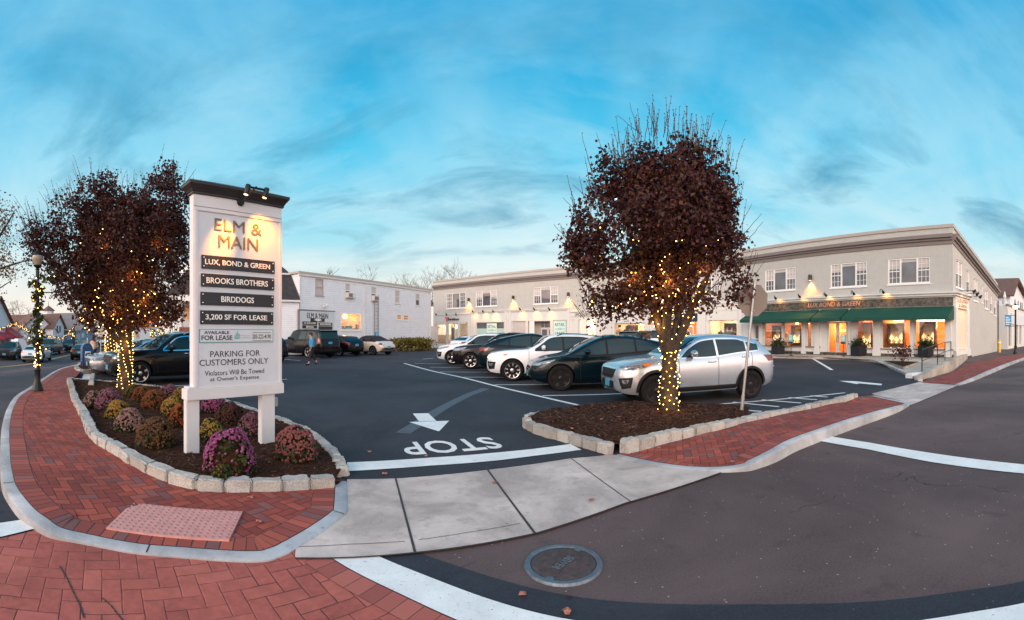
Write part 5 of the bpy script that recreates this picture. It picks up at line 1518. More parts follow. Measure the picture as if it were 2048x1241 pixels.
# letting units: dark upper glass, frosted film below
h = sh1[3]; zs_ = h[2] + (h[3] - h[2]) * .60
f_ = pane(f1, h, 'win'); MB().fbox(f1, h[0] + .06, h[1] - .06, -.118, -.112, h[2] + .07, zs_).build('film', M['frost'], f_)
h = sh1[4]; f_ = pane(f1, h, 'blind')
h = sh1[5]; MB().fbox(f1, h[0], h[1], -1.3, -1.2, h[2], h[3]).build('recess', M['taupe_light'], rb)
door(f1, (h[0] + .9, h[1] - .05, h[2], h[3]), leaves=2, rows=1, cols=1, glass='win', transom=.75, n=-1.15)
f_ = pane(f1, sh1[6], 'win')
def poster(x0, y0, y1, x1, fr=f1, n=-.10):
    s0_, s1_ = fr.s(x0), fr.s(x1); z0_, z1_ = fr.z(x0, y1), fr.z(x0, y0)
    p_ = thing('poster', '', 'poster', fr.p((s0_ + s1_) / 2, n, z0_))
    MB().fbox(fr, s0_, s1_, n, n + .012, z0_, z1_).build('panel', M['mint'], p_)
    zc_ = lambda k: z0_ + (z1_ - z0_) * k; w_ = s1_ - s0_; sc_ = (s0_ + s1_) / 2
    for body, k, ww, hh in (('RETAIL', .78, .80, .17), ('FOR', .53, .28, .10), ('LEASE', .26, .82, .20)):
        text(body, 'lettering', M['letter_dark'], p_, fr, sc_, zc_(k), n + .013, width=w_ * ww, height=(z1_ - z0_) * hh, depth=.004, bold=.004)
    for q0_, q1_ in ((.1, .32), (.68, .9)): MB().fbox(fr, s0_ + w_ * q0_, s0_ + w_ * q1_, n + .013, n + .016, zc_(.52), zc_(.54)).build('rule', M['letter_dark'], p_)
    return p_
set_tag(poster(972.5, 647, 677, 992.5), 'mint green RETAIL FOR LEASE poster hung in the wide frosted window', 'poster')
set_tag(poster(1107, 642, 677, 1131), 'mint green RETAIL FOR LEASE poster filling the narrow window by the offices door', 'poster')
# offices entrance
h = sh1[7]; MB().fbox(f1, h[0], h[1], -1.35, -1.25, h[2], h[3]).build('recess', M['pale_wall'], rb)
door(f1, (h[0] + .15, h[1] - .15, h[2], h[3]), leaves=2, rows=4, cols=2, glass='glow', transom=1.15, n=-1.2)  # door panes emit light themselves in place of a lit hall behind
point('entry_light', rb, f1.p((h[0] + h[1]) / 2, -.6, h[3] - .6), 45, (1, .62, .28), .15)
mb = MB(); c_ = f1.p((h[0] + h[1]) / 2, -.4, h[3] - 1.0); mb.lathe([(.06, .38), (.06, .2), (.28, .02), (.30, 0), (.02, .01)], 14, c_); mb.tube([c_ + Vector((0, 0, .38)), c_ + Vector((0, 0, 1.0))], .015, 5); 
set_tag(mb.build('pendant_lamp', M['black'], smooth=40), 'black bell pendant lamp hanging in the offices entrance', 'lamp')
text('OFFICES AT ELM & MAIN', 'lettering', M['letter_dark'], rb, f1, (f1.s(1150) + f1.s(1194)) / 2, f1.z(1150, 630), .125, width=f1.s(1193) - f1.s(1151), height=.26, depth=.02)
text('birddogs', 'lettering', M['letter_dark'], rb, f1, (f1.s(897) + f1.s(918.5)) / 2, f1.z(908, 639.5), .03, width=f1.s(918.5) - f1.s(897), height=.42, depth=.03, bold=.02, shear=.1)
mb = MB(); s_ = f1.s(894); zz = f1.z(894, 639.5)
for (a, b, c) in (((-.32, .30), (.34, .30), (.02, -.36)),): mb.add([f1.p(s_ + q[0], .03, zz + q[1]) for q in (a, b, c)] + [f1.p(s_ + q[0], .06, zz + q[1]) for q in (a, b, c)], [(0, 1, 2), (3, 4, 5), (0, 1, 4, 3), (1, 2, 5, 4), (2, 0, 3, 5)])
mb.build('emblem', mat('coral', (.75, .12, .13), .5), rb)
# clothier
for h in (sh2[0], sh2[2]):
    pane(f2, h); room(rb, f2, h[0] - .05, h[1] + .05, .2, h[3] + .1, 2.2, 'pale_wall', 120, col=(1, .72, .45), strips=1)
door(f2, (sh2[1][0] + .3, sh2[1][1] - .3, sh2[1][2], sh2[1][3] - .3), leaves=2, rows=1, cols=1); room(rb, f2, sh2[1][0], sh2[1][1], .2, sh2[1][3], 4, 'warm_wall', 120, strips=1)
a, b = f2.s(1302), f2.s(1395); zb_, zt_ = f2.z(1350, 643.5), f2.z(1350, 628)
pl = MB().fbox(f2, a, b, .02, .12, zb_, zt_).build('shop_sign', mat('navy_sign', (.010, .022, .045), .5), rb)
text('BROOKS BROTHERS', 'lettering', M['letter_white'], pl, f2, (a + b) / 2, (zb_ + zt_) / 2, .125, width=(b - a) * .86, height=.34, depth=.02, bold=.01)
def bust(fr, s, n, z, sc=1.0, m='cloth', lab='', head=True):
    c = fr.p(s, n, z); mb = MB()
    mb.lathe([(.10 * sc, 0), (.15 * sc, .10 * sc), (.19 * sc, .35 * sc), (.22 * sc, .52 * sc), (.20 * sc, .60 * sc), (.07 * sc, .66 * sc), (.055 * sc, .74 * sc), (.01, .75 * sc)], 12, c)
    mb.tube([c - Vector((0, 0, z - .16)), c], .025, 6)
    return set_tag(mb.build('dress_form', M[m], smooth=50), lab, 'mannequin', 'dress forms in the clothier windows')
bust(f2, f2.s(1240), -1.0, 1.2, 1.3, 'cloth', 'dark-jacketed dress form in the left clothier window')
bust(f2, f2.s(1283), -.9, 1.1, 1.3, 'cloth', 'dark-coated dress form at the right edge of the left clothier window')
bust(f2, f2.s(1433), -.9, 1.0, 1.2, 'cloth', 'dark-jacketed dress form in the clothier window next to the green awning')
def photo_panel(fr, x0, y0, y1, x1, n, lab):
    s0_, s1_ = fr.s(x0, n), fr.s(x1, n); z0_, z1_ = fr.z(x0, y1, n), fr.z(x0, y0, n)
    pp = thing('window_picture', lab, 'picture', fr.p(s0_, n, z0_), 0, 'dark fashion pictures in the clothier windows')
    MB().fbox(fr, s0_, s1_, n - .03, n, z0_, z1_).build('board', mat('dark_print', (.035, .03, .032), .5, var=.5, scale=2.2), pp)
    for k in (.3, .66):
        mb = MB(); c = fr.p(s0_ + (s1_ - s0_) * k, n + .004, z0_ + (z1_ - z0_) * .70)
        mb.ball(c, .15, 12, 8, (1, .25, 1.25)); mb.build('face', M['skin'], pp, smooth=60)
photo_panel(f2, 1254, 651, 690, 1276, -.8, 'dark printed picture of two people in the left clothier window')
photo_panel(f2, 1448, 647, 690, 1473, -.8, 'dark printed picture of two people in the clothier window by the green awning')
# jeweller
for i in (1, 2, 5, 6, 7): pane(f3, sh3[i], n=-.12)
pane(f3, sh3[0], 'win'); pane(f3, sh3[3], 'glass')
door(f3, sh3[4], leaves=2, rows=1, cols=1)
zt3 = sh3[6][3] + .15
room(rb, f3, sh3[0][0] - .1, sh3[3][1] + .1, .3, sh3[1][3] + .1, 3.0, 'warm_wall', 75, strips=2)
room(rb, f3, sh3[4][0] - .05, sh3[4][1] + .05, .2, sh3[4][3] + .1, 3.0, 'warm_wall', 130, strips=1)
room(rb, f3, sh3[5][0] - .1, sh3[5][1] + .1, .2, zt3, 3.0, 'warm_wall', 75, strips=1)
room(rb, f3, sh3[6][0] - .1, f3.len - .3, .2, zt3, 4.0, 'warm_wall', 240, strips=3)
def vitrine(x, n, w_, h_, lab, base=.55, y0=0.9):
    s_ = f3.s(x, n); v = thing('display_case', lab, 'display case', f3.p(s_, n, .3), 0, 'jewellery display cases in the shop windows')
    mb = MB(); mb.fbox(f3, s_ - w_ / 2, s_ + w_ / 2, n - .35, n, .22, y0); mb.build('cabinet', M['wood'], v)
    mb = MB(); z0_, z1_ = y0 + .002, y0 + h_
    for a, b in ((s_ - w_ / 2, s_ - w_ / 2 + .12), (s_ + w_ / 2 - .12, s_ + w_ / 2)): mb.fbox(f3, a, b, n - .35, n, z0_, z1_)
    mb.fbox(f3, s_ - w_ / 2 + .12, s_ + w_ / 2 - .12, n - .35, n, z1_ - .14, z1_); mb.build('frame', M['wood'], v)
    MB().fbox(f3, s_ - w_ / 2 + .12, s_ + w_ / 2 - .12, n - .36, n - .33, z0_, z1_ - .14).build('back_panel', M['pale_wall'], v)
    mb = MB(); rr = random.Random(int(x))
    for k in range(3):
        c = f3.p(s_ + w_ * (-.28 + .28 * k), n - .15, z0_); hh = h_ * (.45, .32, .5)[k]
        mb.lathe([(.10, 0), (.04, .05), (.03, hh * .3), (.16, hh * .5), (.12, hh * .75), (.03, hh), (.001, hh + .02)], 9, c)
    mb.build('jewellery', M['sparkle'], v); 
    return v
vitrine(1553, -.8, .9, 1.3, 'jewellery display tree in the far left jeweller window', y0=.95)
vitrine(1592, -.8, .9, 1.3, 'jewellery display tree in the window left of the shop door', y0=.95)
vitrine(1732, -.9, .95, 1.7, 'dark-framed jewellery case in the window right of the shop door', y0=.7)
vitrine(1791, -.8, 1.25, 1.3, 'wide framed jewellery case in the middle bright window', y0=1.0)
vitrine(1855, -.9, 1.1, 1.4, 'framed jewellery case in the corner bright window', y0=1.0)
mb = MB(); rr = random.Random(5)
for k in range(44):
    s_ = rr.uniform(sh3[6][0] + .1, sh3[7][1] - .1); mb.ball(f3.p(s_, -.35 - rr.uniform(0, .3), .62 + rr.uniform(0, .12)), rr.uniform(.02, .05), 6, 4)
o = mb.build('jewellery_display', M['sparkle']); set_tag(o, 'glittering small pieces along the bottom of the bright corner windows', 'jewellery', kind='stuff')
for x in (1781, 1861):
    c = f3.p(f3.s(x, -2.2), -2.2, 2.55); ch = thing('chandelier', 'glowing strip chandelier deep inside the shop behind the ' + ('middle' if x < 1800 else 'corner') + ' bright window', 'chandelier', c)
    a_ = f3.s(x, -2.2); MB().fbox(f3, a_ - .95, a_ + .95, -2.3, -2.15, 2.42, 2.85).build('shade', M['glow'], ch); MB().tube([c + Vector((0, 0, .3)), c + Vector((0, 0, .65))], .02, 5).build('rod', M['bronze'], ch)
nz = text('ROLEX', 'neon_sign', M['neon'], None, f3, f3.s(1689, -.5), f3.z(1689, 661), -.5, width=.62, height=.17, depth=.03, bold=.01); set_tag(nz, 'small green lit lettering in the right leaf of the shop door', 'sign')
lg = text('LUX BOND & GREEN', 'lettering', M['gold'], rb, f3, (f3.s(1617) + f3.s(1722)) / 2, f3.z(1670, 609), .065, width=f3.s(1722) - f3.s(1617), height=.30, depth=.035, bold=.006, shear=.16)
# corner return with its own little entablature
mb = MB(); e0, e1 = .02, f4.s(1934)
mb.fbox(f4, -.3, e1 + .2, .0, .42, zc - .10, zc); mb.fbox(f4, -.2, e1 + .14, .0, .30, zc - .24, zc - .102)
mb.fbox(f4, e0, e1, .0, .16, zc - .95, zc - .242); mb.fbox(f4, e0, e0 + .45, .0, .20, .2, zc - .952); mb.fbox(f4, e1 - .55, e1, .0, .20, .2, zc - .952)
mb.fbox(f4, e0, e1 + .1, .0, .24, .16, .60); mb.build('corner_pilaster', M['trim'], rb)
MB().fbox(f4, e0, e1 + .15, .0, .30, -.3, .158).build('plinth', M['marble'], rb)
MB().fbox(f4, e0 + .452, e1 - .552, .0, .03, .62, zc - .96).build('side_window', M['pale_wall'], rb)
text('LUX BOND', 'lettering', M['gold'], rb, f4, (e0 + e1) / 2, zc - .48, .165, width=(e1 - e0) * .72, height=.24, depth=.02)
text('& GREEN', 'lettering', M['gold'], rb, f4, (e0 + e1) / 2, zc - .78, .165, width=(e1 - e0) * .55, height=.2, depth=.02)
for px, py in ((1934, 541), (1943, 547), (1952, 553)): pass
# downpipe, meters on the side wall
MB().tube([f4.p(f4.len - .1, .08, -.3), f4.p(f4.len - .1, .08, 4.6)], .05, 8).build('downpipe', M['black'], rb)
# green awning in three canvases
zt_, = (f3.z(1780, 615.5, .08),); zfr = f3.z(1780, 634, 1.25); zvl = zfr - .20
aw = thing('awning', 'long dark green canvas awning in three lengths over the jeweller windows', 'awning', f3.p(f3.s(1700), .06, zt_))
for x0, x1 in ((1491, 1630), (1633, 1689), (1693, 1906)):
    a, b = f3.s(x0, .6), min(f3.s(x1, .6), f3.len + .1); mb = MB(); p = f3.p
    N = max(2, int((b - a) / .5))
    for k in range(N):
        u0, u1 = a + (b - a) * k / N, a + (b - a) * (k + 1) / N
        mb.quad(p(u0, .07, zt_), p(u1, .07, zt_), p(u1, 1.25, zfr), p(u0, 1.25, zfr)); mb.quad(p(u0, 1.25, zfr), p(u1, 1.25, zfr), p(u1, 1.255, zvl), p(u0, 1.255, zvl))
    for u in (a, b): mb.add([p(u, .07, zt_), p(u, 1.25, zfr), p(u, 1.25, zvl), p(u, .07, zvl + .02)], [(0, 1, 2, 3)])
    mb.build('canvas', M['green'], aw)
# shop walk, ramp and planter by the corner
zw = .15
sheet('shop_walk', [f3.p(-.4, 1.6, zw), G(1530, 712, zw), G(1640, 714.5, zw), G(1745, 720, zw), G(1822, 750, zw * .4), G(1838, 758, zw * .4), f3.p(f3.len + .4, 1.2, .18), f3.p(f3.len + .3, -.1, .18), f3.p(-.4, -.2, zw)], M['paving'])
kl = [G(1500, 711.5, zw), G(1530, 712, zw), G(1640, 714.5, zw), G(1745, 720, zw), G(1785, 735, .12), G(1822, 751, .1), G(1836, 760, .06)]
kerb('kerb', smooth_line(kl, 3), .16, M['apron'], 1)
rw = thing('retaining_wall', 'low stained concrete retaining wall beside the ramp at the corner of the jeweller shop', 'wall', G(1838, 762))
q0_, q1_ = G(1840, 762), G(1906, 743); q2_ = Vector((f4.p(2.2, .35, 0).x, f4.p(2.2, .35, 0).y, 0))
def wprism(a, b, za, zb_, th=.22):
    d = (b - a); d.z = 0; d.normalize(); n = Vector((-d.y, d.x, 0)) * th
    return [Vector((*a.to_2d(), -.2)), Vector((*b.to_2d(), -.2)), Vector((*(b + n).to_2d(), -.2)), Vector((*(a + n).to_2d(), -.2)), Vector((*a.to_2d(), za)), Vector((*b.to_2d(), zb_)), Vector((*(b + n).to_2d(), zb_)), Vector((*(a + n).to_2d(), za))]
MB().hexa(wprism(q0_, q1_, .14, .52)).build('ramp_wall', M['kerb_face'], rw, bevel=.015)
MB().hexa(wprism(q1_, q2_, .52, .30)).build('corner_wall', M['kerb_face'], rw, bevel=.015)
q_ = G(1820, 757); struct(MB().hexa([q_ + Vector((a, b, c)) for c in (-.05, .17) for a, b in ((-.10, -.2), (.75, .0), (.7, .28), (-.15, .12))]).build('painted_kerb_end', M['white'], bevel=.03))
hr = thing('handrail', 'dark steel handrail climbing the ramp beside the shop corner', 'handrail', G(1844, 750))
base_pts = [G(1844, 745, .06), G(1875, 731, .15), G(1890, 722, .15), G(1902, 717, .15)]
tops = [Vector((p.x, p.y, p.z + h)) for p, h in zip(base_pts, (.92, .98, 1.0, 1.0))]
mids = [p.lerp(t_, .5) for p, t_ in zip(base_pts, tops)]
for b_, t_ in zip(base_pts, tops): MB().tube([b_, t_], .022, 8).build('baluster', M['black'], hr)
MB().tube(tops, .024, 8).build('top_rail', M['black'], hr); MB().tube(mids, .018, 8).build('mid_rail', M['black'], hr)
# sandwich poles, pots
def planter_pot(px, py, w_, h_, lab, seed):
    rnd = random.Random(seed); c = G(px, py, zw); r_ = w_ / 2
    o = thing('planter', lab, 'planter', c, 0, 'black planters along the jeweller front')
    mb = MB(); mb.box((c.x - r_, c.y - r_, zw), (c.x + r_, c.y + r_, zw + h_)); mb.build('pot', M['planter'], o, bevel=.03)
    lp = [c + Vector((rnd.gauss(0, r_ * .6), rnd.gauss(0, r_ * .6), h_ + abs(rnd.gauss(.12, .16)))) for _ in range(420)]
    leaf_mesh(lp, .13, rnd).build('foliage', M['green_leaf'], o)
    mb = MB(); mb.col = []
    for k in range(26):
        d = Vector((rnd.gauss(0, .38), rnd.gauss(0, .38), 1)).normalized(); b_ = c + Vector((rnd.gauss(0, .08), rnd.gauss(0, .08), h_ + .1)); L = rnd.uniform(.5, .95); s_ = d.orthogonal().normalized() * .04
        i = len(mb.v); mb.v += [b_ - s_ * .4, b_ + d * L * .6 - s_ + Vector((0, 0, 0)), b_ + d * L + Vector((d.x * .15, d.y * .15, -.08)), b_ + d * L * .6 + s_, b_ + s_ * .4]; mb.f.append([i, i + 1, i + 2, i + 3, i + 4]); mb.col.append(rnd.random())
    mb.build('spikes', M['pink_leaf'], o)
planter_pot(1556, 709, .72, .62, 'black planter with pink cordyline below the left awning window', 3)
planter_pot(1718, 713, .80, .70, 'black planter with pink cordyline just right of the shop door', 4)
planter_pot(1853, 716, .80, .70, 'black planter with pink cordyline behind the handrail at the shop corner', 5)
def stand(px, py, lab):
    c = G(px, py, .012); o = thing('parking_sign', lab, 'sign', c, 0, 'green parking signs on portable stands before the shop')
    mb = MB(); mb.lathe([(.28, 0), (.27, .06), (.12, .16), (.04, .2), (.001, .2)], 14, c); mb.build('base', M['trimblack'], o, smooth=40)
    MB().tube([c + Vector((0, 0, .18)), c + Vector((0, 0, 1.35))], .022, 6).build('pole', M['black'], o)
    d = f3.nv.to_3d(); u = f3.u.to_3d()
    def pt(a, b, z): q = c + u * a + d * b; return Vector((q.x, q.y, c.z + z))
    mb = MB(); mb.hexa([pt(-.20, .06, .95), pt(.20, .06, .95), pt(.20, .03, .95), pt(-.20, .03, .95), pt(-.20, .06, 1.55), pt(.20, .06, 1.55), pt(.20, .03, 1.55), pt(-.20, .03, 1.55)]); mb.build('plate', mat('sign_green', (.12, .42, .34), .5, var=.05), o)
    for k, w_ in enumerate((.2, .26, .28, .24)):
        z = 1.46 - k * .095; mb = MB(); mb.hexa([pt(-w_ / 2, .068, z), pt(w_ / 2, .068, z), pt(w_ / 2, .062, z), pt(-w_ / 2, .062, z), pt(-w_ / 2, .068, z + .05), pt(w_ / 2, .068, z + .05), pt(w_ / 2, .062, z + .05), pt(-w_ / 2, .062, z + .05)]); mb.build('text_line', M['letter_white'], o)
    mb = MB(); mb.hexa([pt(-.19, .068, .96), pt(.19, .068, .96), pt(.19, .062, .96), pt(-.19, .062, .96), pt(-.19, .068, 1.06), pt(.19, .068, 1.06), pt(.19, .062, 1.06), pt(-.19, .062, 1.06)]); mb.build('dark_band', M['charcoal'], o)
stand(1582, 716, 'green parking sign on a black cone base left of the shop door, before the windows')
stand(1687, 718, 'green parking sign on a black cone base directly in front of the shop door')
# triangular planting bed with a small red bush
tb = [G(1768, 722, .2), G(1838, 724, .2), G(1806, 734, .2)]
kerb('kerb', [tb[0], tb[2], tb[1], tb[0]], .12, M['paving'], 1)
sheet('mulch', tb, M['mulch'], .205)
rnd = random.Random(9); c = G(1806, 727, .2); bsh = thing('shrub', 'small dark red bush in the triangular bed at the shop corner', 'shrub', c)
leaf_mesh([c + Vector((rnd.gauss(0, .28), rnd.gauss(0, .28), .35 + rnd.gauss(.2, .16))) for _ in range(330)], .10, rnd).build('foliage', leaf_mat('red_bush', [(0, (.03, .012, .010)), (.6, (.09, .02, .018)), (1, (.15, .04, .03))]), bsh)
mb = MB()
for k in range(7): mb.tube([c, c + Vector((rnd.gauss(0, .18), rnd.gauss(0, .18), .5))], .012, 4)
mb.build('stems', M['twig'], bsh)

# wall lights and goose-neck lamps
def sconce(fr, px, py, e, lab):
    s_ = fr.s(px); z_ = fr.z(px, py); c = fr.p(s_, .16, z_); o = thing('wall_light', lab, 'wall light', fr.p(s_, 0, z_), 0, 'black cylinder wall lights on the upper storey')
    mb = MB(); mb.lathe([(.11, .20), (.13, .19), (.13, -.20), (.10, -.20)], 14, c); mb.fbox(fr, s_ - .06, s_ + .06, .0, .06, z_ - .05, z_ + .12); mb.build('body', M['bronze'], o, smooth=40)
    MB().lathe([(.09, -.19), (.09, -.205), (.001, -.205)], 12, c).build('lens', M['lampglass'], o)
    spot('wall_lamp', o, fr.p(s_, .17, z_ - .25), fr.p(s_, .0, z_ - 1.8), e * 1.2, 98, .9, (1, .38, .05), .04)
sconce(f1, 938.6, 600, 180, 'black wall light between the two left upper windows')
sconce(f1, 1027.6, 595.5, 180, 'black wall light above the gap between the two empty shops')
sconce(f1, 1138, 589.4, 180, 'black wall light above the offices entrance, beside the pear tree')
sconce(f3, 1622.6, 556, 150, 'black wall light between the upper windows over the jeweller')
def goose(fr, px, py, lab, e=14, flip=1, group='goose-neck lamps on the shopfront cornices', reach=.62, ny=.05):
    e *= 2.2
    s_ = fr.s(px); z_ = fr.z(px, py); o = thing('gooseneck_lamp', lab, 'lamp', fr.p(s_, ny, z_), 0, group)
    pth = [fr.p(s_, ny, z_ + .03), fr.p(s_ + .12 * flip, ny + reach * .35, z_ + .17), fr.p(s_ + .34 * flip, ny + reach * .8, z_ + .18), fr.p(s_ + .48 * flip, ny + reach, z_ + .06)]
    MB().tube(smooth_line(pth, 4), .026, 6).build('arm', M['black'], o, smooth=40)
    c = pth[-1]; d = (fr.p(s_ + .45 * flip, .1, z_ - .55) - c).normalized()
    MB().tube([c, c + d * .06, c + d * .2], [.04, .075, .085], 10).build('shade', M['black'], o, smooth=40)
    if e: spot('goose_lamp', o, c + d * .21, c + d, e * .8, 100, .9, (1, .38, .05), .04)
for i, x in enumerate((873.5, 894, 913)): goose(f1, x, 630, ['leftmost unlit goose-neck lamp above the birddogs front', 'middle unlit goose-neck lamp above the birddogs front', 'right unlit goose-neck lamp above the birddogs front'][i], 0)
for i, x in enumerate((946, 966, 986)): goose(f1, x, 623.5, ['left lit goose-neck lamp over the first empty shop', 'middle lit goose-neck lamp over the first empty shop', 'right lit goose-neck lamp over the first empty shop, brightest'][i], (26, 26, 60)[i])
for i, x in enumerate((1039, 1067, 1097)): goose(f1, x, 619.5, ['left lit goose-neck lamp over the second empty shop', 'middle lit goose-neck lamp over the second empty shop', 'right lit goose-neck lamp over the second empty shop'][i], 30)
for i, x in enumerate((1555, 1602, 1653, 1707, 1764)): goose(f3, x, (598.5, 595.6, 593, 590, 587)[i], ['leftmost goose-neck lamp over the green awning', 'goose-neck lamp left of the gilt shop name', 'goose-neck lamp above the gilt shop name', 'goose-neck lamp right of the gilt shop name', 'rightmost goose-neck lamp over the green awning'][i], 15, ny=.3)
for i, (x, y) in enumerate(((1914, 582.5), (1921, 588), (1928, 593.5))):
    s_ = f4.s(x); z_ = f4.z(x, y); o = thing('arm_lamp', ['nearest', 'middle', 'farthest'][i] + ' of three straight arm lamps on the side wall at the shop corner', 'lamp', f4.p(s_, 0, z_), 0, 'straight arm lamps on the side wall')
    MB().tube([f4.p(s_, 0, z_), f4.p(s_, 1.2, z_)], .02, 6).build('arm', M['black'], o)
    MB().tube([f4.p(s_, 1.2, z_ + .06), f4.p(s_, 1.1, z_ - .05), f4.p(s_, 1.03, z_ - .12)], [.05, .09, .09], 10).build('shade', M['black'], o)
    spot('arm_lamp_light', o, f4.p(s_, 1.0, z_ - .15), f4.p(s_, .2, z_ - .75), 22, 80, .8)

# ---------------------------------------------------------------- white clapboard building
A_, B_ = D(598, 34.9), D(862, 49.2); fw_ = Fr(A_, B_); bw = B(fw_)
wb = thing('clapboard_building', 'long white clapboard building with five small upper windows behind the parked cars', 'building', (A_.x, A_.y, 0))
ZW = 6.3
uw = [bw.r(630.5, 557, 591, 647), bw.r(690, 566.5, 596, 701), bw.r(742, 573, 602, 753), bw.r(790, 580, 607, 799.5), bw.r(831, 587, 612, 839.5)]
lw = [bw.r(681.5, 626, 661, 723.5), bw.r(794, 629.5, 640, 803.6), bw.r(807, 630.5, 641, 817)]
mb = MB(); wall_holes(mb, fw_, 0, fw_.len, -.1, ZW, uw + lw, .12); mb.quad(fw_.p(0, 0, -.1), fw_.p(0, -9, -.1), fw_.p(0, -9, ZW), fw_.p(0, 0, ZW)); mb.quad(fw_.p(fw_.len, 0, -.1), fw_.p(fw_.len, -9, -.1), fw_.p(fw_.len, -9, ZW), fw_.p(fw_.len, 0, ZW))
mb.build('wall', M['clap'], wb)
mb = MB(); mb.fbox(fw_, -.15, fw_.len + .15, -9, .16, ZW + .002, ZW + .16); mb.build('roof', M['taupe_light'], wb)
MB().fbox(fw_, -.1, fw_.len + .1, .002, .13, ZW - .16, ZW).build('gutter', M['sign_white'], wb)
for s_ in (.06, fw_.s(729.6), fw_.len - .2): MB().fbox(fw_, s_ - .06, s_ + .06, .002, .10, .1, ZW - .17).build('downpipe', M['sign_white'], wb)
for i, h in enumerate(uw): window(fw_, wb, h, 1, False, frm='taupe_light' if i == 0 else 'trim', pane='blind' if i in (0, 3) else 'win', blind=.5 if i not in (0,) else 0, w=.09, n=-.06)
f_ = window(fw_, wb, lw[0], 1, False, blind=0, pane='glass', w=.08, n=-.06); 
for bb_ in list(f_.children): pass
room(wb, fw_, lw[0][0] - .3, lw[0][1] + .3, lw[0][2] - .3, lw[0][3] + .3, 3.0, 'warm_wall', 200, n0=-.14, strips=2)
mb = MB(); rr = random.Random(3)
for k in range(9): s_ = lw[0][0] + .5 + k * .35; mb.fbox(fw_, s_, s_ + .22, -1.0, -.6, lw[0][2] - .1, lw[0][2] + rr.uniform(.15, .6))
set_tag(mb.build('shelf_goods', M['cloth']), 'dark goods along the sill inside the large lit window of the white building', 'goods', kind='stuff')
for h in lw[1:]: window(fw_, wb, h, 1, False, blind=0, pane='glow' if False else 'warm_wall', w=.06, n=-.06)  # flat orange pane colour imitates two lit windows
for h, k in ((uw[1], 0), (uw[2], 1)):
    o = set_tag(MB().fbox(fw_, h[0] + .03, h[1] - .03 + (.35 if k == 0 else 0), .0, .36, h[2] + .0, h[2] + (h[3] - h[2]) * .36).build('air_conditioner', M['trim'], bevel=.03), ['boxy window air conditioner in the second upper window', 'window air conditioner in the third upper window above the ladder'][k], 'air conditioner')
    MB().fbox(fw_, h[0] + .1, h[1] - .1, .365, .372, h[2] + .08, h[2] + (h[3] - h[2]) * .30).build('grille', M['taupe'], o)
ld = thing('wall_ladder', 'thin metal ladder fixed to the white clapboard wall', 'ladder', fw_.p(fw_.s(751), .1, 1)); a, b = fw_.s(747.5), fw_.s(755); z0_, z1_ = fw_.z(750, 676), fw_.z(750, 590)
for s_ in (a, b): MB().fbox(fw_, s_ - .03, s_ + .03, .08, .14, z0_, z1_ - (.0 if s_ == b else .4)).build('rail', M['metal'], ld)
for k in range(12): z = z0_ + .15 + k * .32; MB().fbox(fw_, a + .031, b - .031, .09, .13, z, z + .035).build('rung', M['metal'], ld)
hb = set_tag(MB().fbox(fw_, fw_.s(747), fw_.s(754.5), .16, .19, fw_.z(750, 674.5), fw_.z(750, 664)).build('parking_sign', M['blue_sign']), 'small blue accessible parking sign on the white wall below the ladder', 'sign')
mb = MB(); cc = fw_.p((fw_.s(747) + fw_.s(754.5)) / 2, .2, fw_.z(750, 669)); mb.ball(cc + Vector((0, 0, .1)), .05, 8, 5); mb.fbox(fw_, fw_.s(750), fw_.s(751), .191, .2, fw_.z(750, 672), fw_.z(750, 668)); mb.build('symbol', M['letter_white'], hb)
# small directory board on the wall
bd = thing('directory_board', 'pale blue-grey directory board on the white clapboard wall behind the parked cars', 'sign', fw_.p(fw_.s(633), .25, 1.6))
a, b = fw_.s(599, .3), fw_.s(668, .3); z0_, z1_ = fw_.z(620, 663, .3), fw_.z(620, 623.5, .3)
MB().fbox(fw_, a, b, .25, .33, z0_, z1_).build('panel', M['sign_panel'], bd); MB().fbox(fw_, a - .12, a - .01, .22, .34, .1, z1_ + .05).build('post', M['taupe'], bd)
MB().fbox(fw_, a - .12, b + .1, .22, .36, z1_ + .052, z1_ + .14).build('cap', M['taupe'], bd)
X = lambda x: fw_.s(x, .33); Y = lambda y: fw_.z(635, y, .33)
text('ELM & MAIN', 'lettering', M['letter_dark'], bd, fw_, (X(614) + X(656)) / 2, Y(632), .332, width=X(656) - X(614), height=.42, depth=.02)
for i, (x0, x1, y0, y1, tx) in enumerate(((621, 649, 637, 644, ''), (604.5, 634, 644, 650.5, 'LUX, BOND & GREEN'), (637, 664.5, 645.5, 652, 'BROOKS BROTHERS'), (604.5, 634, 651.5, 657.5, 'BIRDDOGS'), (637, 664.5, 653, 659, ''))):
    p_ = MB().fbox(fw_, X(x0), X(x1), .331, .35, Y(y1), Y(y0)).build('name_plate', M['charcoal'], bd)
    if tx: text(tx, 'lettering', M['letter_white'], p_, fw_, (X(x0) + X(x1)) / 2, (Y(y0) + Y(y1)) / 2, .352, width=(X(x1) - X(x0)) * (.8 if i < 3 else .5), height=.15, depth=.01, bold=.015)
    elif i == 0:
        c = fw_.p((X(x0) + X(x1)) / 2, .36, Y(642.5)); mb = MB()
        for k in range(7): th = R(20 + k * 23); mb.tube([c, c + fw_.u.to_3d() * math.cos(th) * .42 + Vector((0, 0, math.sin(th) * .22))], .03, 5)
        mb.build('emblem', M['letter_white'], p_)
mb = MB(); c = fw_.p(fw_.s(646), .3, fw_.z(646, 612)); mb.tube([c + Vector((0, 0, -.4)), c], .03, 5); mb.ball(c + fw_.u.to_3d() * .15, .12, 8, 5); mb.ball(c + fw_.u.to_3d() * -.15 + Vector((0, 0, -.1)), .10, 8, 5)
set_tag(mb.build('flood_light', M['trim']), 'small white twin flood light above the directory board', 'lamp')
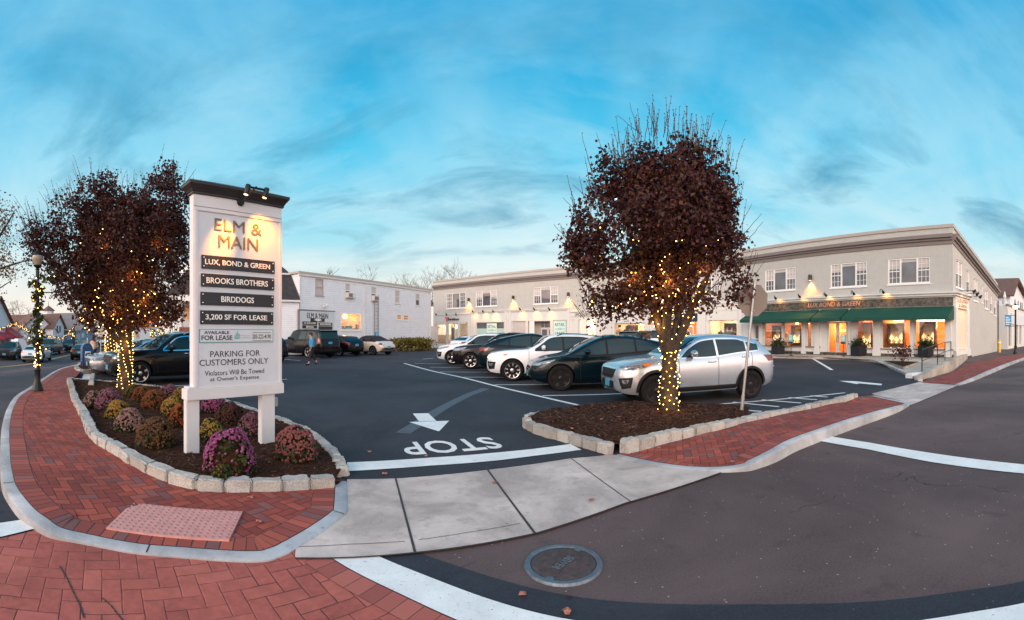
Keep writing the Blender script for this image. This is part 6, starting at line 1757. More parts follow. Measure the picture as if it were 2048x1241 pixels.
# gambrel-roofed wing at its left end
C0, C1 = D(455, 33.5), D(598.5, 34.7); fg = Fr(C0, C1)
wg = thing('gambrel_wing', 'white clapboard wing with a dark shingled gambrel roof beside the long white building', 'building', (C0.x, C0.y, 0)); ze = fg.z(590, 600); zb_ = fg.z(585, 549, -1.2) ; zr = zb_ + 2.3
mb = MB(); mb.quad(fg.p(0, 0, -.1), fg.p(fg.len, 0, -.1), fg.p(fg.len, 0, ze), fg.p(0, 0, ze)); mb.add([fg.p(fg.len, 0, -.1), fg.p(fg.len, -8, -.1), fg.p(fg.len, -8, ze), fg.p(fg.len - .4, -6.9, zb_), fg.p(fg.len - 2.1, -4, zr - .05), fg.p(fg.len - .4, -1.15, zb_ - .05), fg.p(fg.len, 0, ze)], [(0, 1, 2, 6), (6, 2, 3, 5), (5, 3, 4)]); mb.build('wall', M['clap'], wg)
mb = MB()
mb.quad(fg.p(-.2, .15, ze - .02), fg.p(fg.len + .05, .15, ze - .02), fg.p(fg.len - .35, -1.1, zb_), fg.p(-.2, -1.1, zb_)); mb.quad(fg.p(-.2, -1.1, zb_), fg.p(fg.len - .35, -1.1, zb_), fg.p(fg.len - 2.0, -4, zr), fg.p(-.2, -4, zr))
mb.build('roof', M['shingle'], wg)
mb = MB(); mb.fbox(fg, -.2, fg.len + .05, .02, .2, ze - .18, ze - .03); mb.build('eave', M['sign_white'], wg); mb = MB(); mb.fbox(fg, -.2, fg.len - .35, -1.12, -1.0, zb_ - .07, zb_ + .05); mb.build('trim', M['sign_white'], wg)
# low white panel fence between the two buildings
pf = thing('panel_fence', 'narrow white panel fence closing the gap between the white and the grey building', 'fence', D(861, 50)); ff = Fr(D(860.5, 49.6), D(875, 51.5))
MB().fbox(ff, 0, ff.len * .86, -.06, 0, 0, ff.z(866, 653)).build('panel', M['sign_white'], pf)
for s_ in (0, ff.len * .87): MB().fbox(ff, s_ - .06, s_ + .06, .001, .08, 0, ff.z(866, 652)).build('post', M['sign_white'], pf)
# yellow-green shrubs along the foot of the white wall
for i, (x, w_, h_) in enumerate(((785, 1.3, 1.05), (803, 1.4, 1.25), (821, 1.4, 1.15), (838, 1.4, 1.25), (851, 1.2, 1.1))):
    rnd = random.Random(40 + i); dd = 1485 / (703 - 667) ; c = G(x, 703.5 - i * .5, .0)
    sh = thing('shrub', ['leftmost yellow-green shrub against the white wall, beside the cream convertible', 'second yellow-green shrub from the cream convertible', 'middle yellow-green shrub of the row at the white wall', 'fourth shrub of the yellow-green row at the white wall', 'rightmost shrub of the yellow-green row, by the panel fence'][i], 'shrub', c, 0, 'shrubs at the foot of the white wall')
    leaf_mesh([c + Vector((rnd.gauss(0, w_ * .36), rnd.gauss(0, w_ * .36), max(.08, h_ * rnd.random() ** .7))) for _ in range(700)], .16, rnd).build('foliage', M['shrub_leaf'], sh)
    mb = MB()
    for k in range(9): mb.tube([c + Vector((rnd.gauss(0, .15), rnd.gauss(0, .15), 0)), c + Vector((rnd.gauss(0, w_ * .3), rnd.gauss(0, w_ * .3), h_ * .8))], .02, 4)
    mb.build('stems', M['twig'], sh)

# ---------------------------------------------------------------- columned house behind the sign
fc_ = Fr(D(322, 47), D(440, 44)); cb = thing('columned_house', 'white house with tall columns on a brick base, half hidden behind the tall sign', 'building', (fc_.A.x, fc_.A.y, 0))
zbk = fc_.z(360, 655); ztp = fc_.z(360, 604)
MB().fbox(fc_, 2.2, fc_.len, -9, 0, -.5, zbk).build('brick_base', M['brickwall'], cb)
MB().fbox(fc_, 1.0, fc_.len, -9, -1.9, zbk + .01, 9.0).build('wall', M['clap'], cb)
MB().fbox(fc_, .6, fc_.len, -9, .2, ztp, ztp + .7).build('entablature', M['sign_white'], cb)
mb = MB(); mb.add([fc_.p(.5, .3, ztp + .71), fc_.p(fc_.len, .3, ztp + .71), fc_.p(fc_.len / 2, .3, ztp + 3.2), fc_.p(.5, -9, ztp + .71), fc_.p(fc_.len, -9, ztp + .71), fc_.p(fc_.len / 2, -9, ztp + 3.2)], [(0, 1, 2), (3, 4, 5), (0, 3, 5, 2), (1, 4, 5, 2)]); mb.build('roof', M['shingle'], cb)
for x in (340, 362, 384, 406): s_ = fc_.s(x, -.35); c = fc_.p(s_, -.35, zbk); MB().lathe([(.30, .01), (.30, .12), (.24, .16), (.20, ztp - zbk - .2), (.28, ztp - zbk - .12), (.28, ztp - zbk - .01)], 14, c).build('column', M['sign_white'], cb, smooth=40)
mb = MB()
for k in range(8): mb.fbox(fc_, 2.2 - .3 * (k + 1), 2.2 - .3 * k, -2.4, -.4, -.5, zbk - zbk / 9 * (k + 1))
mb.build('steps', M['brickwall'], cb)
for n_ in (-.4,): MB().tube([fc_.p(2.2 - 2.6, n_, .9), fc_.p(2.2, n_, zbk + .95), fc_.p(2.9, n_, zbk + .95)], .05, 6).build('stair_rail', M['sign_white'], cb)
for k in range(10): MB().fbox(fc_, 2.2 - .26 * k - .02, 2.2 - .26 * k + .02, -.42, -.38, zbk - .25 * k * .9, zbk + .9 - .25 * k * .9).build('baluster', M['black'], cb)
for x in (352, 374):
    s_ = fc_.s(x, -1.9); window(Fr(fc_.p(0, -1.88, 0), fc_.p(fc_.len, -1.88, 0)), cb, (s_ - .5, s_ + .5, zbk + .8, zbk + 2.4), 1, True, pane='warm_wall', blind=0, n=.0, sill=False)
wr = MB(); c = fc_.p(fc_.s(352), .1, ztp - .9)

# ---------------------------------------------------------------- houses down the main street
def gable(name, label, px0, px1, d0, d1, eave, ridge, wall, roof, depth=9, base=-1.2, front=True, wins=(), over=.35, apex=.5):
    """Gable end towards the street (front=True) or eaves towards it."""
    fr = Fr(D(px0, d0), D(px1, d1)); L = fr.len
    o = thing(name, label, 'house', (fr.A.x, fr.A.y, 0)); ap = L * apex
    mb = MB()
    if front:
        mb.add([fr.p(0, 0, base), fr.p(L, 0, base), fr.p(L, 0, eave), fr.p(ap, 0, ridge), fr.p(0, 0, eave)], [(0, 1, 2, 3, 4)])
        mb.quad(fr.p(0, 0, base), fr.p(0, -depth, base), fr.p(0, -depth, eave), fr.p(0, 0, eave)); mb.quad(fr.p(L, 0, base), fr.p(L, -depth, base), fr.p(L, -depth, eave), fr.p(L, 0, eave))
        ra = MB(); sl0 = (ridge - eave) / ap; sl1 = (ridge - eave) / (L - ap); h = .14
        for a, za in ((-over, eave - sl0 * over), (L + over, eave - sl1 * over)):
            ra.hexa([fr.p(a, over, za), fr.p(ap, over, ridge), fr.p(ap, -depth, ridge), fr.p(a, -depth, za), fr.p(a, over, za + h), fr.p(ap, over, ridge + h), fr.p(ap, -depth, ridge + h), fr.p(a, -depth, za + h)])
    else:
        mb.fbox(fr, 0, L, -depth, 0, base, eave)
        mb.add([fr.p(0, 0, eave), fr.p(0, -depth, eave), fr.p(0, -depth / 2, ridge)], [(0, 1, 2)]); mb.add([fr.p(L, 0, eave), fr.p(L, -depth, eave), fr.p(L, -depth / 2, ridge)], [(0, 1, 2)])
        ra = MB(); k = (ridge - eave) / (depth / 2)
        for n_, zz in ((over, eave - k * over), (-depth - over, eave - k * over)):
            ra.hexa([fr.p(-over, n_, zz), fr.p(L + over, n_, zz), fr.p(L + over, -depth / 2, ridge), fr.p(-over, -depth / 2, ridge), fr.p(-over, n_, zz + .14), fr.p(L + over, n_, zz + .14), fr.p(L + over, -depth / 2, ridge + .14), fr.p(-over, -depth / 2, ridge + .14)])
    mb.build('wall', M[wall], o); ra.build('roof', M[roof], o)
    for (x0, x1, y0, y1, m) in wins:
        a, b, z0_, z1_ = fr.s(x0), fr.s(x1), fr.z(x0, y1), fr.z(x0, y0)
        f = MB().fbox(fr, a - .08, b + .08, .0, .05, z0_ - .08, z1_ + .08).build('window', M['trim'], o); MB().fbox(fr, a, b, .05, .058, z0_, z1_).build('pane', M[m], f)
    return o, fr
o, fr = gable('shop_house', 'white gabled shop with red awnings at the far left edge of the street', -30, 22, 42, 47, 2.65, 5.2, 'clap', 'brown_roof', wins=[(3, 9, 670, 690, 'warm_wall'), (-18, -6, 668, 688, 'warm_wall'), (12, 17, 672, 686, 'warm_wall')])
def awn(fr, x0, x1, y0, y1, lab):
    a, b = fr.s(x0), fr.s(x1); zt_, zb2 = fr.z(x0, y0), fr.z(x0, y1, .9); mb = MB(); p = fr.p
    mb.add([p(a, .05, zt_), p(b, .05, zt_), p(b, 1.3, zb2), p(a, 1.3, zb2), p(a, 1.3, zb2 - .2), p(b, 1.3, zb2 - .2), p(a, .05, zb2 - .1), p(b, .05, zb2 - .1)], [(0, 1, 2, 3), (3, 2, 5, 4), (0, 3, 4, 6), (1, 2, 5, 7)])
    set_tag(mb.build('awning', M['redaw']), lab, 'awning', 'red shop awnings on the street')
awn(fr, -14, 6, 664, 676, 'red shop awning at the very left edge of the photo')
awn(fr, 10, 24, 656, 674, 'red shop awning right of the first, below the white gable')
o, fr = gable('barn_house', 'white barn-like house with a brown roof and a broad blank gable', 36, 112, 62, 64, 2.0, 4.35, 'clap', 'brown_roof', depth=14, apex=.52, wins=[(80, 86, 673, 684, 'teal'), (92, 98, 670, 684, 'win')])
cpt = D(97, 70, 0); cu = thing('cupola', 'small white cupola with a pointed brown roof on the barn-like house', 'cupola', (cpt.x, cpt.y, 4.0))
mb = MB(); mb.lathe([(.85, 3.9), (.85, 5.15)], 8, (cpt.x, cpt.y, 0)); mb.build('drum', M['clap'], cu); mb = MB(); mb.lathe([(1.1, 5.15), (.4, 5.7), (.05, 5.95), (.02, 6.7)], 8, (cpt.x, cpt.y, 0)); mb.build('roof', M['brown_roof'], cu)
gable('row_house', 'brown-roofed white house with a small front gable right of the barn-like house', 106, 128, 63, 66, 2.6, 4.3, 'clap', 'brown_roof', depth=10, wins=[(113, 115.5, 652, 664, 'win'), (118, 121, 652, 664, 'win')])
gable('row_house', 'low house with a large brown roof behind the street lantern', 121, 152, 72, 78, 1.6, 4.5, 'clap', 'brown_roof', front=False, depth=12, wins=[(136, 140, 672, 684, 'warm_wall')])
gable('row_house', 'small pale blue house at the end of the street, left of the lit trunks', 150, 176, 74, 78, 3.6, 5.0, 'clap', 'taupe', depth=8, wins=[(163, 167, 668, 676, 'win')])
blue_clap = lines_mat('blue_clapboard', (.20, .30, .40), .18, .5, .6); M['bluec'] = blue_clap
gable('row_house', 'blue-grey clapboard house in the distance behind the mailbox', 160, 190, 66, 70, 2.2, 3.8, 'bluec', 'taupe', depth=8, wins=[(164, 167, 668, 675, 'trim'), (166, 172, 683, 691, 'warm_wall')])
gable('row_house', 'pale house in the distance between the lit trunks and the columned house', 226, 318, 78, 80, 3.0, 5.2, 'clap', 'brown_roof', front=False, depth=9, wins=[(272, 278, 668, 676, 'warm_wall'), (300, 306, 668, 676, 'warm_wall')])
wf = thing('board_fence', 'plain white board fence along the far side of the street', 'fence', D(92, 52)); fr = Fr(D(86, 50), D(122, 56)); MB().fbox(fr, 0, fr.len, -.06, 0, -1.0, .95).build('panel', M['sign_white'], wf)
for k in range(5): s_ = fr.len * k / 4; MB().fbox(fr, s_ - .08, s_ + .08, .001, .08, -1.0, 1.05).build('post', M['sign_white'], wf)
pv = Gt(98, 703)
# ---------------------------------------------------------------- white shop with brown roof beyond the grey building
Cn = D(2014, 46); dv = Vector((.958, .284)); Ce = (Cn.x + dv.x * 40, Cn.y + dv.y * 40); fs = Fr((Cn.x, Cn.y), Ce)
rs = thing('corner_shop', 'white shop building with a brown gabled roof at the far right edge', 'building', (Cn.x, Cn.y, 0))
zt_ = fs.z(2014, 611); sw = [b for b in (B(fs).r(2017, 652, 706, 2023), B(fs).r(2031, 650, 704, 2036), B(fs).r(2039, 652, 703, 2043))]
mb = MB(); wall_holes(mb, fs, 0, fs.len, -.1, zt_, [(a, b, max(.3, c), d) for a, b, c, d in sw], .2); bl = Fr((Cn.x - .284 * -14 * -1, Cn.y + .958 * 14), (Cn.x, Cn.y)); mb.fbox(bl, 0, bl.len, -.3, 0, -.1, zt_); mb.build('wall', M['trim'], rs)
for h in sw: MB().fbox(fs, h[0], h[1], -.19, -.17, max(.3, h[2]), h[3]).build('shop_window', M['win'], rs)
MB().fbox(fs, -.2, fs.len, -.1, .15, zt_ + .002, zt_ + .14).build('ledge', M['taupe'], rs); MB().fbox(fs, fs.s(2021), fs.len, .002, .12, zt_ - 1.9, zt_ - .7).build('fascia', M['sign_panel'], rs)
mb = MB(); mb.lathe([(.26, 0), (.26, .3), (.34, .34), (.1, .5), (.2, .7), (.04, 1.3), (.001, 1.32)], 8, fs.p(.3, -.3, zt_ + .14)); mb.build('finial', M['sign_white'], rs)
u0 = fs.s(2033); ze, zr_ = fs.z(2033, 588), fs.z(2041, 560); u1 = u0 + 15; um = fs.s(2041.5)
mb = MB(); mb.add([fs.p(u0, -.8, 0), fs.p(u1, -.8, 0), fs.p(u1, -.8, ze), fs.p(um, -.8, zr_), fs.p(u0, -.8, ze)], [(0, 1, 2, 3, 4)]); mb.quad(fs.p(u0, -.8, 0), fs.p(u0, -14, 0), fs.p(u0, -14, ze), fs.p(u0, -.8, ze)); mb.build('upper_wall', M['clap'], rs)
mb = MB(); h = .25
for a, za in ((u0 - .5, ze - .35), (u1 + .5, ze - .3)): mb.hexa([fs.p(a, -.2, za), fs.p(um, -.2, zr_), fs.p(um, -15, zr_), fs.p(a, -15, za), fs.p(a, -.2, za + h), fs.p(um, -.2, zr_ + h), fs.p(um, -15, zr_ + h), fs.p(a, -15, za + h)])
mb.build('roof', M['brown_roof'], rs)
MB().hexa([fs.p(u0 + .8, -3.2, ze + .75), fs.p(u0 + 1.6, -3.2, ze + 1.35), fs.p(u0 + 1.6, -8, ze + 1.35), fs.p(u0 + .8, -8, ze + .75), fs.p(u0 + .7, -3.2, ze + .95), fs.p(u0 + 1.5, -3.2, ze + 1.55), fs.p(u0 + 1.5, -8, ze + 1.55), fs.p(u0 + .7, -8, ze + .95)]).build('skylight', M['metal'], rs)
for x in (2029.5, 2036, 2041, 2044): s_ = fs.s(x, -.8); MB().fbox(fs, s_ - .2, s_ + .2, -.79, -.74, ze - 1.9, ze - .4).build('shutter', M['bronze'], rs)

# ---------------------------------------------------------------- bare trees behind the roofs
def bare_tree(px, py0, py1, d, label, seed, spread=.55, lv=6, m='bark_grey', r0=.22, base=0.0, lean=0):
    rnd = random.Random(seed); b = D(px, d, base); H = EYE + (HY - py0) / F * d - base
    o = thing('bare_tree', label, 'tree', b, 0, 'leafless trees behind the roofs'); tr = MB(); mb = MB()
    def grow(p, dr, L, r, k):
        q = p + dr * L; mid = p.lerp(q, .5) + Vector((rnd.uniform(-1, 1), rnd.uniform(-1, 1), rnd.uniform(-.5, .5))) * L * .06
        (tr if k == lv else mb).tube([p, mid, q], [r, r * .85, r * .68], 6 if k > 3 else 3, caps=False)
        if k == 0: return
        for i in range(rnd.choice((2, 3, 3)) if k > 1 else 3):
            nd = (dr + Vector((rnd.gauss(0, spread), rnd.gauss(0, spread), rnd.gauss(.10, .25)))).normalized()
            grow(q, nd, L * rnd.uniform(.62, .86), max(.009, r * rnd.uniform(.5, .68)), k - 1)
    grow(b, Vector((rnd.uniform(-.08, .08), rnd.uniform(-.05, .05), 1)).normalized(), H * .27, r0, lv)
    # scale to the wanted height
    top = max(v.z for v in mb.v) - base; k = H / top
    for q in (tr, mb): q.v = [Vector((b.x + (v.x - b.x) * k * .95, b.y + (v.y - b.y) * k * .95, base + (v.z - base) * k)) for v in q.v]
    tr.build('trunk', M[m], o); q = mb; q.col = [0] * len(q.f); q.build('crown', M[m], o)
bare_tree(690, 530, 0, 62, 'pale leafless tree rising behind the white clapboard building', 3, .5, 6)
bare_tree(652, 538, 0, 66, 'leafless tree behind the left end of the white clapboard roof', 13, .5, 5)
bare_tree(845, 528, 0, 66, 'broad leafless tree behind the gap between the two buildings', 5, .65, 6)
bare_tree(892, 524, 0, 68, 'leafless tree behind the left end of the grey building', 6, .6, 6)
bare_tree(940, 515, 0, 72, 'narrow leafless tree showing above the grey parapet', 7, .45, 6)
bare_tree(812, 548, 0, 64, 'low leafless tree behind the right end of the white roof', 17, .6, 5)
bare_tree(42, 600, 0, 75, 'leafless tree above the roofs at the far left of the street', 8, .6, 6, base=-1)
bare_tree(56, 640, 0, 40, 'small bare street tree in front of the white barn-like house', 9, .55, 5, r0=.10, base=-.9)
bare_tree(192, 645, 0, 45, 'small bare street tree by the white-topped person', 10, .5, 5, r0=.09, base=-.5)
# ---------------------------------------------------------------- cars
def pchip(pts):
    xs = [p[0] for p in pts]; ys = [p[1] for p in pts]; n = len(xs)
    h = [xs[i + 1] - xs[i] for i in range(n - 1)]; d = [(ys[i + 1] - ys[i]) / h[i] for i in range(n - 1)]
    m = [d[0]] + [0 if d[i - 1] * d[i] <= 0 else 2 * d[i - 1] * d[i] / (d[i - 1] + d[i]) for i in range(1, n - 1)] + [d[-1]]
    def f(x):
        if x <= xs[0]: return ys[0]
        if x >= xs[-1]: return ys[-1]
        i = max(k for k in range(n - 1) if xs[k] <= x); t = (x - xs[i]) / h[i]
        return (1 + 2 * t) * (1 - t) ** 2 * ys[i] + t * (1 - t) ** 2 * h[i] * m[i] + t * t * (3 - 2 * t) * ys[i + 1] + t * t * (t - 1) * h[i] * m[i + 1]
    return f
def wheel_mesh(Rw, rim_m, style=0, wd=.23):
    My = Matrix(((1, 0, 0), (0, 0, 1), (0, 1, 0)))   # lathe axis -> y
    mb = MB(); h = wd / 2
    mb.lathe([(Rw * .70, -h * .8), (Rw * .74, -h), (Rw * .92, -h), (Rw * .985, -h * .8), (Rw, -h * .4), (Rw, h * .4), (Rw * .985, h * .8), (Rw * .92, h), (Rw * .74, h), (Rw * .70, h * .8)], 36, (0, 0, 0), My)
    ty = mb.mesh('tyre'); ty.materials.append(M['tyre'])
    rb_ = MB(); q = h * .86
    n = 36
    pr = [(Rw * .75, q), (Rw * .72, q + .012), (Rw * .69, q + .008), (Rw * .67, q - .05), (Rw * .66, -h * .6)]
    for r_, y_ in pr:
        for k in range(n): a = 2 * math.pi * k / n; rb_.v.append(Vector((r_ * math.cos(a), y_, r_ * math.sin(a))))
    for i in range(len(pr) - 1):
        for k in range(n): rb_.f.append([i * n + k, i * n + (k + 1) % n, (i + 1) * n + (k + 1) % n, (i + 1) * n + k])
    ns = (5, 5, 9, 7)[style]
    for k in range(ns):
        a0 = 2 * math.pi * (k + .15) / ns
        for da in ((-.20, .20) if style == 0 else (0,)):
            a = a0; w0, w1 = ((.013, .015) if style == 0 else (.026, .040) if style == 1 else (.016, .022) if style == 2 else (.02, .03))
            def P_(r_, off, y_):
                th = a + (da * (r_ / Rw) if style == 0 else (.25 * (r_ / Rw) if style == 2 else 0)); return Vector((r_ * math.cos(th) - off * math.sin(th), y_, r_ * math.sin(th) + off * math.cos(th)))
            r0, r1 = Rw * .10, Rw * .70
            yy = q - .005
            rb_.hexa([P_(r0, -w0, yy - .05), P_(r1, -w1, yy - .035), P_(r1, w1, yy - .035), P_(r0, w0, yy - .05), P_(r0, -w0, yy - .01), P_(r1, -w1, yy + .005), P_(r1, w1, yy + .005), P_(r0, w0, yy - .01)])
    rb_.lathe([(Rw * .2, q - .06), (Rw * .2, q - .012), (Rw * .16, q - .004), (.001, q - .004)], 16, (0, 0, 0), My)
    rb_.lathe([(Rw * .64, -h * .2), (Rw * .64, -h * .1), (.001, -h * .1)], 20, (0, 0, 0), My) if False else None
    rm = rb_.mesh('rim'); rm.materials.append(rim_m)
    dk = MB(); dk.lathe([(Rw * .69, -h * .35), (Rw * .69, -h * .3), (.001, -h * .3)], 24, (0, 0, 0), My); dm_ = dk.mesh('brake'); dm_.materials.append(M['trimblack'])
    for me in (ty, rm):
        for p in me.polygons: p.use_smooth = True
        me.set_sharp_from_angle(angle=R(35))
    return ty, rm, dm_
CARID = [0]
def car(label, P, heading, wheel, sp, paint, name='parked_car', cat='car', group='cars parked in the lot', rim='rim_silver', rstyle=0, clad=False, rails=True, plate_f=True, lights_on=False, tail_on=False, roof=None, dark_lower=True, trim='trimblack', chrome=False, handles=True, ground=0.0):
    L, W, H, wb, fo, Rw = sp['L'], sp['W'], sp['H'], sp['wb'], sp['fo'], sp['R']
    hd = Vector((heading[0], heading[1], 0)).normalized(); rz = math.atan2(hd.y, hd.x); lf = Vector((-hd.y, hd.x, 0))
    lx = {'fl': L / 2 - fo, 'fr': L / 2 - fo, 'rl': L / 2 - fo - wb, 'rr': L / 2 - fo - wb, 'front': L / 2, 'rear': -L / 2, 'mid': 0}[wheel]
    ly = {'fl': W / 2 - .1, 'rl': W / 2 - .1, 'fr': -(W / 2 - .1), 'rr': -(W / 2 - .1)}.get(wheel, 0)
    loc = Vector((P[0], P[1], P[2] if len(P) > 2 else 0)) - hd * lx - lf * ly
    loc.z += .012
    root = thing(name, label, cat, loc, rz, group); OFF[root] = Vector((0, 0, 0))
    CARID[0] += 1
    nose, hood, cX, wT, rX, rE, rEz, tX, tZ = (sp[k] for k in ('nose', 'hood', 'cowl', 'wtop', 'roofx', 'rend', 'rendz', 'tailx', 'tailz'))
    top = pchip(sp.get('top') or [(0, nose - .26), (.05, nose - .10), (.17, nose - .015), (cX * .5, nose + (hood - nose) * .62), (cX, hood), (cX + (wT - cX) * .5, hood + (H - .055 - hood) * .56), (wT, H - .055), (rX, H), (rE, rEz), (tX, tZ), (L - .06, tZ - .10), (L, tZ - .36)])
    b0, b1 = sp['belt']
    belt = pchip([(0, nose - .16), (cX * .8, b0 - .03), (cX + .4, b0), (tX - .5, b1), (L, b1 - .10)])
    bot = pchip([(0, .40), (.10, .30), (.5, sp.get('clear', .22)), (L - .6, sp.get('clear', .22) + .01), (L - .12, .34), (L, .46)])
    pl = pchip([(0, .60), (.03, .70), (.10, .80), (.24, .885), (.5, .95), (1.0, .99), (1.6, 1), (L - 1.3, 1), (L - .7, .975), (L - .3, .915), (L - .12, .85), (L - .03, .75), (L, .66)])
    wroof = sp.get('wroof', .71)
    def sect(X):
        w = W / 2 * pl(X); zb = bot(X); zt = max(top(X), zb + .2); zs = min(belt(X), zt - .05); t_ = max(0., min(1., (zt - zs) / .42)); t_ = t_ * t_ * (3 - 2 * t_)
        wr = w * (.93 * (1 - t_) + wroof * t_); sh = zs - zb
        return [(0, zb), (.70 * w, zb), (.90 * w, zb + .02), (.965 * w, zb + .09), (.99 * w, zb + sh * .30), (1.0 * w, zb + sh * .52), (.992 * w, zb + sh * .74), (.985 * w, zb + sh * .86), (.965 * w, zb + sh * .95), (.945 * w, zs),
                (.945 * w + (wr - .945 * w) * .10, zs + (zt - zs) * .10), (.945 * w + (wr - .945 * w) * .46, zs + (zt - .07 * t_ - zs) * .52), (wr + .015 * t_, zt - .085 * t_ - .012), (wr * .965, zt - .045 * t_ - .007), (wr * .87, zt - .020 * t_ - .004), (wr * .55, zt - .004), (0, zt)]
    Xs = sorted(set([0, .012, .03, .05, .08, .12, .17, .24, .33, .45] + [round(.6 + i * .14, 3) for i in range(int((L - 1.0) / .14))] + [cX - .03, cX, cX + .06, wT, wT + .06, L - .45, L - .33, L - .24, L - .17, L - .11, L - .06, L - .03, L - .01, L]))
    Xs = [x for i, x in enumerate(Xs) if i == 0 or x - Xs[i - 1] > .008]
    mb = MB(); nring = None
    for X in Xs:
        s = sect(X); ring = s + [(-y, z) for y, z in reversed(s[1:-1])]; nring = len(ring)
        mb.v += [Vector((L / 2 - X, y, z)) for y, z in ring]
    for i in range(len(Xs) - 1):
        for k in range(nring): mb.f.append([i * nring + k, i * nring + (k + 1) % nring, (i + 1) * nring + (k + 1) % nring, (i + 1) * nring + k])
    mb.f += [list(range(nring)), list(range((len(Xs) - 1) * nring, len(Xs) * nring))]
    me0 = mb.mesh('body'); bm = bmesh.new(); bm.from_mesh(me0); bmesh.ops.recalc_face_normals(bm, faces=bm.faces[:]); bm.to_mesh(me0)
    bvh = BVHTree.FromBMesh(bm); bm.free()
    me0.materials.append(paint); me0.materials.append(M['trimblack'])
    body = bpy.data.objects.new('body', me0)
    # wheel wells cut with real booleans
    cut = MB(); My = Matrix(((1, 0, 0), (0, 0, 1), (0, 1, 0)))
    for ax in (L / 2 - fo, L / 2 - fo - wb):
        for sg in (1, -1): cut.lathe([(Rw + .055, 0), (Rw + .055, .42)], 32, (ax, sg * (W / 2 - .30) if sg > 0 else -(W / 2 - .30) - .42, Rw + .0), My)
    cme = cut.mesh('cut'); bm = bmesh.new(); bm.from_mesh(cme); bmesh.ops.recalc_face_normals(bm, faces=bm.faces[:]); bm.to_mesh(cme); bm.free()
    cme.materials.append(M['trimblack']); co = bpy.data.objects.new('cut', cme); COL.objects.link(co); COL.objects.link(body)
    md = body.modifiers.new('b', 'BOOLEAN'); md.operation = 'DIFFERENCE'; md.object = co; md.solver = 'EXACT'
    try: md.material_mode = 'TRANSFER'
    except Exception: pass
    dg = bpy.context.evaluated_depsgraph_get(); me1 = bpy.data.meshes.new_from_object(body.evaluated_get(dg), depsgraph=dg)
    bpy.data.objects.remove(body); bpy.data.objects.remove(co)
    for p in me1.polygons: p.use_smooth = True
    me1.set_sharp_from_angle(angle=R(38)); me1.name = 'body'
    body = link('body', me1, root)
    # features laid on to the skin by casting rays at it
    def proj(poly, yaw, off=.004, cols=14, rows=5, mirror=False):
        c, s_ = math.cos(yaw), math.sin(yaw); d = Vector((c, s_, 0)); hv = Vector((-s_, c, 0)); m_ = MB()
        hs = [p[0] for p in poly]; h0, h1 = min(hs), max(hs); n = len(poly); grid = []
        for i in range(cols + 1):
            h = h0 + (h1 - h0) * min(.9995, max(.0005, i / cols)); zs = []
            for k in range(n):
                (a, za), (b, zb_) = poly[k], poly[(k + 1) % n]
                if (a - h) * (b - h) <= 0 and a != b: zs.append(za + (zb_ - za) * (h - a) / (b - a))
            if len(zs) < 2: grid.append([None] * (rows + 1)); continue
            lo, hi = min(zs), max(zs); col = []
            for j in range(rows + 1):
                z = lo + (hi - lo) * j / rows
                hit = bvh.ray_cast(Vector((0, 0, z)) + hv * h + d * 6, -d)
                if hit[0] is None: col.append(None)
                else: col.append(hit[0] + (hit[1] if hit[1].dot(d) > 0 else -hit[1]) * off)
            grid.append(col)
        for i in range(cols):
            for j in range(rows):
                q = [grid[i][j], grid[i + 1][j], grid[i + 1][j + 1], grid[i][j + 1]]
                if all(x is not None for x in q) and max((q[a] - q[b]).length for a in range(4) for b in range(a)) < max(.5, (h1 - h0) / cols * 4):
                    m_.quad(*[Vector((x.x, -x.y, x.z)) if mirror else x for x in q])
        return m_
    def feat(nm, poly, yaw, m, off=.004, both=True, cols=14, rows=5, par=None, sm=60):
        out = []
        for mi in ((False, True) if both else (False,)):
            q = proj(poly, yaw, off, cols, rows, mi)
            if q.f: out.append(q.build(nm, m, par if par is not None else root, smooth=sm))
        return out
    side = lambda pts: [(X - L / 2, z) for X, z in pts]
    SD = math.pi / 2
    def hz(yaw, pts): c, s_ = math.cos(yaw), math.sin(yaw); return [(-s_ * (L / 2 - X) + c * y, z) for X, y, z in pts]
    # glasshouse
    lo, hi, pil = sp['dlo_lo'], sp['dlo_hi'], sp['pillars']
    flo, fhi = pchip(lo), pchip(hi); xa, xb = lo[0][0], lo[-1][0]
    def strip(x0, x1, g=0.0, n=10): xs = [x0 + (x1 - x0) * k / n for k in range(n + 1)]; return side([(x, flo(x) + g) for x in xs] + [(x, max(flo(x) + g + .01, fhi(x) - g)) for x in reversed(xs)])
    feat('window_surround', strip(xa - .03, xb + .03, -.028, 16), SD, M['chrome'] if chrome else M['trimblack'], .003, cols=26, rows=6)
    edges = [xa] + pil + [xb]
    for x0, x1 in zip(edges, edges[1:]): feat('side_window', strip(x0 + (.0 if x0 == xa else .03), x1 - (.0 if x1 == xb else .03), .006), SD, M['carglass'], .007, cols=14, rows=6)
    wy0, wy1 = W / 2 * .80, W / 2 * (wroof - .05)
    feat('windscreen', [(-wy0, hood + .05), (wy0, hood + .05), (wy1, H - .085), (-wy1, H - .085)], 0, M['carglass'], .006, both=False, cols=18, rows=10)
    rz1 = min(rEz - .05, H - .08)
    feat('rear_window', [(W / 2 * .72, tZ + sp.get('rgap', .06)), (-W / 2 * .72, tZ + sp.get('rgap', .06)), (-W / 2 * (wroof - .08), rz1), (W / 2 * (wroof - .08), rz1)], math.pi, M['carglass'], .006, both=False, cols=18, rows=8)
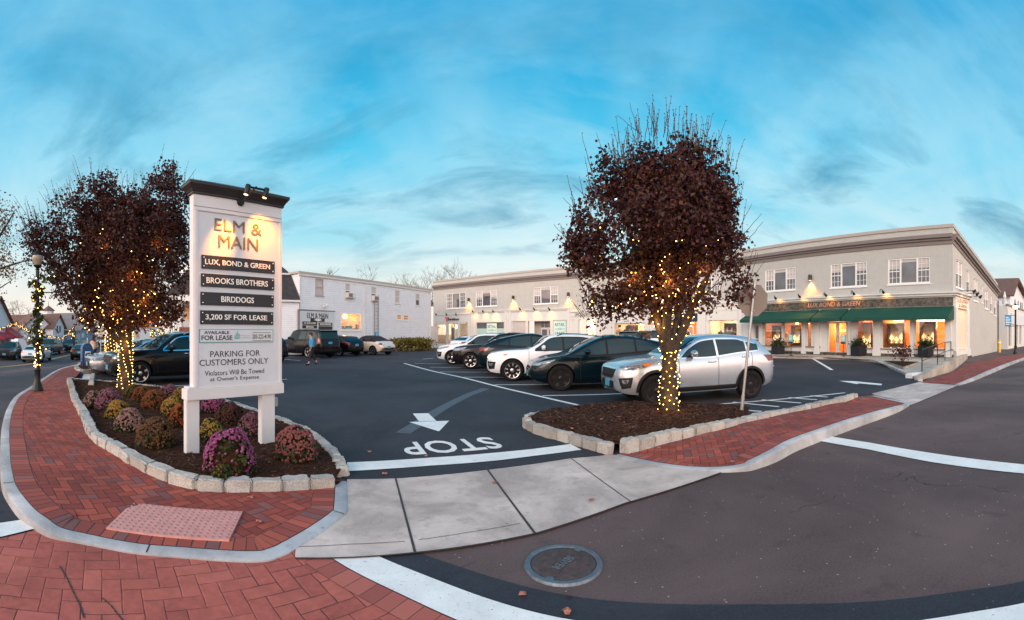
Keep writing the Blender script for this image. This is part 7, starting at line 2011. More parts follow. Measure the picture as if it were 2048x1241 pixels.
    if roof:
        rm_ = MB(); bm = bmesh.new(); bm.from_mesh(me0)
        for f in bm.faces:
            c = f.calc_center_median(); X = L / 2 - c.x
            if cX + (wT - cX) * .80 < X < sp.get('soft_end', tX) and c.z > belt(X) + sp.get('soft_gap', .03) and f.normal.z > sp.get('soft_nz', -.1):
                if roof == 'roof_glass' and f.normal.z < .75: continue
                i = len(rm_.v); rm_.v += [v.co + v.normal * .0035 if roof == 'roof_glass' else v.co + v.normal * .009 for v in f.verts]; rm_.f.append(list(range(i, i + len(f.verts))))
        bm.free()
        if rm_.f:
            o_ = rm_.build(roof, M['carglass'] if roof == 'roof_glass' else M['cloth'], root)
            bm = bmesh.new(); bm.from_mesh(o_.data); bmesh.ops.remove_doubles(bm, verts=bm.verts[:], dist=.0005)
            for f in bm.faces: f.smooth = True
            bm.to_mesh(o_.data); bm.free()
    # lamps, grille, bumpers
    hl = sp['headlight']; yw = R(38); hl_m = M['head_on'] if lights_on else M['headlamp']
    for o_ in feat('headlight', hz(yw, hl), yw, hl_m, .006, cols=12, rows=4):
        pass
    if sp.get('amber'): feat('turn_signal', hz(yw, sp['amber']), yw, M['amber'], .009, cols=5, rows=3)
    tl = sp['taillight']; yt_ = R(142)
    feat('tail_light', hz(yt_, tl), yt_, M['tail_on'] if tail_on else M['tail'], .006, cols=10, rows=4)
    if sp.get('grille'): feat('grille', sp['grille'], 0, M['trimblack'], .006, both=False, cols=16, rows=6)
    if sp.get('grille') and chrome:
        g_ = sp['grille']; zt_g = max(p[1] for p in g_); hw_ = max(p[0] for p in g_)
        feat('grille_trim', [(-hw_, zt_g - .02), (hw_, zt_g - .02), (hw_ * .97, zt_g + .012), (-hw_ * .97, zt_g + .012)], 0, M['chrome'], .010, both=False, cols=14, rows=1)
    feat('lower_grille', sp.get('intake') or [(-.55, .36), (.55, .36), (.48, .52), (-.48, .52)], 0, M['trimblack'], .006, both=False, cols=16, rows=4)
    if sp.get('fog'):
        feat('fog_lamp_recess', hz(R(30), sp['fog']), R(30), M['trimblack'], .006, cols=8, rows=5)
        cfx = [sum(p[i] for p in sp['fog']) / len(sp['fog']) for i in range(3)]
        f_ = [(cfx[0] + (p[0] - cfx[0]) * .5, cfx[1] + (p[1] - cfx[1]) * .5, cfx[2] + .03 + (p[2] - cfx[2]) * .35) for p in sp['fog']]
        feat('fog_lamp', hz(R(30), f_), R(30), M['headlamp'], .012, cols=5, rows=3)
    if plate_f:
        pz = sp.get('platez', .52); q = bvh.ray_cast(Vector((6, 0, pz)), Vector((-1, 0, 0)))[0]; px_ = q.x if q else L / 2
        pm = MB(); pm.box((px_ + .004, -.155, pz - .08), (px_ + .016, .155, pz + .08)); pm.build('licence_plate', M['plate'], root)
    pz = sp.get('rplatez', .80); q = bvh.ray_cast(Vector((-6, 0, pz)), Vector((1, 0, 0)))[0]
    if q: pm = MB(); pm.box((q.x - .016, -.155, pz - .08), (q.x - .004, .155, pz + .08)); pm.build('licence_plate', M['plate'], root)
    # rear bumper strip and sills
    feat('rear_bumper', [(W / 2 * .86, .40), (-W / 2 * .86, .40), (-W / 2 * .86, .56), (W / 2 * .86, .56)], math.pi, M['trimblack'], .006, both=False, cols=16, rows=3)
    cz = bot(L / 2); x0, x1 = fo + Rw + .09, fo + wb - Rw - .09
    feat('sill', side([(x0, cz + .01), (x1, cz + .01), (x1, cz + (.16 if clad else .07)), (x0, cz + (.16 if clad else .07))]), SD, M['trimblack'] if dark_lower else paint, .008, cols=12, rows=3)
    feat('front_lip', [(-W / 2 * .74, .31), (W / 2 * .74, .31), (W / 2 * .74, .355), (-W / 2 * .74, .355)], 0, M['chrome'] if chrome else M['trimblack'], .010, both=False, cols=14, rows=1)
    if clad:
        for ax in (fo, fo + wb):
            for mi in (False, True):
                m_ = MB(); N = 22; row = []
                for k in range(N + 1):
                    th = R(-14 + 208 * k / N); pr = []
                    for rr in (Rw + .052, Rw + .115):
                        X = ax - rr * math.cos(th); z = Rw + rr * math.sin(th); z = max(z, .20)
                        hit = bvh.ray_cast(Vector((L / 2 - X, 6, z)), Vector((0, -1, 0)))
                        pr.append(hit[0] + Vector((0, .010, 0)) if hit[0] is not None else None)
                    row.append(pr)
                for k in range(N):
                    q = [row[k][0], row[k + 1][0], row[k + 1][1], row[k][1]]
                    if all(x is not None for x in q) and max((q[a] - q[b]).length for a in range(4) for b in range(a)) < .35: m_.quad(*[Vector((x.x, -x.y, x.z)) if mi else x for x in q])
                if m_.f: m_.build('wheel_arch', M['trimblack'], root, smooth=50)
    # shut lines
    for X in sp.get('seams', []):
        feat('door_gap', side([(X - .006, bot(X) + .10), (X + .006, bot(X) + .10), (X + .006, flo(min(max(X, xa), xb)) - .03), (X - .006, flo(min(max(X, xa), xb)) - .03)]), SD, M['trimblack'], .0035, cols=1, rows=12)
    # handles, mirrors, rails
    if handles:
        for X in sp.get('handles', []):
            z = flo(X) - .12; hit = bvh.ray_cast(Vector((L / 2 - X, 6, z)), Vector((0, -1, 0)))
            if hit[0] is None: continue
            y = hit[0].y
            for sg in (1, -1):
                m_ = MB(); m_.tube([(L / 2 - X + .11, sg * (y - .005), z), (L / 2 - X + .08, sg * (y + .028), z), (L / 2 - X - .08, sg * (y + .028), z + .004), (L / 2 - X - .11, sg * (y - .005), z + .004)], [.012, .016, .016, .012], 8); m_.build('door_handle', M['chrome'] if chrome else paint, root, smooth=50)
    mX = sp.get('mirror', cX + .52); mz = flo(max(xa, mX)) + .10
    hit = bvh.ray_cast(Vector((L / 2 - mX, 6, mz - .06)), Vector((0, -1, 0))); my = hit[0].y if hit[0] is not None else W / 2
    for sg in (1, -1):
        m_ = MB(); c_ = Vector((L / 2 - mX, sg * (my + .16), mz)); m_.ball(c_, 1, 14, 9, (.085, .125, .085)); m_.tube([c_ + Vector((-.02, -sg * .20, -.07)), c_ + Vector((0, -sg * .05, -.05))], .03, 6)
        mm = m_.build('mirror', paint if trim == 'body' else M['trimblack'] if trim == 'black' else paint, root, smooth=60)
        m2 = MB(); m2.ball(c_ + Vector((-.055, 0, 0)), 1, 12, 6, (.035, .105, .066)); m2.build('mirror_glass', M['carglass'], mm, smooth=60)
    if rails:
        ra, rb2 = wT + .25, min(rE - .05, tX - .5)
        for sg in (1, -1):
            pth = []
            for k in range(9):
                X = ra + (rb2 - ra) * k / 8; s_ = sect(X); pth.append(Vector((L / 2 - X, sg * (s_[13][0] + .0), s_[13][1] + (.055 if 0 < k < 8 else -.01))))
            m_ = MB(); m_.tube(pth, .016, 6); m_.build('roof_rail', M['chrome'] if chrome else M['trimblack'], root, smooth=50)
    if sp.get('spoiler'):
        m_ = MB(); w_ = W / 2 * wroof * .93; xr = L / 2 - rE
        m_.hexa([(xr + .12, -w_, rEz - .05), (xr - .16, -w_ * .96, rEz - .085), (xr - .16, w_ * .96, rEz - .085), (xr + .12, w_, rEz - .05), (xr + .12, -w_, rEz + .0), (xr - .18, -w_ * .96, rEz - .05), (xr - .18, w_ * .96, rEz - .05), (xr + .12, w_, rEz + .0)]); m_.build('spoiler', paint, root, bevel=.01)
    # wheels
    key = (round(Rw, 3), rim, rstyle)
    if key not in WHEELS: WHEELS[key] = wheel_mesh(Rw, M[rim], rstyle)
    ty, rm, bk = WHEELS[key]
    for ax in (L / 2 - fo, L / 2 - fo - wb):
        for sg in (1, -1):
            wo = link('wheel', ty, root); wo.location = (ax, sg * (W / 2 - .135), Rw)
            if sg < 0: wo.rotation_euler = (0, 0, math.pi)
            link('rim', rm, wo); link('brake_disc', bk, wo)
    return root
WHEELS = {}
def spec(**k):
    d = dict(L=4.6, W=1.87, H=1.63, wb=2.75, fo=.90, R=.365, nose=.98, hood=1.11, cowl=1.36, wtop=2.13, roofx=2.75, rend=3.98, rendz=1.54, tailx=4.42, tailz=1.10, belt=(1.0, 1.08), clear=.24)
    d.update(k); L, W = d['L'], d['W']; w = W / 2; c, wt, H, re_, tx = d['cowl'], d['wtop'], d['H'], d['rend'], d['tailx']; b0, b1 = d['belt']
    d.setdefault('dlo_lo', [(c + .26, b0 + .05), (c + .9, b0 + .055), (re_ - .6, b1 + .05), (re_ - .02, b1 + .09)])
    d.setdefault('dlo_hi', [(c + .26, b0 + .07), (c + .5, b0 + .25), (wt + .05, H - .165), (wt + .5, H - .125), (d['roofx'] + .4, H - .13), (re_ - .45, d['rendz'] - .10), (re_ - .02, b1 + .24)])
    d.setdefault('pillars', [c + 1.22, c + 2.10]); d.setdefault('seams', [d['fo'] + d['R'] + .20, c + 1.22, c + 2.22]); d.setdefault('handles', [c + 1.05, c + 2.02])
    n = d['nose']
    d.setdefault('headlight', [(.16, w * .62, n - .09), (.62, w * .96, n - .01), (.58, w * .95, n - .11), (.24, w * .82, n - .20), (.10, w * .56, n - .19)])
    d.setdefault('taillight', [(L - .42, w * .95, b1 - .03), (L - .04, w * .62, b1 - .06), (L - .03, w * .62, b1 - .18), (L - .30, w * .93, b1 - .20)])
    d.setdefault('grille', [(-w * .52, n - .13), (w * .52, n - .13), (w * .44, n - .36), (-w * .44, n - .36)])
    return d
P_silver = paint_mat('silver_paint', (.46, .51, .57), .6, .26); P_white = paint_mat('white_paint', (.70, .71, .73), 0, .3); P_black = paint_mat('black_paint', (.006, .006, .008), 0, .22)
P_navy = paint_mat('midnight_paint', (.002, .009, .014), .1, .2); P_cream = paint_mat('cream_paint', (.62, .53, .43), 0, .3); P_grey = paint_mat('grey_paint', (.05, .055, .06), .5, .25); P_lsil = paint_mat('light_silver_paint', (.45, .46, .48), .6, .28)
KIA = spec(L=4.33, W=1.84, H=1.62, wb=2.56, fo=.87, R=.355, nose=.95, hood=1.10, cowl=1.25, wtop=2.08, roofx=2.7, rend=3.74, rendz=1.54, tailx=4.18, tailz=1.13, belt=(1.02, 1.12), spoiler=True, platez=.50,
           fog=[(.14, .62, .64), (.32, .84, .66), (.30, .85, .44), (.16, .68, .40)], amber=[(.52, .86, .945), (.72, .92, .985), (.64, .91, .915), (.52, .87, .89)], grille=[(-.50, .82), (-.42, .845), (.42, .845), (.50, .82), (.46, .68), (.36, .62), (-.36, .62), (-.46, .68)],
           headlight=[(.14, .55, .89), (.42, .82, .93), (.72, .92, .985), (.60, .91, .885), (.30, .83, .81), (.12, .58, .83)], intake=[(-.50, .40), (.50, .40), (.44, .56), (-.44, .56)])
TES = spec(L=4.75, W=1.92, H=1.60, wb=2.89, fo=.87, R=.365, nose=.80, hood=1.02, cowl=1.02, wtop=2.18, roofx=2.55, rend=4.05, rendz=1.38, tailx=4.58, tailz=1.10, belt=(.96, 1.06), grille=None, clear=.2,
           dlo_hi=[(1.28, 1.03), (1.55, 1.17), (2.15, 1.42), (2.7, 1.475), (3.3, 1.44), (3.75, 1.30), (4.03, 1.18)], headlight=[(.24, .60, .78), (.75, .88, .89), (.66, .88, .83), (.34, .74, .715), (.20, .58, .715)], intake=[(-.5, .34), (.5, .34), (.44, .46), (-.44, .46)], platez=.45, mirror=1.62)
AUD = spec(L=4.68, W=1.90, H=1.62, wb=2.82, fo=.87, R=.37, nose=.98, hood=1.10, cowl=1.42, wtop=2.18, rend=4.06, tailx=4.52, tailz=1.08, belt=(1.0, 1.07), spoiler=True, fog=[(.10, .60, .68), (.30, .86, .66), (.28, .86, .42), (.14, .66, .40)], amber=[(.50, .88, .925), (.64, .93, .94), (.60, .93, .88), (.48, .88, .865)], grille=[(-.50, .90), (.50, .90), (.56, .70), (.40, .48), (-.40, .48), (-.56, .70)], platez=.56)
BMW = spec(L=4.75, W=1.92, H=1.66, wb=2.86, fo=.86, R=.37, nose=1.02, hood=1.14, cowl=1.42, wtop=2.2, rend=4.05, rendz=1.52, tailx=4.58, tailz=1.12, belt=(1.04, 1.11), grille=[(-.40, .93), (.40, .93), (.36, .68), (-.36, .68)])
COUPE = spec(L=4.75, W=1.93, H=1.64, wb=2.86, fo=.86, R=.375, nose=1.0, hood=1.12, cowl=1.40, wtop=2.2, roofx=2.6, rend=3.75, rendz=1.47, tailx=4.60, tailz=1.12, belt=(1.04, 1.12), rgap=.03, dlo_hi=[(1.66, 1.11), (1.9, 1.28), (2.25, 1.47), (2.7, 1.52), (3.2, 1.48), (3.6, 1.36), (3.95, 1.22)], dlo_lo=[(1.66, 1.09), (2.3, 1.095), (3.3, 1.14), (3.95, 1.19)])
BIG = spec(L=5.25, W=2.05, H=1.90, wb=3.02, fo=1.0, R=.40, nose=1.14, hood=1.24, cowl=1.45, wtop=2.05, roofx=2.6, rend=4.98, rendz=1.86, tailx=5.18, tailz=1.22, belt=(1.16, 1.2), wroof=.80, spoiler=True, pillars=[2.75, 3.75], seams=[1.62, 2.75, 3.85], handles=[2.55, 3.65], rplatez=1.0,
           taillight=[(5.0, .96, 1.30), (5.2, .80, 1.30), (5.22, .78, .98), (5.0, .96, .96)])
SED = spec(L=4.65, W=1.82, H=1.43, wb=2.70, fo=.93, R=.33, nose=.78, hood=.95, cowl=1.38, wtop=2.2, roofx=2.65, rend=3.55, rendz=1.33, tailx=4.22, tailz=1.04, belt=(.88, .94), clear=.19, wroof=.68, rgap=.01, platez=.46, rplatez=.72, top=[(0, .52), (.05, .68), (.17, .765), (.7, .88), (1.38, .95), (1.8, 1.17), (2.2, 1.375), (2.65, 1.43), (3.4, 1.36), (3.95, 1.17), (4.3, 1.035), (4.56, 1.0), (4.61, .9), (4.65, .7)],
           dlo_hi=[(1.64, .95), (1.9, 1.10), (2.25, 1.28), (2.65, 1.315), (3.2, 1.27), (3.53, 1.10)], taillight=[(4.22, .86, .93), (4.60, .55, .93), (4.61, .55, .80), (4.38, .86, .78)])
BEE = spec(L=4.28, W=1.81, H=1.46, wb=2.54, fo=.87, R=.345, nose=.84, hood=1.0, cowl=1.22, wtop=1.92, roofx=2.3, rend=3.05, rendz=1.36, tailx=3.62, tailz=1.06, belt=(.98, 1.0), clear=.2, rgap=.08, soft_end=3.62, soft_gap=.0, top=[(0, .58), (.05, .74), (.2, .86), (.7, .97), (1.22, 1.0), (1.6, 1.22), (1.92, 1.40), (2.3, 1.46), (2.8, 1.43), (3.2, 1.27), (3.55, 1.08), (3.75, 1.03), (4.05, .92), (4.22, .76), (4.28, .58)],
           dlo_lo=[(1.46, 1.02), (2.0, 1.025), (2.95, 1.04)], dlo_hi=[(1.46, 1.04), (1.7, 1.18), (2.0, 1.32), (2.4, 1.35), (2.95, 1.18)], pillars=[2.35], seams=[1.35, 2.72], handles=[2.55], taillight=[(3.95, .80, .90), (4.17, .62, .90), (4.2, .62, .77), (4.0, .80, .76)], rplatez=.6, platez=.5)
XO = spec(L=4.6, W=1.85, H=1.50, R=.35, nose=.9, hood=1.03, cowl=1.34, rendz=1.42, rend=3.8, tailx=4.42, tailz=1.05, belt=(.96, 1.03), spoiler=True)
car('silver crossover with black wheels parked behind the lone pear tree', G(1311, 814), (-1, -.085), 'fl', KIA, P_silver, rim='rim_black', rstyle=0, clad=True, rails=False, chrome=True)
car('midnight dark electric crossover with black wheels between the silver and the white SUV', G(1121, 783), (-1, -.045), 'fl', TES, P_navy, rim='rim_black', rstyle=1, rails=False, roof='roof_glass')
car('white SUV with silver swirl wheels and a glowing headlight, third from the pear tree', G(1024.5, 763.5), (-1, -.035), 'fl', AUD, P_white, rim='rim_silver', rstyle=2, lights_on=True, trim='body')
car('dark coupe-like SUV parked tail out beside the white SUV', (-1.38, 18.6, 0), (1, .03), 'rear', COUPE, P_navy, rim='rim_black', rails=False)
car('black SUV with fine-spoked wheels parked nose out left of the tail-out coupe', G(941, 739), (-1, -.03), 'fl', BMW, P_black, rim='rim_silver', rstyle=3)
car('white SUV at the far left end of the angled row, nose out', G(905, 730), (-1, -.03), 'fl', AUD, P_white, rim='rim_silver', rstyle=0, trim='black', rails=False)
car('white sedan parked facing the birddogs shopfront', D(911, 37), (.55, .83), 'rear', SED, P_white, group='cars parked along the shops')
car('dark SUV with roof rails facing the first empty shop', D(966, 37), (.6, .8), 'rear', BMW, P_grey, group='cars parked along the shops')
car('dark SUV facing the clothier, its roof just showing over the dark electric crossover', D(1252, 34.5), (.68, .73), 'rear', BIG | dict(H=1.84, rendz=1.80), P_grey, group='cars parked along the shops')
car('boxy white-roofed SUV with a roof rack behind the lit trunk, facing the clothier', D(1318, 32), (.75, .66), 'rear', BIG | dict(H=1.98, rendz=1.92), P_white, group='cars parked along the shops')
HV = (-.88, .48)
car('big black SUV with roof rack parked behind the walking person', G(616.5, 716.7), HV, 'rl', BIG, P_black, rim='rim_silver')
car('black hatchback between the big black SUV and the cream convertible', G(679.4, 713), HV, 'rl', XO, P_black, rails=False, rstyle=3)
car('cream convertible with a black soft top by the yellow-green shrubs', G(746.5, 711), HV, 'rl', BEE, P_cream, rstyle=3, rails=False, roof='soft_top', plate_f=False)
car('dark SUV cut off by the right edge of the tall white sign', G(508, 727), (-.88, .48), 'rl', BMW, P_black)
car('black SUV with bright five-spoke wheels behind the lit trunk, left of the sign', G(279.7, 771), (-.42, -.90), 'fl', BMW | dict(H=1.68), P_black, rstyle=1, chrome=True)
ph = G(279.7, 771); car('silver car peeking out past the black SUV by the mailbox bed', (ph.x - 2.55, ph.y + 1.1, 0), (-.42, -.90), 'fl', SED | dict(H=1.5), P_lsil, chrome=True, rails=False)
SH = (-.63, .78); SB = (.63, -.78)
car('white sedan with lit red tail lights driving away along the street', Gt(60, 727), (-.72, .69), 'rear', SED, P_white, name='car', group='cars on the street', tail_on=True, rails=False)
car('dark SUV coming toward the camera at the far left edge of the street', Gt(8, 722), (.80, -.60), 'front', AUD, P_grey, name='car', group='cars on the street')
car('dark pickup-sized car half hidden behind the white sedan and the garland post', Gt(80, 712), SB, 'front', BIG | dict(H=1.8, rendz=1.76), P_grey, name='car', group='cars on the street')
car('black SUV parked by the two orange cones, facing the camera', Gt(128, 706), SB, 'front', BMW, P_black, name='parked_car', group='cars on the street')
car('black sedan seen from behind just left of the mailbox', Gt(158, 722), (-.72, .69), 'rear', SED, P_black, name='car', group='cars on the street', tail_on=False, rails=False)
car('pale car in the distance beyond the lit trunks', D(205, 52, -.3), (.8, -.6), 'front', AUD, P_white, name='parked_car', group='cars on the street')
# ---------------------------------------------------------------- street furniture
def stuff_part(o): o['kind'] = 'stuff'; return o
# mailbox
mp = G(173, 737, .12); mbx = thing('mailbox', 'dark blue round-topped street mailbox on the small mulch bed', 'mailbox', mp)
ub = Vector((math.cos(az(173)), -math.sin(az(173)), 0)); ub = (Matrix.Rotation(R(12), 3, 'Z') @ ub); fb = Vector((ub.y, -ub.x, 0))
k_ = .88
def bx(a, b, z): return mp + ub * a * k_ + fb * b * k_ + Vector((0, 0, z * k_))
prof = [(-.26, .30), (.26, .30), (.26, .98)] + [(.26 * math.cos(t_), .98 + .27 * math.sin(t_)) for t_ in [math.pi * q / 10 for q in range(1, 10)]] + [(-.26, .98)]
mb = MB(); n = len(prof); mb.v = [bx(a, .26, z) for a, z in prof] + [bx(a, -.26, z) for a, z in prof]
mb.f = [list(range(n)), list(range(2 * n - 1, n - 1, -1))] + [[i, n + i, n + (i + 1) % n, (i + 1) % n] for i in range(n)]
mb.build('box', M['mail'], mbx, bevel=.012)
for sx_ in (-.22, .22):
    for sy_ in (-.22, .22): 
        m_ = MB(); m_.hexa([bx(sx_ - .035, sy_ + .035, 0), bx(sx_ + .035, sy_ + .035, 0), bx(sx_ + .035, sy_ - .035, 0), bx(sx_ - .035, sy_ - .035, 0), bx(sx_ - .035, sy_ + .035, .30), bx(sx_ + .035, sy_ + .035, .30), bx(sx_ + .035, sy_ - .035, .30), bx(sx_ - .035, sy_ - .035, .30)]); m_.build('leg', M['mail'], mbx)
pn = MB().hexa([bx(-.15, .275, .55), bx(.13, .275, .55), bx(.13, .262, .55), bx(-.15, .262, .55), bx(-.13, .275, .85), bx(.15, .275, .85), bx(.15, .262, .85), bx(-.13, .262, .85)]).build('label', M['letter_white'], mbx)
m_ = MB(); m_.add([bx(-.11, .279, .74), bx(.12, .279, .80), bx(.10, .279, .70), bx(-.02, .279, .71), bx(-.06, .279, .62), bx(-.12, .279, .62)], [(0, 1, 2, 3, 4, 5)]); m_.build('emblem', mat('postal_blue', (.01, .02, .12), .4), pn)
m_ = MB(); m_.hexa([bx(-.20, .29, 1.02), bx(.20, .29, 1.02), bx(.20, .262, 1.02), bx(-.20, .262, 1.02), bx(-.20, .28, 1.08), bx(.20, .28, 1.08), bx(.20, .262, 1.08), bx(-.20, .262, 1.08)]); m_.build('handle', M['mail'], mbx)

# lamp posts
def lamp_post(base, h, label, sc=1.0, lit=False, bar=None, group='black street lamp posts'):
    o = thing('street_lamp', label, 'street lamp', base, 0, group); x, y, z0 = base
    MB().lathe([(.20 * sc, 0), (.20 * sc, .05), (.17 * sc, .09), (.155 * sc, .16), (.11 * sc, .24), (.095 * sc, .50), (.115 * sc, .56), (.08 * sc, .62)], 16, base).build('base', M['black'], o, smooth=40)
    MB().lathe([(.075 * sc, .60), (.06 * sc, h * .86)], 14, base).build('pole', M['black'], o, smooth=40)
    MB().lathe([(.09 * sc, h * .86), (.06 * sc, h * .865), (.05 * sc, h * .87), (.13 * sc, h * .885), (.14 * sc, h * .89)], 14, base).build('collar', M['black'], o, smooth=40)
    MB().lathe([(.11 * sc, h * .892), (.17 * sc, h * .925), (.19 * sc, h * .945), (.17 * sc, h * .96)], 14, base).build('lantern', M['lampglass'] if lit else M['dimglass'], o, smooth=40)
    MB().lathe([(.20 * sc, h * .962), (.12 * sc, h * .985), (.03 * sc, h * .992), (.02 * sc, h * 1.01), (.001, h * 1.012)], 14, base).build('cap', M['black'], o, smooth=40)
    if lit: point('street_light', o, Vector(base) + Vector((0, 0, h * .93)), 25, (1, .62, .25), .18)
    return o
lb = G(75, 782, .12); lp1 = lamp_post(lb, 3.75, 'black lamp post wrapped in a lit garland at the left brick walk', .82)
a = az(75); rt = Vector((math.cos(a), -math.sin(a), 0))
MB().tube([lb + Vector((0, 0, 2.62)) - rt * .14, lb + Vector((0, 0, 2.62)) + rt * .55], .014, 6).build('banner_bar', M['black'], lp1)
m_ = MB(); m_.ball(lb + Vector((0, 0, 2.62)) - rt * .15, .028, 8, 5); m_.build('knob', M['black'], lp1)
m_ = MB(); m_.ball(lb + Vector((0, 0, 2.62)) + rt * .56, .028, 8, 5); m_.build('knob', M['black'], lp1)
rnd = random.Random(4); gl = []; bl_ = []
for k in range(700):
    u = rnd.random(); th = u * 5.2 * 2 * math.pi; z = 1.05 + u * 2.05; r_ = .085 + .04 * math.sin(u * 9)
    if u > .9: r_ += (u - .9) * 3.5
    c = lb + Vector((r_ * math.cos(th), r_ * math.sin(th), z)); gl.append(c + Vector((rnd.gauss(0, .035), rnd.gauss(0, .035), rnd.gauss(0, .06))))
    if k % 16 == 0: bl_.append(c + Vector((rnd.gauss(0, .05), rnd.gauss(0, .05), rnd.gauss(0, .05))) + (Vector((-c.x, -c.y, 0)).normalized() * .06))
gd = thing('garland', 'evergreen garland spiralling up the lamp post at the left brick walk', 'garland', lb + Vector((0, 0, 1.0)))
leaf_mesh(gl, .10, rnd).build('greenery', M['green_leaf'], gd)
for k in range(26):
    th = rnd.uniform(0, 6.28); bl_.append(lb + Vector((.085 * math.cos(th), .085 * math.sin(th), rnd.uniform(.62, 1.05))))
bulb_string('string_lights', 'warm lights in the garland on the lamp post at the left brick walk', bl_, .012, M['bulb'], 'garland lights on the street')
l2 = Gt(32, 700); lamp_post((l2.x, l2.y, l2.z), 3.3, 'black lantern post far across the street, by the red awnings', 1.15)
l3 = Gt(148, 706); lamp_post((l3.x, l3.y, l3.z), 3.6, 'distant lantern post at the end of the street garland, by the cones', 1.3)
l4 = D(2031, 33, .12); lp4 = lamp_post(l4, 3.7, 'lit black lantern post beyond the grey building at the far right', 1.1, True)
bnr = thing('banner', 'blue street banner hanging beside the lit lantern post at the far right', 'banner', D(2016, 33, 2.3)); r4 = Vector((math.cos(az(2031)), -math.sin(az(2031)), 0)); f4_ = Vector((math.sin(az(2031)), math.cos(az(2031)), 0))
zt_, zb_ = EYE + (HY - 632) / F * 33, EYE + (HY - 652) / F * 33
q = lambda dx, z, dn=0: Vector((l4.x, l4.y, 0)) + r4 * dx + f4_ * dn + Vector((0, 0, z))
mb = MB(); mb.hexa([q(-.78, zb_, -.012), q(-.30, zb_, -.012), q(-.30, zb_, .012), q(-.78, zb_, .012), q(-.78, zt_, -.012), q(-.30, zt_, -.012), q(-.30, zt_, .012), q(-.78, zt_, .012)]); mb.build('cloth', M['blue_sign'], bnr)
for k, (w0, w1) in enumerate(((-.72, -.5), (-.72, -.38), (-.72, -.42), (-.72, -.36), (-.7, -.45))):
    z = zt_ - .10 - k * .125; m_ = MB(); m_.hexa([q(w0, z - .05, -.017), q(w1, z - .05, -.017), q(w1, z - .05, -.0125), q(w0, z - .05, -.0125), q(w0, z, -.017), q(w1, z, -.017), q(w1, z, -.0125), q(w0, z, -.0125)]); m_.build('text_line', M['letter_white'], bnr)
MB().tube([q(-.8, zt_ + .03), q(0, zt_ + .03)], .02, 6).build('bracket', M['black'], bnr); MB().tube([q(-.8, zb_ - .03), q(0, zb_ - .03)], .02, 6).build('bracket', M['black'], bnr)
# yellow bollard at the end of the grey side wall
yb_ = D(1999, 39, .0); bo = thing('bollard', 'yellow bollard guarding the far corner of the grey side wall', 'bollard', yb_); MB().lathe([(.12, -.3), (.12, 1.05), (.10, 1.12), (.001, 1.14)], 12, yb_).build('post', mat('bollard_yellow', (.62, .42, .05), .5), bo, smooth=40)
MB().lathe([(.125, .8), (.125, .9)], 12, yb_).build('band', M['letter_white'], bo, smooth=40)
# garlands slung across the street
def swag(name, label, pts, n=40, r=.017):
    pp = smooth_line(pts, 12); rnd = random.Random(len(pts) * 7 + int(pts[0].x)); root = thing(name, label, 'garland', pts[0], 0, 'garland lights on the street')
    MB().tube(pp, .012, 4).build('wire', M['wire'], root)
    leaf_mesh([p + Vector((rnd.gauss(0, .06), rnd.gauss(0, .06), rnd.gauss(0, .06))) for p in pp for _ in range(5)], .10, rnd).build('greenery', M['green_leaf'], root)
    me = MB().ball((0, 0, 0), r, 7, 4).mesh('bulb'); me.materials.append(M['bulb_far']); d = resample(pp, max(.05, sum((b - a).length for a, b in zip(pp, pp[1:])) / n))
    for p in d: o = link('bulb', me, root); o.location = p - OFF[root] + Vector((rnd.gauss(0, .05), rnd.gauss(0, .05), rnd.gauss(0, .05)))
T = lambda px, py, d: D(px, d, EYE + (HY - py) / F * d)
swag('street_garland', 'lit garland sagging from the distant lantern toward the white barn-like house', [T(98, 672, 40), T(112, 676, 41), T(128, 674, 42), T(146, 656, 43)])
swag('street_garland', 'lit garland strung from the left edge to the lantern by the red awnings', [T(-10, 661, 36), T(8, 657, 36.5), T(20, 652, 37), T(34, 646, 37.5)])
swag('street_garland', 'lit garland strung past the small bare street tree toward the garland post', [T(34, 650, 37.5), T(50, 658, 36), T(62, 664, 35), T(84, 662, 34)])
for px, py, d, lab in ((308, 668, 40, 'glowing wreath by the stairs of the columned house'), (322, 664, 40.5, 'glowing wreath higher up the stairs of the columned house'), (147, 672, 42.5, 'glowing orange wreath on the distant lantern post')):
    c = T(px, py, d); o = thing('wreath', lab, 'wreath', c, 0, 'lit wreaths on the street'); rnd = random.Random(px)
    leaf_mesh([c + Vector((.3 * math.cos(q_) + rnd.gauss(0, .07), rnd.gauss(0, .06), .3 * math.sin(q_) + rnd.gauss(0, .07))) for q_ in [rnd.uniform(0, 6.28) for _ in range(160)]], .12, rnd).build('greenery', M['green_leaf'], o)
    me = MB().ball((0, 0, 0), .024, 7, 4).mesh('bulb'); me.materials.append(M['bulb_far'])
    for k in range(12): b = link('bulb', me, o); q_ = rnd.uniform(0, 6.28); rr_ = .42 * math.sqrt(rnd.random()); b.location = (rr_ * math.cos(q_), -.1 + rnd.uniform(-.05, .05), rr_ * math.sin(q_))
# cones
for px, py, lab in ((118, 708, 'left of two orange traffic cones by the parked black SUV'), (125.5, 706, 'right of two orange traffic cones by the parked black SUV')):
    c = Gt(px, py); o = thing('traffic_cone', lab, 'traffic cone', c, 0, 'traffic cones on the street')
    m_ = MB(); m_.box((c.x - .2, c.y - .2, c.z), (c.x + .2, c.y + .2, c.z + .04)); m_.build('foot', M['orange'], o); MB().lathe([(.15, .04), (.11, .38)], 12, c).build('body', M['orange'], o, smooth=40); MB().lathe([(.111, .381), (.085, .58)], 12, c).build('stripe', M['letter_white'], o, smooth=40); MB().lathe([(.086, .581), (.035, .95), (.001, .96)], 12, c).build('tip', M['orange'], o, smooth=40)
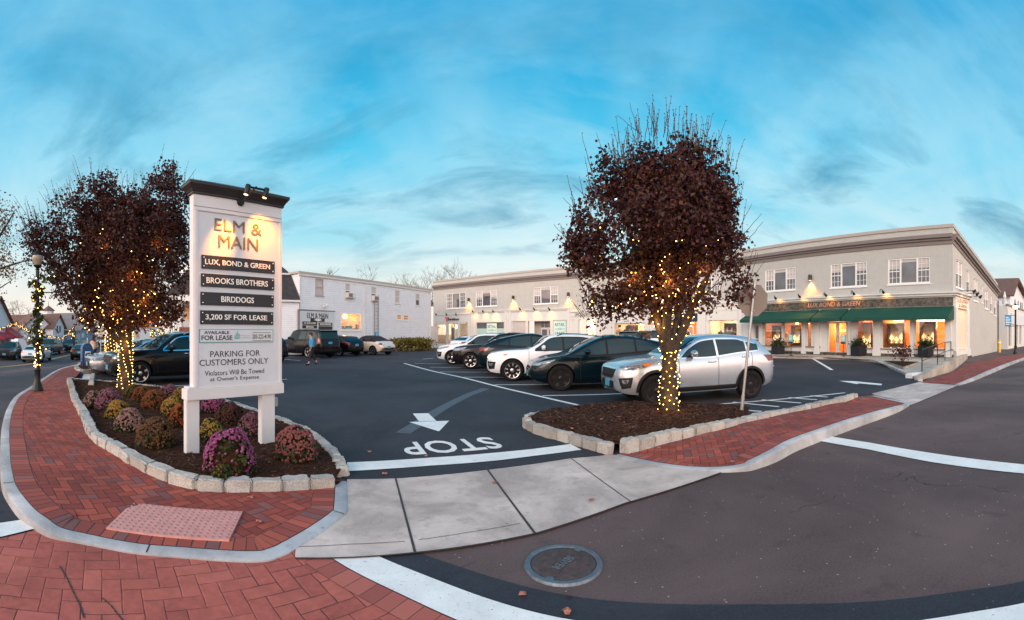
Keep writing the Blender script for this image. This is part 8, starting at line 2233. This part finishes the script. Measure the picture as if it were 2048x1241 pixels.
# street signs on poles
def pole_sign(px, py, d, y0, y1, wd, m, lab, name='street_sign'):
    b = D(px, d, -.1); o = thing(name, lab, 'sign', b); zt_ = EYE + (HY - y0) / F * d; zb_ = EYE + (HY - y1) / F * d
    MB().tube([b, (b.x, b.y, zt_)], .035, 8).build('pole', M['metal'], o); a = az(px); r_ = Vector((math.cos(a), -math.sin(a), 0)); f_ = Vector((math.sin(a), math.cos(a), 0))
    qq = lambda dx, dn, z: b + r_ * dx - f_ * dn + Vector((0, 0, z - b.z))
    m_ = MB(); m_.hexa([qq(-wd, .06, zb_), qq(wd, .06, zb_), qq(wd, .04, zb_), qq(-wd, .04, zb_), qq(-wd, .06, zt_), qq(wd, .06, zt_), qq(wd, .04, zt_), qq(-wd, .04, zt_)]); m_.build('plate', M[m], o)
    for k in range(3):
        z = zt_ - (zt_ - zb_) * (k + .6) / 3.4; m_ = MB(); m_.hexa([qq(-wd * .7, .066, z - .04), qq(wd * .7, .066, z - .04), qq(wd * .7, .061, z - .04), qq(-wd * .7, .061, z - .04), qq(-wd * .7, .066, z + .02), qq(wd * .7, .066, z + .02), qq(wd * .7, .061, z + .02), qq(-wd * .7, .061, z + .02)]); m_.build('text_line', M['letter_grey'], o)
pole_sign(175, 736, 25, 648, 658, .14, 'signback', 'small sign on a steel pole rising behind the mailbox')
pole_sign(201.5, 725, 26, 654, 674, .16, 'letter_white', 'white regulation sign on a pole right of the white-topped person')

# ---------------------------------------------------------------- people
def skin_mesh(name, chains, m, parent, sub=2):
    """One continuous surface grown round connected joints: chains of (point, radius); equal points are shared."""
    bm = bmesh.new(); sl = bm.verts.layers.skin.verify(); vs = {}
    def vert(p, r):
        k = tuple(round(c, 4) for c in p)
        if k not in vs:
            v = bm.verts.new(p); v[sl].radius = r if isinstance(r, tuple) else (r, r); vs[k] = v
            if len(vs) == 1: v[sl].use_root = True
        return vs[k]
    for ch in chains:
        pv = None
        for p, r in ch:
            v = vert(p, r)
            if pv is not None and bm.edges.get((pv, v)) is None and pv != v: bm.edges.new((pv, v))
            pv = v
    me = bpy.data.meshes.new(name); bm.to_mesh(me); bm.free(); o = bpy.data.objects.new(name, me); COL.objects.link(o)
    md = o.modifiers.new('skin', 'SKIN'); md.use_smooth_shade = True
    sb = o.modifiers.new('sub', 'SUBSURF'); sb.levels = sub; sb.render_levels = sub
    dg = bpy.context.evaluated_depsgraph_get(); m2 = bpy.data.meshes.new_from_object(o.evaluated_get(dg), depsgraph=dg); bpy.data.objects.remove(o)
    m2.name = name; m2.materials.clear(); m2.materials.append(m)
    for p in m2.polygons: p.use_smooth = True; p.material_index = 0
    return link(name, m2, parent)
def person(label, base, rz, h, top_m, leg_m, pose, hair='short', shoes='trimblack'):
    """Local frame: +x is the way the person faces, +y left. pose gives joint positions for a 1.75 m figure."""
    root = thing('person', label, 'person', base, rz, None); OFF[root] = Vector((0, 0, 0)); root.scale = (h / 1.75,) * 3
    J = dict(pelvis=(0, 0, .93), waist=(.0, 0, 1.08), chest=(.0, 0, 1.30), neck=(.0, 0, 1.48), headb=(.02, 0, 1.56), headt=(.02, 0, 1.70))
    J.update(pose); V = {k: Vector(v) for k, v in J.items()}
    arms = []
    for sd in ('L', 'R'): arms.append([(V['chest'], .13), (V['sh' + sd], .062), (V['el' + sd], .045), (V['wr' + sd], .030)])
    legs = []
    for sd in ('L', 'R'):
        an = V['an' + sd]; legs.append([(V['pelvis'], .13), (V['hip' + sd], .095), (V['kn' + sd], .062), (an, .042), (V['to' + sd], .036)])
    body = skin_mesh('body', [[(V['pelvis'], .13), (V['waist'], (.12, .14)), (V['chest'], .13), (V['neck'], .055), (V['headb'], (.075, .085)), (V['headt'], (.075, .088))]] + arms + legs, M['skin'], root)
    hc = (V['headb'] + V['headt']) / 2 + Vector((0, 0, .01)); hx = Vector((1, 0, 0))
    def fpart(nm, m, c, sc, r=1): m_ = MB(); m_.ball(c, r, 10, 6, sc); return m_.build(nm, m, root, smooth=60)
    fpart('nose', M['skin'], hc + Vector((.105, 0, -.015)), (.02, .014, .022))
    for sg in (1, -1): fpart('eye', M['cloth'], hc + Vector((.088, sg * .034, .015)), (.012, .012, .008)); fpart('ear', M['skin'], hc + Vector((.0, sg * .088, -.01)), (.020, .012, .032))
    fpart('mouth', mat('lips', (.35, .12, .10), .5), hc + Vector((.090, 0, -.055)), (.010, .026, .007))
    hm = MB()
    hm.ball(hc + Vector((-.018, 0, .030)), 1, 14, 9, (.100, .100, .098))
    if hair == 'bun': hm.ball(hc + Vector((-.10, 0, .09)), .05, 10, 6); hm.ball(hc + Vector((-.05, 0, -.03)), 1, 12, 7, (.07, .085, .09))
    else: hm.ball(hc + Vector((-.05, 0, -.01)), 1, 12, 7, (.065, .088, .09))
    hm.build('hair', M['hair'], root, smooth=60)
    g = .022
    skin_mesh('shirt', [[(V['pelvis'] + Vector((0, 0, -.02)), (.15, .17)), (V['waist'], (.145, .165)), (V['chest'], (.15, .165)), (V['neck'] - Vector((0, 0, .03)), .068)]] + [[(V['chest'], (.15, .165)), (V['sh' + s_], .082), (V['el' + s_], .062), (V['el' + s_].lerp(V['wr' + s_], .85), .045)] for s_ in ('L', 'R')], top_m, root)
    skin_mesh('trousers', [[(V['pelvis'] + Vector((0, 0, .03)), (.14, .155)), (V['hip' + s_], .112), (V['kn' + s_], .08), (V['an' + s_].lerp(V['kn' + s_], .22), .062)] for s_ in ('L', 'R')], leg_m, root)
    for s_ in ('L', 'R'):
        an, to = V['an' + s_], V['to' + s_]; skin_mesh('shoe', [[(an + (an - to) * .25 - Vector((0, 0, .025)), .050), (an.lerp(to, .5) - Vector((0, 0, .02)), .053), (to + (to - an) * .14, .044)]], M[shoes], root)
        wr, el = V['wr' + s_], V['el' + s_]; d = (wr - el).normalized(); sdv = d.cross(Vector((1, 0, 0))); sdv = sdv.normalized() if sdv.length > .1 else Vector((0, 1, 0)); fw2 = sdv.cross(d).normalized()
        ch = [[(wr, .028), (wr + d * .05, (.034, .020)), (wr + d * .085, (.034, .018))]]
        for k in range(4):
            o_ = fw2 * (-.026 + .0175 * k); L_ = (.062, .074, .078, .066)[k]
            ch.append([(wr + d * .085, (.034, .018)), (wr + d * .10 + o_, .010), (wr + d * (.10 + L_ * .5) + o_ + sdv * .008, .009), (wr + d * (.10 + L_) + o_ + sdv * .024, .007)])
        ch.append([(wr + d * .05, (.034, .020)), (wr + d * .065 + fw2 * .045, .011), (wr + d * .105 + fw2 * .055 + sdv * .012, .008)])
        skin_mesh('hand', ch, M['skin'], root, 1)
    return root
pb = G(624, 731); 
walk = dict(pelvis=(0, 0, .93), waist=(.02, 0, 1.08), chest=(.03, 0, 1.30), neck=(.05, 0, 1.47), headb=(.08, 0, 1.555), headt=(.085, 0, 1.70), shL=(.03, .19, 1.40), shR=(.03, -.19, 1.40), elL=(.02, .25, 1.13), wrL=(.12, .24, .90), elR=(-.06, -.25, 1.13), wrR=(.0, -.25, .90),
            hipL=(0, .10, .88), knL=(.14, .10, .50), anL=(.20, .10, .09), toL=(.36, .11, .045), hipR=(0, -.10, .88), knR=(-.06, -.10, .49), anR=(-.30, -.10, .14), toR=(-.20, -.10, .05))
person('person in a bright blue shirt and black trousers walking across the lot', (pb.x, pb.y, .012), math.pi - az(624) + .25, 1.68, M['shirt'], M['cloth'], walk)
pc = G(187, 729, .17)
stand_ = dict(shL=(0, .18, 1.40), shR=(0, -.18, 1.40), elL=(.10, .26, 1.22), wrL=(.16, .12, 1.42), elR=(.12, -.24, 1.16), wrR=(.22, -.10, 1.30), hipL=(0, .10, .88), knL=(.02, .10, .49), anL=(0, .10, .09), toL=(.15, .11, .045), hipR=(0, -.10, .88), knR=(.03, -.10, .49), anR=(.0, -.10, .09), toR=(.15, -.11, .045))
person('person in a cream top with dark hair standing behind the mailbox with raised hands', (pc.x, pc.y, .17), -az(187) + 1.0, 1.32, M['cream'], M['jeans'], stand_, hair='bun')
